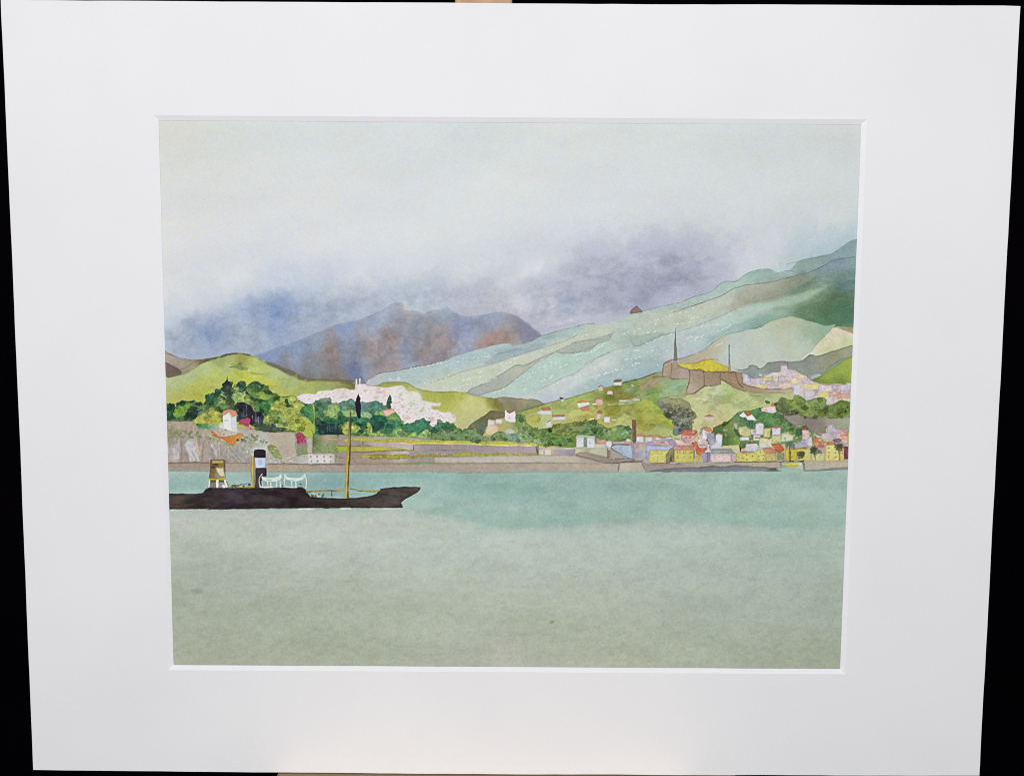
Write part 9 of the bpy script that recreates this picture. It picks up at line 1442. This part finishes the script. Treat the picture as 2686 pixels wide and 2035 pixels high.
M_metal = mottled('easel_bolt_metal', (0.3, 0.3, 0.3), (0.5, 0.5, 0.5), 60, 0.35, 0.5)

# ------------------------------------------------------------------ setting: dark cloth behind and under the easel
def sheet(name, x0, x1, prof, n=120):
    """a cloth hanging in soft folds: profile of (y, z) swept along x"""
    v = []; f = []
    for i in range(n + 1):
        x = x0 + (x1 - x0) * i / n
        for j, (y, z) in enumerate(prof):
            w = 0.012 * math.sin(x * 9 + j * 0.15) + 0.006 * math.sin(x * 23 + 1.3)
            hang = 1.0 if z > 0.12 else 0.15
            v.append((x, y + w * hang, z + (0.002 * math.sin(x * 11 + y * 7) if z < 0.12 else 0)))
    m = len(prof)
    for i in range(n):
        for j in range(m - 1):
            a = i * m + j
            f.append((a, a + m, a + m + 1, a + 1))
    return v, f


prof = [(-2.4 + 0.2 * k, 0.0) for k in range(17)]
prof += [(0.85 + 0.10 * math.sin(t), 0.10 - 0.10 * math.cos(t)) for t in (0.3, 0.7, 1.1, 1.5)]
prof += [(0.952, 0.2 + 0.2 * k) for k in range(14)]
v, f = sheet('backdrop', -2.2, 2.2, prof)
tag(mesh_obj('backdrop', v, f, M_cloth, None, True), kind='structure')

# ------------------------------------------------------------------ easel
def box(x0, x1, y0, y1, z0, z1, bev=0.0):
    import bmesh
    bm = bmesh.new()
    bmesh.ops.create_cube(bm, size=1)
    for q in bm.verts:
        q.co = Vector(((x0 + x1) / 2 + q.co.x * (x1 - x0), (y0 + y1) / 2 + q.co.y * (y1 - y0), (z0 + z1) / 2 + q.co.z * (z1 - z0)))
    if bev:
        bmesh.ops.bevel(bm, geom=bm.edges[:], offset=bev, segments=2, affect='EDGES', profile=0.6)
    vv = [tuple(q.co) for q in bm.verts]; bm.verts.index_update()
    ff = [[q.index for q in fc.verts] for fc in bm.faces]
    bm.free()
    return vv, ff


def part(name, args, mat, parent, bev=1.2, rot=None):
    """box given in mm in the frame of the board"""
    a = [q * MM for q in args]
    vv, ff = box(*a, bev * MM)
    if rot is not None:
        vv = [tuple(rot @ Vector(q)) for q in vv]
    return mesh_obj(name, vv, ff, mat, parent)


HW, HH = 254.0, 200.35          # half width and height of the board in mm
easel = empty('easel', BOARD)
tag(easel, 'pale wooden artist easel whose upright and shelf peep out behind the white mount', 'easel')
part('mast', (-28.6, 0.8, -760, 265.3, -42, -17), M_wood, easel)
part('crossbar', (-330, 330, -560, -520, -68, -43), M_shelf, easel)
for sx in (-1, 1):
    a = Matrix.Translation((sx * 150 * MM, -420 * MM, -80 * MM)) @ Matrix.Rotation(math.radians(-9 * sx), 4, 'Z').inverted()
    part('leg', (-16, 16, -848, 480, -12, 10), M_wood, easel, rot=a)
shelf = part('shelf', (-123.5, 97.8, -HH - 22, -HH - 2.6, -45, 52), M_shelf, easel)
for sx in (-1, 1):
    t = np.linspace(0, 2 * math.pi, 20, endpoint=False)
    vv = [((sx * 70 + 6 * math.cos(k)) * MM, (-HH - 16 + 6 * math.sin(k)) * MM, z * MM) for z in (-46, -52) for k in t]
    part_f = [list(range(19, -1, -1)), list(range(20, 40))] + [[k, (k + 1) % 20, 20 + (k + 1) % 20, 20 + k] for k in range(20)]
    mesh_obj('bolt', vv, part_f, M_metal, shelf)

# ------------------------------------------------------------------ the mounted watercolour
art = empty('mounted_watercolour', BOARD @ Matrix.Translation((0, -HH * MM, 0)))
tag(art, 'watercolour of a harbour and steamship in a wide white window mount on an easel', 'mounted painting')
OFF = HH


def bd(x, y, z):
    """mm on the board -> metres in the thing's own frame (its origin is the board's lower edge)"""
    return (x * MM, (y + OFF) * MM, z * MM)


rs = np.random.RandomState(7)


def edge_pts(a, b, n, bow, amp=0.10):
    """a board edge: cut by hand, so very slightly uneven, bowed by `bow` mm"""
    a = np.array(a, float); b = np.array(b, float)
    d = (b - a) / np.hypot(*(b - a)); nn = np.array([-d[1], d[0]])
    j = np.convolve(rs.normal(0, 1, n + 6), np.ones(6) / 6, 'valid')[:n]
    return [tuple(a + (b - a) * k / n + nn * (bow * 4 * (k / n) * (1 - k / n) + (amp * j[k] if k else 0))) for k in range(n)]


N = 60
OW, OH = 177.39, 142.08
C = [(-HW, -HH), (HW, -HH), (HW, HH), (-HW, HH)]
bows = [-0.75, 0.0, 0.1, 0.25]
outer = []
for i in range(4):
    outer += edge_pts(C[i], C[(i + 1) % 4], N, bows[i], 0.22)
BV = 2.4
inner_top = []; inner_bot = []
Ct = [(-OW - BV, -OH - BV), (OW + BV, -OH - BV), (OW + BV, OH + BV), (-OW - BV, OH + BV)]
Cb = [(-OW, -OH), (OW, -OH), (OW, OH), (-OW, OH)]
for i in range(4):
    inner_top += edge_pts(Ct[i], Ct[(i + 1) % 4], N, 0, 0.05)
    inner_bot += edge_pts(Cb[i], Cb[(i + 1) % 4], N, 0, 0.07)
n4 = 4 * N
V = [bd(x, y, 0) for x, y in outer] + [bd(x, y, 0) for x, y in inner_top]
V += [bd(x, y, -0.25) for x, y in outer]
F = [[k, (k + 1) % n4, n4 + (k + 1) % n4, n4 + k] for k in range(n4)]
F += [[k, 2 * n4 + k, 2 * n4 + (k + 1) % n4, (k + 1) % n4] for k in range(n4)]
mount = mesh_obj('window_mount', V, F, M_mat, art)
# pale core of the board: outer cut edge and the 45 degree bevel round the window
V = [bd(x, y, -0.25) for x, y in outer] + [bd(x, y, -2.0) for x, y in outer]
F = [[k, n4 + k, n4 + (k + 1) % n4, (k + 1) % n4] for k in range(n4)]
mesh_obj('cut_edge', V, F, M_core, mount)
V = [bd(x, y, 0) for x, y in inner_top] + [bd(x, y, -1.3) for x, y in inner_bot]
F = [[k, (k + 1) % n4, n4 + (k + 1) % n4, n4 + k] for k in range(n4)]
bevel = mesh_obj('window_bevel', V, F, M_core, mount)
vv, ff = box(-HW * MM + 0.0004, HW * MM - 0.0004, 0.0005, 2 * HH * MM - 0.0008, -0.0046, -0.0026)
mesh_obj('backing_board', vv, ff, M_back, art)

# ------------------------------------------------------------------ the painting itself
sheet_ = Sheet()
for op in OPS:
    getattr(sheet_, op[0])(*op[1:-1], **op[-1])
sheet_.grain()

M_paint, nt, b = nodes('watercolour_on_paper')
ca = nt.nodes.new('ShaderNodeVertexColor'); ca.layer_name = 'pigment'
nt.links.new(ca.outputs['Color'], b.inputs['Base Color'])
b.inputs['Roughness'].default_value = 0.92
b.inputs['Specular IOR Level'].default_value = 0.12
bump(nt, b, (520, 1500), 0.00008, 0.35)

srgb = np.clip(sheet_.im / 255.0, 0, 1)
lin = np.where(srgb <= 0.04045, srgb / 12.92, ((srgb + 0.055) / 1.055) ** 2.4)
lin = np.clip(lin * 1.050, 0, 0.93)
alb = np.where(lin <= 0.0031308, lin * 12.92, 1.055 * lin ** (1 / 2.4) - 0.055)
alb = np.concatenate([alb, np.ones(alb.shape[:2] + (1,))], -1).reshape(-1, 4).astype(np.float32)
gx = (X0 + np.arange(NX) / RES); gy = -(Y0 + np.arange(NY) / RES)
P = np.zeros((NY, NX, 3), np.float32)
P[..., 0] = gx * MM; P[..., 1] = ((gy + OFF) * MM)[:, None]
r_ = np.random.RandomState(2)
P[..., 2] = (-1.42 + 0.05 * fbm(60, 900, 2)) * MM          # paper never lies dead flat
P = P.reshape(-1, 3)
idx = np.arange(NX * NY).reshape(NY, NX)
quad = np.stack([idx[1:, :-1], idx[1:, 1:], idx[:-1, 1:], idx[:-1, :-1]], -1).reshape(-1, 4)
lab = sheet_.lab[:-1, :-1].reshape(-1)
# stray single cells join their surroundings so that every motif is one clean patch
L2 = sheet_.lab.astype(np.int16)
for _ in range(3):
    cnt = np.zeros((11,) + L2.shape, np.int16)
    for k in range(11):
        mk = (L2 == k).astype(np.int16); p = np.pad(mk, 2, mode='edge')
        for dy in range(5):
            for dx in range(5):
                cnt[k] += p[dy:dy + L2.shape[0], dx:dx + L2.shape[1]]
    keep = np.isin(L2, (3, 8))
    L2 = np.where(keep, L2, cnt.argmax(0))
lab = L2[:-1, :-1].reshape(-1)


def paint_mesh(name, sel, parent):
    q = quad[sel]
    u, inv = np.unique(q, return_inverse=True)
    inv = inv.reshape(-1)
    me = bpy.data.meshes.new(name)
    me.vertices.add(len(u)); me.vertices.foreach_set('co', P[u].reshape(-1))
    me.loops.add(len(inv)); me.loops.foreach_set('vertex_index', inv.astype(np.int32))
    me.polygons.add(len(q)); me.polygons.foreach_set('loop_start', (np.arange(len(q)) * 4).astype(np.int32))
    me.update(calc_edges=True)
    at = me.color_attributes.new('pigment', 'BYTE_COLOR', 'POINT')
    at.data.foreach_set('color_srgb', alb[u].reshape(-1))
    me.materials.append(M_paint)
    o = bpy.data.objects.new(name, me)
    scene.collection.objects.link(o)
    o.parent = parent
    return o


painting = paint_mesh('painting', lab == 0, art)
painting['label'] = 'watercolour sheet with pale grey washed sky'
for code, name, lb in (
        (1, 'painted_mountain', 'blue and brown painted mountain ridge under the cloud'),
        (2, 'painted_hillside', 'pale teal slope and green hills dotted with white houses'),
        (3, 'painted_fort', 'brown stone fort with yellow bank and two masts'),
        (4, 'painted_trees', 'dark and light green painted trees'),
        (5, 'painted_town', 'yellow, white and red roofed painted houses along the harbour'),
        (10, 'painted_upper_town', 'mauve and yellow painted houses under the grey hill'),
        (6, 'painted_village', 'pinkish white painted hill village with church'),
        (7, 'painted_quay', 'long brown harbour wall and terraces'),
        (8, 'painted_steamship', 'black hulled steamship with yellow mast and black funnel'),
        (9, 'painted_sea', 'green grey washed water')):
    o = paint_mesh(name, lab == code, painting)
    o['label'] = lb
